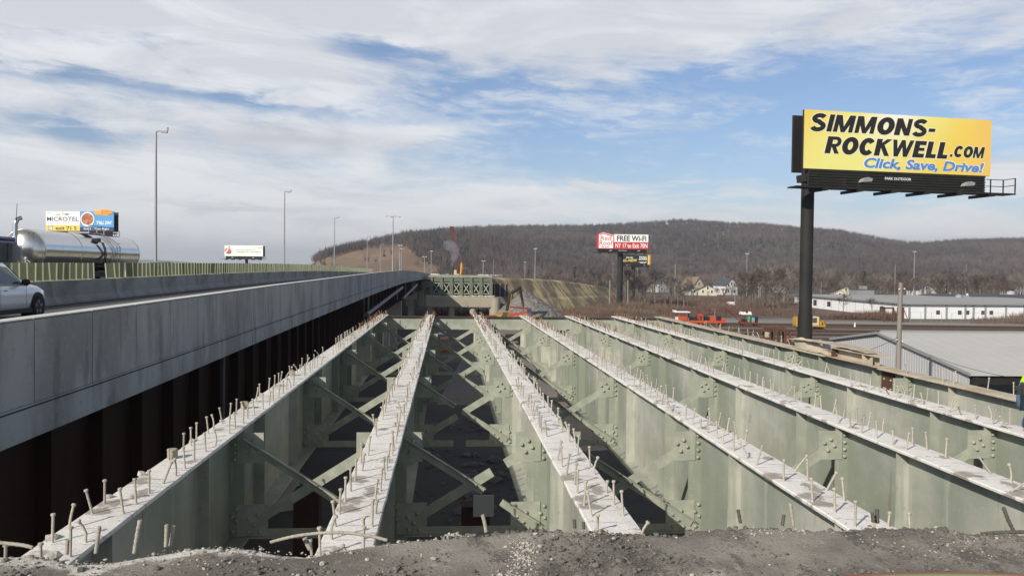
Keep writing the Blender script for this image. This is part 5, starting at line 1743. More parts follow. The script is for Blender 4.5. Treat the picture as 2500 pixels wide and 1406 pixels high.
# straw covered bank: crest, foot and back
crest = [(1186, 681, 182), (1215, 682, 190), (1255, 681.5, 205), (1310, 683, 222), (1365, 687, 243), (1420, 693, 268), (1470, 701, 295), (1515, 712, 325), (1560, 728, 360)]
n, k = 120, 26
cp = np.array([list(P(*c)) for c in crest])
tt_ = np.linspace(0, 1, len(crest))
ts = np.linspace(0, 1, n)
cx = np.stack([np.interp(ts, tt_, cp[:, j]) for j in range(3)], 1)
pts = np.zeros((n, k, 3))
uv = np.zeros((n, k, 2))
dist = 0
for i in range(n):
    h = cx[i, 2] - GZ
    if i:
        dist += np.linalg.norm(cx[i] - cx[i - 1])
    for j in range(k):
        f = j / (k - 1)
        if f < .15:
            off, z = 10 * (1 - f / .15), cx[i, 2] + 0.2
            px_, py_ = cx[i, 0] - .3 * off, cx[i, 1] + off
        else:
            g_ = (f - .15) / .85
            run = h * 1.75
            px_, py_ = cx[i, 0] + .52 * run * g_, cx[i, 1] - .85 * run * g_
            z = cx[i, 2] - h * (g_ + 0.035 * math.sin(6.28 * g_) + (0.05 * math.exp(-((g_ - .52) / .06) ** 2) if i < 80 else 0))
        nn = 0.30 * mnoise.noise((px_ * .13, py_ * .13, 1)) + .12 * mnoise.noise((px_ * .6, py_ * .6, 3))
        pts[i, j] = (px_, py_, z + (nn if 0 < j < k - 1 else 0))
        uv[i, j] = (dist + f * 14, f * 4.0)
me = grid_mesh('bank', pts, 'straw_slope', uv=uv)
tag(link('embankment_terrain', me), 'earth bank streaked with yellow straw', None, None, 'structure')
# grey riprap and demolition heap in front of it
for (nm, c0, rx, ry, h, lab) in (('rubble_heap', P(1285, 745, 172), 9.5, 8, 6.6, 'tall grey heap of broken stone right of the excavator'), ('rubble_heap', P(1232, 735, 174), 5.5, 5, 4.2, 'brown grey heap of debris behind the excavator boom')):
    n = 46
    pts = np.zeros((n, n, 3))
    for i in range(n):
        for j in range(n):
            u, v = i / (n - 1) * 2 - 1, j / (n - 1) * 2 - 1
            r_ = math.hypot(u, v)
            z = max(0, 1 - r_) ** .9 * h
            x, y = u * rx, v * ry
            pts[i, j] = (x, y, z + (.45 * mnoise.noise((x * .5, y * .5, 2)) + .3 * mnoise.noise((x * 1.7, y * 1.7, 4)) if z > 0 else -.3))
    o = link(nm, grid_mesh(nm, pts, 'rubble_grey', smooth=False), None, (c0.x, c0.y, GZ))
    tag(o, lab, 'rubble heap')

# excavator
ex0 = P(1222, 752, 160)
ev = thing('excavator', 'yellow tracked excavator with raised black boom beside the pier', 'excavator', (ex0.x, ex0.y, GZ))
zz0 = P(1222, 770, 160).z - GZ
def el_(px, py):
    p = P(px, py, 160)
    return Vector((p.x - ex0.x, 0, p.z - GZ))
for s in (-1, 1):
    trk = MB()
    trk.prism([(-2.1, .3), (-1.7, 0), (1.7, 0), (2.1, .3), (2.1, .7), (1.7, .95), (-1.7, .95), (-2.1, .7)], s * 1.3 - .3, s * 1.3 + .3)
    trk.build('track', 'rubber', ev)
MB().bx(-1.9, 1.2, -1.3, 1.3, 1.0, 2.2).build('body', 'yellow_paint', ev, bevel=.12)
cb = MB().bx(.1, 1.5, -1.3, -.2, 1.2, 2.9).build('cab', 'yellow_paint', ev, bevel=.06)
MB().bx(.3, 1.35, -1.33, -1.31, 1.9, 2.75).build('window', 'glass_dark', cb)
b0, b1, b2, b3 = Vector((1.2, .3, 1.8)), el_(1250, 715) + Vector((0, .3, 0)), el_(1271, 701) + Vector((0, .3, 0)), el_(1277, 738) + Vector((0, .3, 0))
MB().tube([b0, b0.lerp(b1, .5) + Vector((-.1, 0, .35)), b1, b2], [.34, .42, .36, .26], 8).build('boom', 'black_steel', ev)
MB().tube([b0 + Vector((.3, -.3, .2)), b1 + Vector((0, -.3, -.2))], .07, 8).build('hydraulic_ram', 'yellow_paint', ev)
MB().tube([b2 + Vector((-.2, 0, .1)), b3], [.34, .22], 8).build('stick', 'black_steel', ev)
br = MB().tube([b3, b3 + Vector((.1, 0, -.9))], [.28, .20], 8)
br.tube([b3 + Vector((.1, 0, -.9)), b3 + Vector((.12, 0, -2.0))], [.09, .05], 8)
br.build('hammer', 'rust_steel', ev)

# red machinery by the pier foot
rb0 = P(1262, 768, 120)
rm = thing('boom_lift', 'red telescopic boom lift lying low at the far girder end', 'boom lift', (rb0.x, rb0.y, GZ))
zr = P(1262, 764, 120).z - GZ
MB().beam((-1.2, 0, zr - .35), (1.5, 0, zr + .10), .4, .42).build('boom', 'orange_red_paint', rm)
MB().beam((-1.0, .5, zr + .85), (2.2, .5, zr + .6), .22, .2).build('upper_boom', 'rust_dark_red', rm)
MB().bx(-1.6, 0.6, -1.0, 1.0, .6, 1.5).build('chassis', 'black_steel', rm)
for wx_ in (-1.6, .8):
    for s in (-1, 1):
        o = MB().lathe([(.1, -.2), (.5, -.2), (.5, .2), (.1, .2)], 18, (wx_, s * 1.0, .5), 'Y').build('wheel', 'rubber', rm)
MB().bx(1.55, 2.1, -.4, .5, zr - .1, zr + .5).build('basket', 'sign_navy', rm)

# tall red lattice crane with black-smoking rig in front
cb_ = P(1117, 690, 430)
ct = P(1103.5, 556, 430)
cr_ = thing('lattice_crane', 'tall dark red lattice crane boom rising out of the smoke', 'crane', (cb_.x, cb_.y, GZ))
a, b = Vector((0, 0, 4)), Vector((ct.x - cb_.x, 0, ct.z - GZ))
m = MB()
nseg = 22
crn = [(-1, -1), (1, -1), (1, 1), (-1, 1)]


def bw(t):
    return .45 + .65 * math.sin(math.pi * min(1, .1 + t * 1.0)) * (1 if t < .9 else 0.9)


for i in range(nseg):
    t0, t1 = i / nseg, (i + 1) / nseg
    p0, p1 = a.lerp(b, t0), a.lerp(b, t1)
    w0, w1 = bw(t0), bw(t1)
    c0 = [p0 + Vector((x * w0, y * w0, 0)) for x, y in crn]
    c1 = [p1 + Vector((x * w1, y * w1, 0)) for x, y in crn]
    for j in range(4):
        m.beam(c0[j], c1[j], .24, .24)
        m.beam(c0[j], c1[(j + 1) % 4], .15, .15)
        m.beam(c0[(j + 1) % 4], c1[j], .15, .15)
m.build('boom', 'crane_red', cr_)
MB().bx(b.x - 1.3, b.x + 1.1, -.7, .7, b.z - .9, b.z + .6).beam((b.x, 0, b.z), (b.x + 3.4, 0, b.z - 6), .3, .3).build('boom_head', 'crane_red', cr_)
MB().bx(-3.5, 3, -2, 2, 1.2, 4.5).build('house', 'crane_red', cr_)
MB().bx(-3.2, 3.2, -2.6, 2.6, 0, 1.1).build('crawler', 'rubber', cr_)

yr = P(1120, 672, 300)
rg_ = thing('drill_rig', 'yellow drilling rig with short mast on the far span', 'drill rig', (yr.x, yr.y, P(1112, 677, 300).z))
MB().bx(-2.6, 0, -1.2, 1.2, 0, 1.3).build('body', 'cream_paint', rg_, bevel=.1)
MB().bx(-1.9, -.8, -1, 1, 1.3, 2.7).build('cab', 'cream_paint', rg_, bevel=.06)
MB().tube([(.7, 0, 0), (1.0, 0, 5.6)], [.34, .28], 6).tube([(1.45, 0, 1.5), (1.2, 0, 5.4)], .12, 6).build('mast', 'sign_orange', rg_)
dm = P(1107.5, 672, 296)
pd = thing('pile_driver', 'black leaning pile driver lead trailing grey smoke', 'pile driver', (dm.x, dm.y, P(1108, 677, 296).z))
MB().tube([(-.4, 0, 0), (.15, 0, 5.6)], [.34, .22], 6).build('lead', 'black_steel', pd)
MB().bx(-.7, .3, -.5, .5, 0, 1.1).build('hammer_base', 'black_steel', pd)
tm = thing('equipment_box', 'row of teal equipment crates on the far span behind the green girders', 'crate', P(1068, 677, 240))
for i in range(5):
    x = i * 1.15
    MB().bx(x, x + 1.0, -.5, .5, 0, .6 + .25 * ((i * 7) % 3)).build('crate', 'teal_paint', tm, bevel=.04)
wt = P(1052, 677.5, 250)
o = thing('white_trailer', 'low white site trailer left of the teal crates', 'trailer', wt)
MB().bx(0, 2.6, -.6, .6, .2, 1.1).build('body', 'white_panel', o, bevel=.05)
MB().bx(.3, .9, -.615, -.6, .5, .9).build('window', 'glass_window', o)
wt = P(1168, 671.5, 520)
o = thing('white_shed', 'long low white roof in front of the dark hill right of the smoke', 'shed', wt)
MB().bx(0, 14.5, 0, 8, -4, -.6).build('wall', 'grey_trim', o)
MB().prism([(0, -.6), (8, -.6), (8, -.3), (0, .3)], -.4, 14.9, 'YZ').build('roof', 'white_panel', o)

# odds and ends on the ground seen between the girders
def barrel_thing(px, py, label, col, r_=.35, h=.95, lying=False):
    p = PZ(px, py, GZ)
    o = thing('traffic_barrel', label, 'barrel', p)
    m = MB().lathe([(r_ * 1.25, 0), (r_ * 1.25, .08), (r_, .1), (r_ * .96, h * .35), (r_ * .92, h * .36), (r_ * .85, h), (r_ * .3, h + .04)], 18)
    b = m.build('drum', col, o)
    if lying:
        b.rotation_euler = (0, R(88), R(20))
        b.location = (-.45, 0, .36)
    return o


barrel_thing(1081, 858, 'orange drum lying on the dark ground beneath the second bay', 'orange_plastic', .55, 1.5, True)
for (px, py, c_, nm, lab) in ((1077, 817, 'white_panel', 'scrap_sheet', 'white scrap panel on the ground beyond the end beam'), (1083, 829, 'sign_pink', 'scrap_sheet', 'red and white scrap board on the ground below the white panel'), (945, 818, 'sign_red', 'scrap_sheet', 'small red scrap board on the ground in the first bay')):
    p = PZ(px, py, GZ)
    o = MB().add([(-.6, 0, .05), (.7, -.1, .1), (.8, .9, .55), (-.5, .7, .35), (-.6, 0, 0), (.7, -.1, .03), (.8, .9, .5), (-.5, .7, .3)], [(0, 1, 2, 3), (7, 6, 5, 4), (0, 4, 5, 1), (1, 5, 6, 2), (2, 6, 7, 3), (3, 7, 4, 0)]).build(nm, c_, None, p)
    tag(o, lab, 'scrap')
p = PZ(1140, 800, GZ)
o = thing('scrap_container', 'dark red open scrap container on the ground beyond the end beam', 'container', (p.x, p.y, GZ))
m = MB()
m.bx(-.1, 5.5, -1, 1, .3, .4)
for (a_, b_, c_, d_) in ((-.1, 5.5, -1.05, -.95), (-.1, 5.5, .95, 1.05), (-.15, -.05, -1, 1), (5.45, 5.55, -1, 1)):
    m.bx(a_, b_, c_, d_, .4, 2.3)
m.build('bin', 'rust_dark_red', o)
MB().bx(0, 5.4, -.9, .9, 0, .3).build('skid', 'black_steel', o)
# shoring posts and a pale tag board under the near bays
for (px0, px1, d, lab) in ((716, 778, 15.5, 'dark timber shoring post under the first bay'), (1128, 1197, 14.6, 'dark timber shoring post with a pale board under the second bay')):
    x0_, x1_ = P(px0, 1200, d).x, P(px1, 1200, d).x
    y_ = P(px0, 1200, d).y
    o = thing('shoring_post', lab, 'post', ((x0_ + x1_) / 2, y_, GZ), 0, 'shoring posts below the girders')
    w = x1_ - x0_
    MB().bx(-w / 2, w / 2, 0, w * .8, 0, -GZ - GD - .62).build('post', 'weathering_steel', o)
    if px0 > 1000:
        pz0, pz1 = P(1160, 1261, d).z - GZ, P(1160, 1208, d).z - GZ
        MB().bx(-.05, .37 - .05, -.03, -.01, pz0, pz1).build('board', 'metal_siding', o)

# ------------------------------------------------------------------ rail yard (laid out along the picture's right axis)
ux, uy = r0.x, r0.y                       # along the tracks
vx, vy = -r0.y, r0.x                      # away from the camera


def yard(a, d, z=GZ):
    return Vector((a * ux + d * vx, a * uy + d * vy, z))


YR = math.atan2(uy, ux)
n = 40
bl = MB().add([yard(-6, 66, GZ + .02), yard(260, 66, GZ + .02), yard(260, 196, GZ + .02), yard(20, 196, GZ + .02), yard(-6, 150, GZ + .02)], [(0, 1, 2, 3, 4)])
tag(bl.build('yard_ground', 'ballast'), 'grey brown ballast field of the rail yard', None, None, 'structure')
pale = MB().add([yard(20, 178, GZ + .03), yard(260, 178, GZ + .03), yard(260, 187.5, GZ + .03), yard(20, 187.5, GZ + .03)], [(0, 1, 2, 3)])
MT['pale_gravel'] = mat('pale_gravel', (0.27, 0.25, 0.225), ((0.15, (0.22, 0.2, 0.18), 0.4, 0.7, ONE, 0.8),), rough=.95, coord='World')
tag(pale.build('gravel_road', 'pale_gravel'), 'pale gravel road along the yard', None, None, 'structure')
for i, d in enumerate((108, 117, 126, 135, 145, 154, 163, 172)):
    t = thing('rail_track', f'rusty rail track across the yard, {["nearest", "second", "third", "fourth", "fifth", "sixth", "seventh", "farthest"][i]} of eight', 'rail track', yard(0, d), YR, 'rail tracks across the yard')
    MB().bx(8, 240, -1.9, 1.9, .03, .14).build('ballast_bed', 'tie_wood' if i % 3 else 'ballast', t)
    tm_ = MB()
    x = 8.0
    while x < 200:
        tm_.bx(x, x + .23, -1.3, 1.3, .141, .22)
        x += .8
    tm_.build('ties', 'tie_wood', t)
    for s in (-.72, .72):
        MB().bx(8, 240, s - .04, s + .04, .22, .38).bx(8, 240, s - .07, s + .07, .221, .25).build('rail', 'rail_steel', t)

# red track machine
def rail_wheels(t, xs_, r_=.42, m='rubber'):
    for x in xs_:
        for s in (-1, 1):
            MB().lathe([(.06, -.06), (r_ * .6, -.06), (r_ * .62, -.05), (r_, -.06), (r_, .06), (.06, .06)], 18, (x, s * .75, r_ + .38), 'Y').build('wheel', m, t)


def on_yard(px, d):
    c = P(px, 790, 1)
    u = (px - 1250) / FPX
    # distance along r0 for forward depth d
    return u * d


t = thing('track_machine', 'orange red track machine with white-roofed cab on the yard rails', 'rail machine', yard(on_yard(1657, 163), 163), YR)
t.scale = (1, 1, .88)
sc_ = 163 / FPX
MB().bx(0, 8.9, -1.1, 1.1, 1.05, 1.55).build('frame', 'orange_red_paint', t)
c_ = MB().bx(-.1, 1.6, -1.2, 1.2, 1.5, 3.2).build('cab', 'orange_red_paint', t)
MB().bx(.0, 1.45, -1.22, -1.205, 2.5, 3.15).build('window', 'glass_dark', c_)
MB().bx(1.61, 2.0, -1.15, 1.15, 1.4, 3.15).build('cab_back', 'black_plastic', t)
MB().bx(-.9, 2.1, -1.35, 1.35, 3.3, 3.5).bx(-.95, -.6, -1.2, 1.2, 3.5, 3.75).build('roof', 'white_panel', t)
MB().bx(-.45, 0, -.8, .8, 1.6, 2.2).build('lamp_box', 'white_panel', t)
MB().bx(2.2, 3.6, -.8, .8, 1.56, 2.3).build('engine', 'black_plastic', t)
tmm = MB()
for x in (4.0, 4.5):
    tmm.bx(x, x + .16, -1, 1, 1.2, 3.0)
tmm.bx(3.9, 4.8, -1, 1, 2.5, 2.9).bx(4.2, 4.4, -1.0, 1.0, .4, 1.3)
tmm.build('tamping_unit', 'orange_red_paint', t)
MB().bx(5.2, 6.0, -.7, .7, 1.56, 2.4).build('pump', 'black_plastic', t)
MB().bx(6.1, 7.3, -1, 1, 1.56, 2.55).build('engine_hood', 'orange_red_paint', t)
MB().bx(7.32, 8.3, -1, 1, 1.56, 2.6).build('radiator', 'black_plastic', t)
MB().bx(8.31, 9.2, -1, 1, 1.3, 2.1).build('nose', 'orange_red_paint', t)
MB().tube([(7.1, -.8, 2.5), (7.1, -.8, 4.1), (6.5, -.8, 4.15)], .06, 6).build('exhaust', 'galvanised', t)
rail_wheels(t, (1.0, 8.6), .45, 'rust_dark_red')

t = thing('rail_crane', 'small rail crane with green door, white roof and rusty red jib', 'rail machine', yard(on_yard(1815, 163), 163), YR)
t.scale = (.68, .8, .80)
MB().bx(-1.0, 4.2, -1.2, 1.2, 1.0, 1.45).build('frame', 'rust_dark_red', t)
pst = MB()
for x in (-.3, .9, 1.9):
    for s in (-1, 1):
        pst.bx(x - .06, x + .06, s * 1.05 - .06, s * 1.05 + .06, 1.45, 3.3)
pst.build('cab_posts', 'rust_steel', t)
MB().bx(-.2, .85, -.9, .9, 1.46, 2.2).build('engine', 'black_plastic', t)
MB().bx(1.0, 1.75, -1.13, -1.02, 1.5, 2.9).build('door', 'green_paint', t)
MB().bx(-.8, 2.2, -1.3, 1.3, 3.3, 3.55).bx(-.7, -.45, -1, 1, 3.55, 4.0).bx(1.85, 2.1, -1, 1, 3.55, 4.0).bx(.1, .6, -.5, .5, 3.55, 3.9).build('roof', 'white_panel', t)
MB().bx(2.3, 3.2, -.9, .9, 1.46, 2.6).build('hydraulic_pack', 'teal_paint', t)
MB().bx(3.3, 4.1, -1, 1, 1.46, 2.8).build('counterweight', 'black_plastic', t)
jb = MB()
for s in (-.35, .35):
    jb.beam((-.8, s, 1.6), (-5.0, s, 4.7), .12, .14)
    jb.beam((-.6, s, 2.4), (-3.0, s, 3.5), .10, .10)
for i in range(6):
    f = i / 5
    jb.beam((-.8 - 4.2 * f, -.35, 1.6 + 3.1 * f), (-.8 - 4.2 * f, .35, 1.6 + 3.1 * f), .08, .08)
jb.build('jib', 'rust_dark_red', t)
MB().beam((-5.0, 0, 4.7), (-5.02, 0, 1.9), .05, .05).build('hoist_rope', 'cable', t)
rail_wheels(t, (-.4, 3.6), .38, 'rust_steel')

t = thing('track_grader', 'yellow rail maintenance machine partly hidden behind the big billboard pole', 'rail machine', yard(on_yard(1941, 158), 158), YR)
t.scale = (1.1, 1, .74)
MB().bx(.0, 5.2, -1, 1, 1.0, 1.35).build('frame', 'yellow_paint', t)
MB().bx(.0, .75, -1.1, 1.1, .9, 3.2).build('front_housing', 'yellow_paint', t, bevel=.1)
MB().bx(.2, .7, -1.05, 1.05, 3.21, 3.5).build('light_box', 'yellow_paint', t)
c_ = MB().bx(2.6, 4.0, -1.1, 1.1, 1.35, 3.6).build('cab', 'cream_paint', t, bevel=.05)
MB().bx(2.85, 3.6, -1.12, -1.105, 2.0, 3.3).build('window', 'glass_dark', c_)
MB().bx(4.0, 4.6, -.8, .8, 1.35, 2.4).build('hood', 'yellow_paint', t, bevel=.08)
wk = MB()
for k, (x, a) in enumerate(((4.6, .5), (4.9, .2), (5.2, -.3))):
    wk.beam((x, 0, 1.2), (x + a, 0, 2.5), .2, .3).beam((x + a, -.6, 2.4), (x + a + .2, -.6, .6), .16, .2)
wk.build('work_head', 'yellow_paint', t)
rail_wheels(t, (.9, 4.0), .42, 'rubber')

# rusty steel trestles in the yard
d0 = 100
for k, (px, lab) in enumerate(((1869, 'rusty steel A-frame trestle, leftmost of the three'), (1890, 'rusty steel A-frame trestle, the middle and widest of three'), (1917, 'rusty steel A-frame trestle nearest the billboard pole'))):
    t = thing('steel_trestle', lab, 'trestle', yard(on_yard(px, d0), d0), YR + .25, 'rusty trestles in the yard')
    z0 = P(px, 803, d0).z - GZ
    for s in (-1, 1):
        m = MB()
        for a in (-.75, .75):
            m.beam((a, s * .7, 0), (a * .25, s * .7, z0), .16, .22)
        m.build('leg_pair', 'rust_steel', t)
    MB().bx(-.45, .45, -.85, .85, z0 - .3, z0).build('top_plate', 'rust_steel', t)
t = thing('steel_beam', 'long rusty beam laid across the A-frame trestles', 'beam', yard(on_yard(1865, d0), d0), YR)
zb_ = P(1869, 801, d0).z - GZ
MB().beam((0, -.2, zb_ + .1), (2.7, .1, zb_ - .06), .3, .22).build('beam', 'rust_steel', t)
t = thing('steel_prop', 'rusty red props leaning together left of the big pole', 'prop', yard(on_yard(1938, 98), 98), YR)
zp = P(1938, 812, 98).z - GZ
MB().beam((-1.0, 0, zp - 1.2), (-.05, 0, zp), .12, .12).build('strut', 'rust_dark_red', t)
MB().beam((.9, 0, zp - 1.0), (.05, 0, zp), .12, .12).build('strut', 'rust_dark_red', t)
MB().beam((-1.2, 0, 0), (-.9, 0, zp - .6), .16, .16).build('leg', 'rust_steel', t)
MB().beam((1.1, 0, 0), (.8, 0, zp - .6), .16, .16).build('leg', 'rust_steel', t)
p = yard(on_yard(2089, 168), 168)
o = MB().lathe([(.18, 0), (.16, .4), (.08, .9), (.02, 1.1)], 10).build('track_marker', 'white_panel', None, p)
tag(o, 'tiny white marker post standing between the yard tracks', 'marker')
p = yard(on_yard(1655, 150), 150)

# ------------------------------------------------------------------ buildings at the right
def ribbed(a, b, z0, z1f, step, rib, mat_, name, par, nrm):
    """vertical-ribbed wall from a to b, top height given by z1f(f)"""
    a, b = Vector(a), Vector(b)
    L_ = (b - a).length
    n_ = max(2, int(L_ / step))
    m = MB()
    vs_, fs = [], []
    for i in range(n_):
        for (f, o_) in ((0.0, 0), (.58, 0), (.68, rib), (.9, rib)):
            g_ = (i + f) / n_
            p_ = a.lerp(b, g_) + Vector(nrm) * o_
            vs_ += [(p_.x, p_.y, z0), (p_.x, p_.y, z1f(g_))]
    vs_ += [(b.x, b.y, z0), (b.x, b.y, z1f(1))]
    for i in range(len(vs_) // 2 - 1):
        fs.append((2 * i, 2 * i + 2, 2 * i + 3, 2 * i + 1))
    m.add(vs_, fs)
    return m.build(name, mat_, par)


# near metal shed: gable wall along the sight line, ridge running to the right
eL, eR = P(1993, 834, 68.0), P(2372, 913, 47.0)
apx = PX  # noqa
ez = (eL.z + eR.z) / 2
g0, g1 = Vector((eR.x, eR.y, ez)), Vector((eL.x, eL.y, ez))
along = (g1 - g0)
mid = (g0 + g1) / 2
rt = ray(2118, 812)
# apex: on the vertical through the middle of the gable
tmid = mid.x / rt.x
za = P(2118, 812, 57.5).z
sh = thing('metal_shed', 'big grey metal shed with a low pale roof and ribbed gable wall at the right', 'shed')
ax = Vector((along.y, -along.x, 0)).normalized()         # ridge direction, to the right
if ax.x < 0:
    ax = -ax
LB = 48.0
wz = GZ + 2.3
ribbed(g0, g1, wz, lambda f: ez + (za - ez) * (1 - abs(2 * f - 1)) - .02, .30, -.025, 'metal_siding', 'gable_wall', sh, tuple(ax))
m = MB()
ov = -ax * .25
apex = Vector((mid.x, mid.y, za))
eo = along.normalized()
for (e_, sgn) in ((g0, -1), (g1, 1)):
    e2 = e_ + eo * sgn * .3 + Vector((0, 0, -.06))
    q0, q1, q2, q3 = e2 + ov, e2 + ax * LB, apex + ax * LB, apex + ov
    up_ = Vector((0, 0, .05))
    m.add([q0, q1, q2, q3, q0 + up_, q1 + up_, q2 + up_, q3 + up_], [(0, 1, 2, 3), (7, 6, 5, 4), (0, 4, 5, 1), (1, 5, 6, 2), (3, 7, 4, 0)])
    for k in range(0, 47):
        s_ = ax * (k + .5)
        m.beam(e2 + s_ + up_, apex + s_ + up_, .05, .018, 0)
m.build('roof', 'metal_roof', sh)
m = MB()
for (e_, sgn) in ((g0, -1), (g1, 1)):
    e2 = e_ + eo * sgn * .3
    m.beam(e2 + ov * 1.05, apex + ov * 1.05, .05, .16)
m.build('gable_trim', 'grey_trim', sh)
MB().cyl(apex + Vector((0, 0, .06)), apex + ax * LB + Vector((0, 0, .06)), .12, n=8).build('ridge_cap', 'grey_trim', sh)
# open side facing the bridge: posts, trusses, dark inside
m = MB()
for k in range(12):
    p_ = g0 + ax * (k * 4.0 + .15)
    m.beam((p_.x, p_.y, GZ), (p_.x, p_.y, ez - .1), .32, .32)
    for s in (1, -1):
        pm = p_ + ax * 2.0
        if k < 11:
            m.beam((p_ + (ax * 4 if s < 0 else ax * 0)) + Vector((0, 0, -.25)), pm + Vector((0, 0, -1.5)), .10, .10)
m.beam(g0 + Vector((0, 0, -.35)), g0 + ax * LB + Vector((0, 0, -.35)), .2, .45)
m.beam(g0 + Vector((0, 0, -1.55)), g0 + ax * LB + Vector((0, 0, -1.55)), .14, .14)
m.build('side_frame', 'black_steel', sh)
for k in range(3):
    pass
m = MB()
b0_ = g1 - eo * 1.0
m.add([(b0_.x, b0_.y, GZ), ((b0_ + ax * LB).x, (b0_ + ax * LB).y, GZ), ((b0_ + ax * LB).x, (b0_ + ax * LB).y, ez), (b0_.x, b0_.y, ez)], [(0, 1, 2, 3)])
m.build('rear_wall', 'metal_siding', sh)
q = random.Random(8)
for k in range(7):
    p_ = g0 + eo * q.uniform(3, 8) + ax * (1.5 + k * 2.2)
    o = thing('stored_pallet', 'pale wrapped stack stored inside the open shed', 'stack', (p_.x, p_.y, GZ), YR, 'stacks stored in the shed')
    MB().bx(-.9, .9, -.6, .6, .15, q.uniform(1.6, 4.0)).build('bundle', 'white_panel' if k % 2 else 'metal_siding', o, bevel=.05)
    MB().bx(-.95, .95, -.65, .65, 0, .14).build('pallet', 'tie_wood', o)

# white warehouse beyond the tracks
cA = P(2216, 740, 203)
cB = P(1940, 722, 276)
cC = P(2760, 746, 212)
wh = thing('warehouse', 'long white warehouse with a low grey roof beyond the tracks', 'warehouse')
ez = cA.z
cB.z = cC.z = ez


def wall(a, b, z0, z1, m_, name, th=.3):
    d_ = (b - a).normalized()
    n_ = Vector((-d_.y, d_.x, 0)) * th
    return MB().add([(a.x, a.y, z0), (b.x, b.y, z0), (b.x, b.y, z1), (a.x, a.y, z1), (a.x + n_.x, a.y + n_.y, z0), (b.x + n_.x, b.y + n_.y, z0), (b.x + n_.x, b.y + n_.y, z1), (a.x + n_.x, a.y + n_.y, z1)],
                    [(0, 1, 2, 3), (7, 6, 5, 4), (0, 4, 5, 1), (1, 5, 6, 2), (2, 6, 7, 3), (3, 7, 4, 0)]).build(name, m_, wh)


wall(cB, cA, GZ, ez, 'warehouse_white', 'wall')
wall(cA, cC, GZ, ez, 'warehouse_white', 'wall')
dA, dB = (cA - cC).normalized(), (cA - cB).normalized()
far = cB + (cC - cA)
ctr_h = P(2090, 721.5, 262).z
rA = cA + (dA + dB) * .7
rB, rC, rF = cB - dB * .7 + dA * .7, cC + dB * .7, far
up_ = Vector((0, 0, .28))
ridge0, ridge1 = (cA.lerp(cB, .5)), (cC.lerp(far, .5))
ridge0 = Vector((ridge0.x, ridge0.y, ctr_h)) + (cC - cA).normalized() * 9
ridge1 = Vector((ridge1.x, ridge1.y, ctr_h))
m = MB()
m.add([rA, rC, ridge1, ridge0], [(0, 1, 2, 3)])
m.add([rB, rA, ridge0], [(0, 1, 2)])
m.add([rB, ridge0, ridge1, rF], [(0, 1, 2, 3)])
m.build('roof', 'warehouse_roof', wh)
m = MB()
m.beam(rA + Vector((0, 0, -.15)), rC + Vector((0, 0, -.15)), .2, .36)
m.beam(rA + Vector((0, 0, -.15)), rB + Vector((0, 0, -.15)), .2, .36)
m.build('eave_trim', 'grey_trim', wh)
nrm = Vector((dB.x, dB.y, 0))
for i, px in enumerate((2219, 2258, 2310, 2356, 2376, 2405, 2455, 2500, 2560)):
    f = 0
    p_ = P(px, 750, 204)
    # intersect with wall A-C
    rr_ = ray(px, 750)
    w = cC - cA
    den = rr_.x * w.y - rr_.y * w.x
    tt2 = (cA.x * w.y - cA.y * w.x) / den
    q_ = Vector((rr_.x * tt2, rr_.y * tt2, 0))
    q_ += dB * .12
    MB().beam((q_.x, q_.y, GZ), (q_.x, q_.y, ez - .3), .35, .35).build('downpipe', 'grey_trim', wh)
for px in (2290, 2343, 2362, 2400, 2420):
    rr_ = ray(px, 763)
    w = cC - cA
    tt2 = (cA.x * w.y - cA.y * w.x) / (rr_.x * w.y - rr_.y * w.x)
    q_ = Vector((rr_.x * tt2, rr_.y * tt2, 0)) + dB * .03
    d_ = w.normalized()
    MB().beam((q_.x - d_.x * .5, q_.y - d_.y * .5, GZ + 1.6), (q_.x + d_.x * .5, q_.y + d_.y * .5, GZ + 1.6), .05, 1.0).build('window', 'glass_window', wh)
for px, hh in ((2024, 1.5), (2154, 1.6), (1990, 1.8)):
    rr_ = ray(px, 735)
    w = cA - cB
    tt2 = (cA.x * w.y - cA.y * w.x) / (rr_.x * w.y - rr_.y * w.x)
    q_ = Vector((rr_.x * tt2, rr_.y * tt2, 0)) + dA * .03
    d_ = w.normalized()
    MB().beam((q_.x - d_.x * 1.2, q_.y - d_.y * 1.2, GZ + 1.7), (q_.x + d_.x * 1.2, q_.y + d_.y * 1.2, GZ + 1.7), .05, hh).build('window', 'glass_window', wh)
m = MB()
for f in np.linspace(.04, .97, 14):
    p_ = cB.lerp(cA, f) + dA * .02
    m.beam((p_.x, p_.y, GZ), (p_.x, p_.y, ez - .3), .06, .10)
m.build('panel_joint', 'grey_trim', wh)
# roof vent things
rv = P(2350, 722, 255)
o = thing('roof_turbine', 'dark domed vent housing on the far dark roof', 'roof vent', (rv.x, rv.y, rv.z - 1.2))
MB().sphere((-1.2, 0, .5), 1.2, 12, 8).bx(0, 1.6, -.8, .8, 0, 1.4).build('housing', 'grey_trim', o)
MB().bx(1.3, 1.7, -.2, .2, 0, 1.9).build('stack', 'white_panel', o)
dk = thing('dark_roof_building', 'low building with a dark roof behind the white warehouse', 'building', P(2330, 728, 262))
MB().bx(0, 90, 0, 24, -6, 0).build('wall', 'grey_trim', dk)
MB().prism([(-.5, 0), (24.5, 0), (12, 1.1)], -.6, 91, 'YZ').build('roof', 'dark_roof', dk)
gb = P(2092, 719, 300)
o = thing('brick_annex', 'small grey two-tier building behind the warehouse roof', 'building', (gb.x, gb.y, GZ))
zt = P(2092, 706, 300).z - GZ
MB().bx(0, 6.6, 0, 6, 0, zt).build('wall', 'grey_trim', o)
MB().bx(2.8, 4.4, 1, 4, zt, zt + 1.2).build('rooftop_unit', 'galvanised', o)
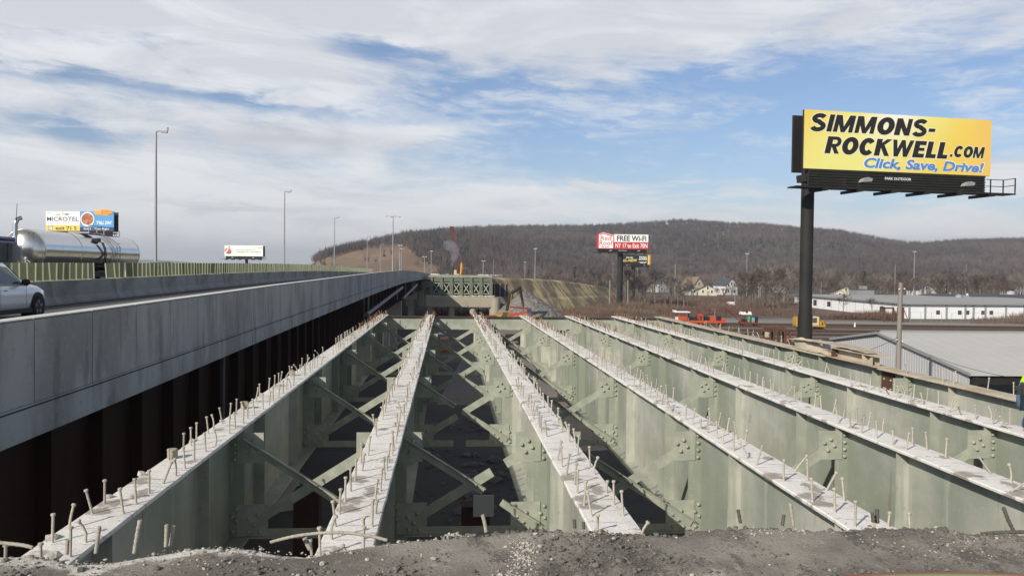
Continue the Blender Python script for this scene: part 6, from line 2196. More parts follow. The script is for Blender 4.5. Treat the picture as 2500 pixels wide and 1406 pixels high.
MB().bx(-.2, 6.8, -.2, 6.2, zt - .2, zt + .001).build('roof', 'dark_roof', o)
# dark steel portal frames in front of the warehouse
for k, (px0, px1) in enumerate(((2159, 2184), (2192, 2208))):
    d_ = 188
    o = thing('steel_portal', ['dark rusty portal frame in front of the warehouse corner, wider left one', 'dark rusty portal frame right behind the wooden pole'][k], 'frame', yard(on_yard(px0, d_), d_), YR)
    w = (px1 - px0) * d_ / FPX
    zt = P(px0, 750, d_).z - GZ
    m = MB().bx(0, .3, -.2, .2, 0, zt).bx(w - .3, w, -.2, .2, 0, zt).bx(0, w, -.2, .2, zt - .35, zt)
    m.beam((w, 0, zt - .5), (w + 1.2, 0, 0), .12, .12)
    m.build('frame', 'rust_steel', o)

# wooden pole with its wires
pp = P(2192, 905, 44)
zt = P(2197, 690, 44).z
up = thing('utility_pole', 'weathered wooden utility pole standing in front of the metal shed', 'utility pole', (pp.x, pp.y, GZ))
MB().tube([(0, 0, 0), (0.02, 0, (zt - GZ) * .6), (.05, 0, zt - GZ)], [.155, .135, .105], 12).build('pole', 'pole_wood', up)
m = MB()
for (dx, dz) in ((-.14, -.35), (.16, -.33), (-.2, -3.05), (.12, -3.15)):
    m.sphere((.04 + dx, -.12, zt - GZ + dz), .045, 8, 6)
m.build('insulator', 'insulator', up)


def wire(a, b, sag, lab, r_=.012):
    n_ = 24
    pts_ = [a.lerp(b, i / n_) - Vector((0, 0, sag * 4 * (i / n_) * (1 - i / n_))) for i in range(n_ + 1)]
    o = MB().tube([p - a for p in pts_], r_, 5).build('overhead_wire', 'cable', None, a)
    return tag(o, lab, 'wire', 'wires on the wooden pole')


top = Vector((pp.x, pp.y, P(2184, 822, 44).z))
wire(top, P(2070, 868, 40), .12, 'dark wire dropping from the pole to the lower left')
t2 = Vector((pp.x + .1, pp.y, P(2200, 834, 44).z))
wire(t2, P(2480, 923, 38), .25, 'dark wire dropping from the pole to the right over the shed roof')
wire(top, t2, .02, 'short loop of wire on the pole')

# ------------------------------------------------------------------ crouching worker on the sixth girder, mostly out of frame
wd = PX(2474, 1000, GX[5] - .22 - .165)
wy = wd.y
ps = thing('person', 'worker in blue jeans and lime vest crouching at the right edge', 'person', (GX[5] - .22, wy, 0))
me = bpy.data.meshes.new('body')
# joints: pelvis first
J = [(0.0, 0, .46), (.10, 0, .68), (.24, 0, .92), (.34, 0, 1.04), (.42, 0, 1.20),          # pelvis, waist, chest, neck, head
     (.02, -.13, .44), (.42, -.20, .50), (.14, -.20, .10), (.34, -.21, .04),               # near leg
     (.02, .13, .44), (.42, .20, .50), (.14, .20, .10), (.34, .21, .04),                   # far leg
     (.26, -.21, .94), (.44, -.27, .74), (.60, -.20, .60),                                  # near arm
     (.26, .21, .94), (.46, .27, .76), (.62, .20, .62)]
Ed = [(0, 1), (1, 2), (2, 3), (3, 4), (0, 5), (5, 6), (6, 7), (7, 8), (0, 9), (9, 10), (10, 11), (11, 12), (2, 13), (13, 14), (14, 15), (2, 16), (16, 17), (17, 18)]
rad = [.155, .150, .165, .062, .105, .125, .088, .062, .050, .125, .088, .062, .050, .068, .048, .036, .068, .048, .036]
me.from_pydata(J, Ed, [])
body = bpy.data.objects.new('body', me)
COL.objects.link(body)
body.parent = ps
sk = body.modifiers.new('skin', 'SKIN')
for i, r_ in enumerate(rad):
    me.skin_vertices[0].data[i].radius = (r_, r_)
    me.skin_vertices[0].data[i].use_root = (i == 0)
ss = body.modifiers.new('sub', 'SUBSURF')
ss.levels = ss.render_levels = 2
dg = bpy.context.evaluated_depsgraph_get()
bm_ = bpy.data.meshes.new_from_object(body.evaluated_get(dg))
for mm in ('denim', 'dark_cloth', 'skin', 'hivis'):
    bm_.materials.append(MT[mm])
mi = []
for pgn in bm_.polygons:
    c_ = pgn.center
    if c_.z < .09:
        mi.append(1)
    elif c_.z < .70 and abs(c_.y) < .5 and not (c_.x > .47 and c_.z > .55):
        mi.append(0)
    elif c_.z > 1.06 or (c_.x > .57):
        mi.append(2)
    else:
        mi.append(3)
bm_.polygons.foreach_set('material_index', mi)
bm_.polygons.foreach_set('use_smooth', [True] * len(mi))
body.modifiers.clear()
body.data = bm_
body.data.name = 'body'
# pocket, belt with tool pouch
MB().prism([(-.10, .40), (.06, .38), (.06, .56), (-.11, .57)], -.262, -.245).build('pocket', 'denim', ps)
MB().lathe([(.168, -.025), (.175, 0), (.168, .025)], 18, (.05, 0, .615)).build('belt', 'dark_cloth', ps)
MB().bx(-.175, -.06, -.20, -.10, .57, .68).rock((-.11, -.13, .69), .07, 0, 3).build('tool_pouch', 'dark_cloth', ps)
MB().cyl((-.185, -.16, .36), (-.165, -.17, .64), .014, n=8).build('hammer_handle', 'black_steel', ps)
MB().sphere((.45, 0, 1.26), .135, 14, 8, 0, (1.15, 1, .75)).build('hard_hat', 'hivis', ps)
for s in (-1, 1):
    hd = MB().sphere((.66, s * .19, .585), .05, 10, 6, 0, (1.0, .85, .55))
    for k in range(4):
        a = -.035 + k * .022
        hd.tube([(.69, s * .19 + a, .585), (.735, s * .19 + a, .575), (.765, s * .19 + a, .55 - .004 * k)], [.011, .010, .008], 6)
    hd.tube([(.655, s * .19 - s * .045, .585), (.69, s * .19 - s * .07, .575), (.72, s * .19 - s * .068, .56)], [.012, .011, .009], 6)
    hd.build('hand', 'skin', ps)
fc = MB().sphere((.545, 0, 1.19), .02, 8, 6)
fc.sphere((.53, -.045, 1.225), .012, 8, 6).sphere((.53, .045, 1.225), .012, 8, 6)
fc.build('face', 'skin', ps)

# ------------------------------------------------------------------ hills
def ridge_hill(name, lab, ridge, d_foot, px0, px1, step, mat_, dback=350, rows=36, amp=6.0, mask=None):
    """ridge: list of (px, py, depth) of the bare ground line; foot on the valley floor"""
    rx = [r_[0] for r_ in ridge]
    pxs = np.arange(px0, px1 + 1, step)
    n = len(pxs)
    pts = np.zeros((rows + 8, n, 3))
    for i, px in enumerate(pxs):
        py, d = np.interp(px, rx, [r_[1] for r_ in ridge]), np.interp(px, rx, [r_[2] for r_ in ridge])
        top = P(px, py, d)
        ft = P(px, py, d_foot if not callable(d_foot) else d_foot(px))
        for j in range(rows):
            t = j / (rows - 1)
            x, y = ft.x + (top.x - ft.x) * t, ft.y + (top.y - ft.y) * t
            s = t * t * (3 - 2 * t) * .55 + t * .45
            z = GZ - .5 + (top.z - GZ + .5) * s
            z += amp * (mnoise.noise((x * .006, y * .006, 3)) + .5 * mnoise.noise((x * .018, y * .018, 5))) * t * (1 - t) * 3.2
            pts[j, i] = (x, y, z)
        dv = Vector((top.x, top.y, 0)).normalized()
        for j in range(8):
            t = (j + 1) / 8
            pts[rows + j, i] = (top.x + dv.x * dback * t, top.y + dv.y * dback * t, top.z - (top.z - GZ) * t * t)
    o = link(name, grid_mesh(name, pts.transpose(1, 0, 2), mat_), None)
    tag(o, lab, None, None, 'structure')
    return pts, rows


MT['hill_soil'] = mat('hill_soil', (0.085, 0.072, 0.066), ((0.01, (0.12, 0.10, 0.088), 0.42, 0.65, ONE, 0.8), (0.08, (0.06, 0.052, 0.05), 0.45, 0.7, ONE, 0.6)), rough=.95, coord='World')
MT['meadow_soil'] = mat('meadow_soil', (0.175, 0.115, 0.070), ((0.012, (0.235, 0.16, 0.098), 0.42, 0.62, ONE, 0.85), (0.05, (0.14, 0.095, 0.065), 0.46, 0.68, ONE, 0.7)), rough=.95, coord='World')
main_ridge = [(900, 600, 1400), (1000, 585, 1420), (1080, 570, 1450), (1120, 566, 1480), (1200, 562, 1500), (1340, 560, 1500), (1420, 561, 1520), (1500, 557, 1560), (1600, 551, 1600), (1640, 547, 1620), (1700, 547, 1620), (1760, 553, 1600), (1850, 555, 1560), (1950, 565, 1520), (2050, 572, 1500),
              (2130, 588, 1500), (2200, 600, 1500), (2260, 603, 1520), (2330, 596, 1560), (2400, 593, 1600), (2500, 592, 1600), (2700, 590, 1600), (3300, 600, 1600)]
front_ridge = [(735, 662, 900), (755, 650, 900), (775, 637, 910), (800, 624, 920), (840, 614, 940), (880, 604, 960), (905, 599, 980), (950, 589, 1000), (985, 581, 1020), (1040, 577, 1040), (1080, 575, 1050), (1130, 575, 1060), (1180, 580, 1060), (1260, 600, 1050), (1340, 630, 1040), (1420, 655, 1020)]
mp_, mr = ridge_hill('hill', 'long wooded hill across the back', main_ridge, lambda px: 760, 900, 3300, 14, 'hill_soil')
fp_, fr_ = ridge_hill('hill', 'nearer hill with a brown cleared slope', front_ridge, lambda px: 520, 735, 1420, 8, 'meadow_soil')
lowr = [(-900, 648, 5200), (100, 640, 5200), (300, 634, 5200), (380, 634, 5200), (450, 639, 5200), (520, 645, 5200), (580, 649, 5200), (640, 652, 5200), (700, 647, 5200), (760, 648, 5200), (820, 652, 5200), (950, 656, 5200)]
ridge_hill('far_hill', 'low blue hills on the far left horizon', lowr, lambda px: 4200, -900, 950, 25, 'far_hill_cover', 900, 8, 10.0)


def crown_blades(rng, base, h, k, wide, spread, tri_w):
    """bare crowns as fans of thin tapering blades; base (N,3), h (N,)"""
    N = len(base)
    ang = rng.uniform(0, 2 * np.pi, (N, k))
    rad_ = spread * h[:, None] * np.sqrt(rng.uniform(.02, 1, (N, k)))
    top = h[:, None] * (1.0 - .45 * (rad_ / (spread * h[:, None])) ** 2) * rng.uniform(.80, 1.0, (N, k))
    tip = np.stack([base[:, None, 0] + rad_ * np.cos(ang), base[:, None, 1] + rad_ * np.sin(ang), base[:, None, 2] + top], -1)
    low = np.stack([base[:, None, 0] + .30 * rad_ * np.cos(ang), base[:, None, 1] + .30 * rad_ * np.sin(ang), base[:, None, 2] + h[:, None] * rng.uniform(.12, .45, (N, k))], -1)
    a2 = rng.uniform(0, 2 * np.pi, (N, k))
    w = tri_w * rng.uniform(.6, 1.3, (N, k)) * (h[:, None] / 14)
    off = np.stack([np.cos(a2) * w, np.sin(a2) * w, np.zeros_like(w)], -1)
    v = np.stack([low - off, low + off, tip], 2).reshape(-1, 3)
    return v


def tri_mesh(name, v, mat_idx, mats):
    n = len(v) // 3
    me_ = bpy.data.meshes.new(name)
    me_.vertices.add(len(v))
    me_.vertices.foreach_set('co', v.astype(np.float32).ravel())
    me_.loops.add(n * 3)
    me_.loops.foreach_set('vertex_index', np.arange(n * 3, dtype=np.int32))
    me_.polygons.add(n)
    me_.polygons.foreach_set('loop_start', np.arange(0, n * 3, 3, dtype=np.int32))
    me_.polygons.foreach_set('loop_total', np.full(n, 3, dtype=np.int32))
    for q_ in mats:
        me_.materials.append(MT[q_])
    me_.polygons.foreach_set('material_index', mat_idx.astype(np.int32))
    me_.update(calc_edges=True)
    return me_


def surf(pts, rows, rng, n, tmin=.0, tmax=1.03):
    """random points on a hill's front face, evenly over its ground area"""
    nc = pts.shape[1]
    depth_near = np.linalg.norm(pts[0, :, :2], axis=1).mean()
    depth_far = np.linalg.norm(pts[rows - 1, :, :2], axis=1).mean()
    d = np.sqrt(rng.uniform(depth_near ** 2, depth_far ** 2, n))
    t = np.clip((d - depth_near) / (depth_far - depth_near), 0, 1) * (tmax - tmin) + tmin
    c = rng.uniform(0, nc - 1.001, n)
    i = c.astype(int)
    fi = (c - i)[:, None]
    r_ = np.clip(t * (rows - 1), 0, rows + 5)
    j = np.floor(r_).astype(int)
    fj = (r_ - j)[:, None]
    a = pts[j, i] * (1 - fi) + pts[j, i + 1] * fi
    b = pts[j + 1, i] * (1 - fi) + pts[j + 1, i + 1] * fi
    return a * (1 - fj) + b * fj, t, c / (nc - 1)


def topx(p):
    """picture position of world points (used only to see where the meadow lies)"""
    rel = p - np.array(CAM)
    zc_ = rel @ np.array(fwd)
    return 1250 + FPX * (rel @ np.array(rgt)) / zc_, 703 - FPX * (rel @ np.array(upv)) / zc_


rng = np.random.default_rng(4)
base, t, c = surf(mp_, mr, rng, 12500)
keep = c < 0.80
base = base[keep]
con = np.array([mnoise.noise((x * .004, y * .004, 9)) + .35 * mnoise.noise((x * .03, y * .03, 2)) for x, y, z in base])
ci = (con > .36) & (rng.uniform(0, 1, len(base)) < .35)
hB = rng.uniform(9, 15, len(base))
ex_ = mp_[::3].reshape(-1, 3)
vB = crown_blades(rng, base[~ci], hB[~ci], 34, 0, .42, .26)
tag(link('forest', tri_mesh('forest', vB, np.zeros(len(vB) // 3), ['forest_twigs'])), 'bare winter forest covering the long hill', None, None, 'stuff')


def cone_blades(rng, base, h, k):
    N = len(base)
    f = rng.uniform(.05, 1, (N, k))
    ang = rng.uniform(0, 2 * np.pi, (N, k))
    rr = .24 * h[:, None] * (1 - f) + .02
    tip = np.stack([base[:, None, 0] + rr * np.cos(ang), base[:, None, 1] + rr * np.sin(ang), base[:, None, 2] + h[:, None] * f - .06 * h[:, None]], -1)
    inn = np.stack([base[:, None, 0] + 0 * rr, base[:, None, 1] + 0 * rr, base[:, None, 2] + h[:, None] * (f + .10)], -1)
    w = (.10 * h[:, None] * (1.1 - f))
    off = np.stack([-np.sin(ang) * w, np.cos(ang) * w, np.zeros_like(w)], -1)
    return np.stack([tip - off, tip + off, inn], 2).reshape(-1, 3)


vC = cone_blades(rng, base[ci], hB[ci] * .9, 24)
tag(link('conifer_stand', tri_mesh('conifer_stand', vC, np.zeros(len(vC) // 3), ['forest_needles'])), 'dark evergreens scattered through the forest on the hill', None, None, 'stuff')

# nearer hill: woods on the crest and flanks, meadow left open
base, t, c = surf(fp_, fr_, rng, 5200)
px_, py_ = topx(base)
lim = np.interp(px_, [730, 760, 790, 860, 905, 960, 985, 1010, 1030, 1060, 1110], [652, 646, 636, 616, 606, 605, 603, 618, 640, 652, 660])
wood = (py_ < lim) | (px_ > 1075) | ((px_ > 985) & (py_ < lim + 4)) | (rng.uniform(0, 1, len(px_)) < .015)
base, px_ = base[wood], px_[wood]
hF = rng.uniform(8, 14, len(base))
ci = (rng.uniform(0, 1, len(base)) < np.where((px_ > 1040) & (px_ < 1150), .22, .06))
vB = crown_blades(rng, base[~ci], hF[~ci], 34, 0, .42, .19)
tag(link('forest', tri_mesh('forest', vB, np.zeros(len(vB) // 3), ['forest_twigs'])), 'bare wood on the crest of the nearer hill', None, None, 'stuff')
vC = cone_blades(rng, base[ci], hF[ci], 26)
tag(link('conifer_stand', tri_mesh('conifer_stand', vC, np.zeros(len(vC) // 3), ['forest_needles'])), 'dark evergreens on the nearer hill', None, None, 'stuff')

# low woods filling the valley far behind the single trees
N = 4200
dd = np.sqrt(rng.uniform(430 ** 2, 800 ** 2, N))
pxv = rng.uniform(1180, 2900, N)
bs = np.array([[*(P(px, 700, d).xy), GZ] for px, d in zip(pxv, dd)])
hV = rng.uniform(7, 13, N)
vB = crown_blades(rng, bs, hV, 26, 0, .40, .17)
MT['valley_twigs'] = mat('valley_twigs', (0.135, 0.108, 0.092), ((0.012, (0.18, 0.145, 0.118), 0.42, 0.64, ONE, 0.85), (0.08, (0.095, 0.075, 0.066), 0.45, 0.7, ONE, 0.7)), rough=.95, coord='World')
tag(link('valley_wood', tri_mesh('valley_wood', vB, np.zeros(len(vB) // 3), ['valley_twigs'])), 'grey brown winter woods filling the valley floor', None, None, 'stuff')


# ------------------------------------------------------------------ single trees of the valley
def bare_tree(seed, h, spread=.34, pale=False, limbs=7):
    q = random.Random(seed)
    t = thing('bare_tree', '', 'tree')
    tr = MB()
    th = h * q.uniform(.28, .4)
    bend = q.uniform(-.4, .4)
    top_ = Vector((bend, q.uniform(-.3, .3), h * .86))
    r0_ = h * .016
    mid_ = Vector((bend * .3, 0, th))
    tr.tube([(0, 0, -.2), mid_, mid_.lerp(top_, .5), top_], [r0_ * 1.25, r0_ * .85, r0_ * .5, r0_ * .12], 6)
    tr.build('trunk', 'bark_pale' if pale else 'bark', t)
    cr_m = MB()

    def twig(a, d, L_, r_, depth):
        b_ = a + d * L_
        mid2 = a.lerp(b_, .5) + Vector((q.uniform(-.1, .1), q.uniform(-.1, .1), q.uniform(-.02, .1))) * L_
        cr_m.tube([a, mid2, b_], [max(r_, .034), max(r_ * .7, .028), max(r_ * .3, .016)], 3, caps=False)
        if depth == 0:
            return
        for _ in range(4 if depth == 2 else 5):
            f = q.uniform(.3, 1)
            s = (a.lerp(mid2, f * 2) if f < .5 else mid2.lerp(b_, f * 2 - 1))
            nd = (d + Vector((q.uniform(-.8, .8), q.uniform(-.8, .8), q.uniform(-.25, .75)))).normalized()
            twig(s, nd, L_ * q.uniform(.42, .68), r_ * .5, depth - 1)
    for i in range(limbs):
        f = i / limbs
        s = mid_.lerp(top_, f * .8)
        an = q.uniform(0, 6.283)
        up_ = q.uniform(.45, 1.2) + f * .5
        d = Vector((math.cos(an), math.sin(an), up_)).normalized()
        twig(s, d, h * spread * q.uniform(.75, 1.15) * (1.15 - .55 * f), r0_ * .48 * (1 - .5 * f), 3)
    cr_m.build('crown', 'bark_pale' if pale else 'bark', t)
    return t


def evergreen(seed, h):
    q = random.Random(seed)
    rg__ = np.random.default_rng(seed)
    t = thing('evergreen_tree', '', 'tree')
    MB().tube([(0, 0, -.2), (0, 0, h * .9)], [h * .018, h * .004], 6).build('trunk', 'bark', t)
    vv = []
    z = h * .12
    while z < h * .97:
        f = z / h
        for _ in range(int(7 + 5 * (1 - f))):
            if rg__.uniform() < .18:
                continue
            an = rg__.uniform(0, 6.283)
            L_ = h * .21 * (1 - f) ** .8 * rg__.uniform(.45, 1.15) + .15
            d_ = np.array([math.cos(an), math.sin(an), rg__.uniform(-.35, .15)])
            sd = np.array([-math.sin(an), math.cos(an), 0.])
            for k in range(7):
                g_ = rg__.uniform(.15, 1)
                c_ = np.array([0, 0, z]) + d_ * L_ * g_
                w_ = sd * rg__.uniform(.10, .32) * (1.3 - g_) + d_ * .1
                e_ = c_ + d_ * rg__.uniform(.1, .4) + np.array([0, 0, rg__.uniform(-.35, .30)]) + sd * rg__.uniform(-.3, .3)
                vv += [c_ - w_, c_ + w_, e_]
        z += h * .035
    v = np.array(vv)
    link('crown', tri_mesh('crown', v, np.zeros(len(v) // 3), ['needles']), t)
    return t


BT = [bare_tree(1, 12), bare_tree(2, 12, .38), bare_tree(3, 12, .30), bare_tree(6, 12, .40, True), bare_tree(9, 12, .33, True)]
EV = [evergreen(3, 12), evergreen(8, 12)]
q = random.Random(31)
TG = [('bare brown tree with a fine twiggy crown in the valley wood', 'bare brown trees of the valley'), ('pale grey bare tree with a spreading crown in the valley wood', 'pale bare trees of the valley'), ('dark green evergreen standing among the bare valley trees', 'evergreens of the valley')]
spots = []
for i in range(235):
    d = q.uniform(232, 440)
    px = q.uniform(1290, 2560)
    if px > 1940 and d < 305:
        d = q.uniform(305, 470)
    if px < 1500 and d < 330:
        d = q.uniform(345, 470)
    if (1690 < px < 1812 or 1600 < px < 1640) and d < 410:
        continue
    spots.append((px, d, q.uniform(.55, 1.10), None))
for (px, d, s) in ((1850, 232, .95), (1835, 236, .82), (1868, 240, 1.05), (1810, 228, .7), (1655, 236, .72), (1680, 232, .66), (1640, 240, .8), (1905, 245, .95), (1925, 262, 1.1), (1760, 238, .55), (2060, 215, .50), (2130, 210, .40), (2005, 300, 1.0), (1888, 228, .6), (1600, 240, .66), (1575, 250, .6)):
    spots.append((px, d, s, 0))
for (px, d, s) in ((1403, 420, 1.1), (1290, 480, .95), (1318, 500, .9), (1560, 430, 1.1), (1600, 470, 1.0), (2110, 400, 1.05), (1985, 420, 1.2), (1450, 460, .8), (1272, 500, .8), (2295, 430, .8), (1350, 470, .7)):
    spots.append((px, d, s, 5))
used = set()
for (px, d, s, kd) in spots:
    p = P(px, 700, d)
    if kd == 5:
        pr = EV[q.randint(0, 1)]
        lab, grp = TG[2]
    else:
        i = q.choices((0, 1, 2, 3, 4), (4, 4, 3, 2.2, 2.2))[0]
        pr = BT[i]
        lab, grp = TG[1] if i > 2 else TG[0]
    loc = (p.x, p.y, GZ)
    if pr.name not in used:
        used.add(pr.name)
        pr.location, pr.rotation_euler, pr.scale = loc, (0, 0, q.uniform(0, 6.28)), (s, s, s)
        tag(pr, lab, 'tree', grp)
    else:
        dup(pr, loc, q.uniform(0, 6.28), (s * q.uniform(.9, 1.15), s * q.uniform(.9, 1.15), s), lab, grp)

# low reddish brush and weeds between yard and woods
N = 9000
v = []
rng = np.random.default_rng(12)


def brush(pxa, pxb, da, db, n, h0, h1, w):
    px = rng.uniform(pxa, pxb, n)
    d = rng.uniform(da, db, n)
    b_ = np.array([[*(P(x, 700, y).xy), GZ] for x, y in zip(px, d)])
    nn = np.array([mnoise.noise((x * .06, y * .06, 4)) for x, y, z in b_])
    h = rng.uniform(h0, h1, n) * np.clip(.75 + nn * .9, .25, 1.4)
    return crown_blades(rng, b_, h, 12, 0, .45, w * 14 / 2.5)


v = np.concatenate([brush(1235, 1480, 150, 215, 1500, 1.2, 2.6, .05), brush(1440, 1700, 192, 232, 1500, 1.2, 2.6, .05), brush(1640, 1990, 198, 232, 1800, 1.2, 2.8, .05), brush(1960, 2200, 193, 203, 800, 1.2, 3.4, .05),
                    brush(2372, 2560, 184, 196, 900, 1.5, 3.4, .05), brush(1300, 1640, 215, 330, 1600, 1.5, 3.6, .06), brush(1640, 1960, 232, 330, 1500, 1.2, 3.2, .06)])
tag(link('brush', tri_mesh('brush', v, np.zeros(len(v) // 3), ['brush_twigs'])), 'reddish brown leafless brush along the rail yard', None, None, 'stuff')


# ------------------------------------------------------------------ houses in the valley and on the hill
def house(px, d, w, dp, hw, hr, walls, label, base=None, rz=0.3, roofm='dark_roof'):
    p = P(px, 700, d)
    t = thing('house', label, 'house', (p.x, p.y, GZ if base is None else base), -YAW + rz, 'houses beyond the rail yard' if base is None else 'houses on the hilltop')
    MB().add([(-w / 2, 0, 0), (w / 2, 0, 0), (w / 2, dp, 0), (-w / 2, dp, 0), (-w / 2, 0, hw), (w / 2, 0, hw), (w / 2, dp, hw), (-w / 2, dp, hw), (0, 0, hr), (0, dp, hr)],
             [(0, 1, 5, 8, 4), (2, 3, 7, 9, 6), (1, 2, 6, 5), (3, 0, 4, 7)]).build('wall', walls, t)
    m = MB()
    for s in (-1, 1):
        a = Vector((s * (w / 2 + .4), -.4, hw - .25))
        b_ = Vector((0, -.4, hr + .12))
        D_ = Vector((0, dp + .8, 0))
        u_ = Vector((0, 0, .18))
        m.add([a, b_, b_ + D_, a + D_, a + u_, b_ + u_, b_ + D_ + u_, a + D_ + u_], [(0, 1, 2, 3), (7, 6, 5, 4), (0, 4, 5, 1), (1, 5, 6, 2), (2, 6, 7, 3), (3, 7, 4, 0)])
    rf = m.build('roof', roofm, t)
    MB().bx(w * .12, w * .12 + .7, dp * .4, dp * .4 + .7, hr - .8, hr + .9).build('chimney', 'rust_steel', rf)
    for (x, z) in ((-w * .25, 1.2), (w * .22, 1.2), (0, hw + .2)) + (((-w * .25, 4.0), (w * .22, 4.0)) if hw > 4.5 else ()):
        f = MB().bx(x - .6, x + .6, -.06, .0, z - .1, z + 1.5).build('window', 'white_panel', t)
        MB().bx(x - .45, x + .45, -.075, -.061, z, z + 1.35).build('pane', 'glass_window', f)
    MB().bx(w * .02 - .5, w * .02 + .5, -.07, -.001, 0, 2.1).build('door', 'grey_trim', t)
    return t


MT['house_white'] = mat('house_white', (0.60, 0.60, 0.58), rough=.8)
MT['siding_cream'] = mat('siding_cream', (0.52, 0.47, 0.34), rough=.8)
MT['siding_grey'] = mat('siding_grey', (0.42, 0.42, 0.42), rough=.8)
MT['shingle_tan'] = mat('shingle_tan', (0.22, 0.16, 0.11), rough=.9)
house(1786, 395, 7.5, 9, 4.6, 8.0, 'house_white', 'white two-storey house with a gabled front left of the tall valley mast', rz=.45)
house(1768, 415, 6.5, 10, 5.6, 8.6, 'house_white', 'white house behind the gabled one, its wall showing at the left', rz=-.5)
house(1706, 405, 6.5, 9, 4.2, 8.2, 'siding_cream', 'cream house with a tan steep roof', rz=.5, roofm='shingle_tan')
house(1728, 380, 8.5, 7, 2.7, 4.6, 'siding_cream', 'low cream bungalow with porch in front of the tan-roofed house', rz=-.2)
house(1692, 385, 3.8, 5, 2.4, 3.8, 'house_white', 'small white outbuilding left of the bungalow')
house(1622, 430, 8, 9, 4.6, 7.6, 'siding_grey', 'pale grey house half hidden by twigs left of the bare valley pole', rz=.6)
house(1902, 450, 8, 9, 3.2, 5.6, 'siding_grey', 'grey house seen through trees left of the big pole', rz=-.4)
house(2066, 350, 10, 8, 3.3, 5.2, 'siding_cream', 'low tan house beyond the left end of the warehouse roof', rz=-.2)
house(2262, 430, 11, 8, 3.0, 5.4, 'house_white', 'pale house beyond the warehouse roof, left of the vent', rz=.3)
house(2300, 440, 9, 8, 3.2, 6.2, 'siding_cream', 'cream house beyond the warehouse roof above its middle', rz=-.4)
house(2488, 430, 8, 8, 3.4, 6.0, 'house_white', 'white house at the right edge beyond the dark roof', rz=.3)
for (px, py, w, hw, lab) in ((1031, 581, 9, 6.5, 'white cube-like house on the wooded hilltop'), (1038, 585, 6, 4, 'small white house just below the cube-like one'), (1063, 586, 12, 4, 'long white house on the hilltop left of the crane'), (1127, 584, 7, 6, 'pale house on the hilltop right of the crane'), (1140, 586, 5, 5, 'tiny pale house farther right of the crane')):
    d = 985
    house(px, d, w, 8, hw, hw + 2.2, 'house_white', lab, P(px, py, d).z - 3, .2)
o = thing('hill_shed', 'long thin white roof line on the hillside right of the crane', 'shed', P(1158, 581, 985))
MB().bx(-5, 5, 0, 4, -3, 0).build('wall', 'siding_grey', o)
MB().bx(-5.3, 5.3, -.3, 4.3, 0.002, .8).build('roof', 'white_panel', o)

# bare poles of the valley and the hillside power line
def pole(px, pt, d, zb, label, r_=.16, cross=0.0, grp='power poles across the valley'):
    p = P(px, pt, d)
    t = thing('power_pole', label, 'power pole', (p.x, p.y, zb), 0, grp)
    MB().tube([(0, 0, 0), (0, 0, p.z - zb)], [r_ * 1.2, r_ * .8], 7).build('pole', 'pole_wood', t)
    if cross:
        MB().bx(-cross, cross, -.08, .08, p.z - zb - .9, p.z - zb - .7).build('crossarm', 'pole_wood', t)


pole(1649, 645, 330, GZ, 'pale pole rising above the grey house left of the cream houses', .22)
pole(1853, 646, 340, GZ, 'pale thin pole right of the tall valley mast', .15)
pole(2186, 645, 330, GZ, 'pale pole just left of the wooden utility pole', .16)
pole(2359, 645, 360, GZ, 'pale pole above the dark roof at the right', .16)
pole(1795, 695, 235, GZ, 'thin pale pole in front of the white gabled house', .14)
pole(1489.5, 684, 235, GZ, 'white light pole left of the red and white billboard pole', .22)
pole(1533, 684, 233, GZ, 'white light pole right of the red and white billboard pole', .22)
pole(1497, 640, 400, GZ, 'lattice-thin pale pole left of the black billboard', .2, .8)
pole(1557, 652, 410, GZ, 'pale pole with crossarms right of the black billboard post', .16, 1.2)
pole(1205, 634, 420, GZ, 'pale thin pole right of the white-lamped mast', .16)
hp = [(1690, 598), (1725, 579), (1739, 574), (1753, 567), (1766, 566), (1778, 561)]
for k, (px, py) in enumerate(hp):
    pole(px, py, 1250, P(px, py + 18, 1250).z - 6, 'pale power pole in the line climbing the wooded hill', .35, 1.5, 'power poles climbing the hill')
gate = thing('chain_fence', 'grey chain-link fence posts before the white warehouse front', 'fence', yard(on_yard(2225, 191), 191), YR)
m = MB()
for k in range(12):
    m.bx(k * 2.4 - .03, k * 2.4 + .03, -.03, .03, 0, 2.2)
m.bx(0, 26.4, -.02, .02, 2.16, 2.2).bx(0, 26.4, -.02, .02, 1.1, 1.12)
m.build('fence', 'galvanised', gate)
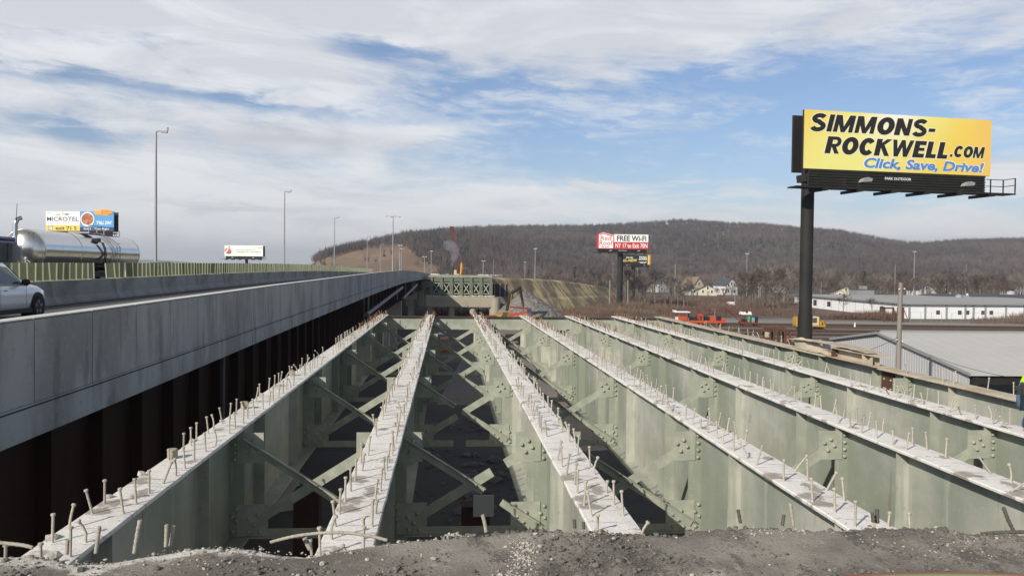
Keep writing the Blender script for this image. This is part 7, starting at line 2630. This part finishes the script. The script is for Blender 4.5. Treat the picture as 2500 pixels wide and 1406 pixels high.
# small white trailer behind the brush
o = thing('cargo_trailer', 'small white cargo trailer half hidden by the brush', 'trailer', yard(on_yard(1776, 262), 262), YR)
MB().bx(0, 2.3, -.6, .6, .5, 1.5).build('body', 'white_panel', o, bevel=.05)
for s_ in (-1, 1):
    MB().lathe([(.05, -.1), (.33, -.1), (.33, .1), (.05, .1)], 14, (1.1, s_ * .7, .33), 'Y').build('wheel', 'rubber', o)

# ------------------------------------------------------------------ smoke and hazy air
def volume_mat(name, color, density, noisy=None, aniso=0.0):
    m_ = bpy.data.materials.new(name)
    m_.use_nodes = True
    nt_ = m_.node_tree
    for n_2 in list(nt_.nodes):
        nt_.nodes.remove(n_2)
    o_ = nt_.nodes.new('ShaderNodeOutputMaterial')
    v_ = nt_.nodes.new('ShaderNodeVolumePrincipled')
    v_.inputs['Color'].default_value = (*color, 1)
    v_.inputs['Density'].default_value = density
    v_.inputs['Anisotropy'].default_value = aniso
    nt_.links.new(v_.outputs[0], o_.inputs['Volume'])
    return m_


a = [P(1108, 652, 292), P(1106, 640, 292), P(1109, 628, 292), P(1112, 615, 292), P(1107, 604, 292), P(1095, 598, 292), P(1080, 596, 292)]
sm = MB().tube([p - a[0] for p in a], [.5, 1.0, 1.5, 1.8, 2.1, 2.3, 1.2], 14)
MT['smoke_air'] = volume_mat('smoke_air', (0.80, 0.88, 1.0), 0.11)
o = sm.build('smoke', 'smoke_air', None, a[0])
ssm = o.modifiers.new('sub', 'SUBSURF')
ssm.levels = ssm.render_levels = 2
tx = bpy.data.textures.new('puffs', 'CLOUDS')
tx.noise_scale = 1.6
dm_ = o.modifiers.new('disp', 'DISPLACE')
dm_.texture = tx
dm_.strength = 1.3
tag(o, 'blue grey smoke puff drifting up from the pile driver', None, None, 'stuff')

MT['hazy_air'] = volume_mat('hazy_air', (0.86, 0.90, 0.98), 0.00018, None, 0.2)
hz_ = MB().bx(-9200, 9200, -3200, 9200, GZ - 1.5, 175)
tag(hz_.build('haze', 'hazy_air'), 'thin bluish haze over the valley', None, None, 'stuff')
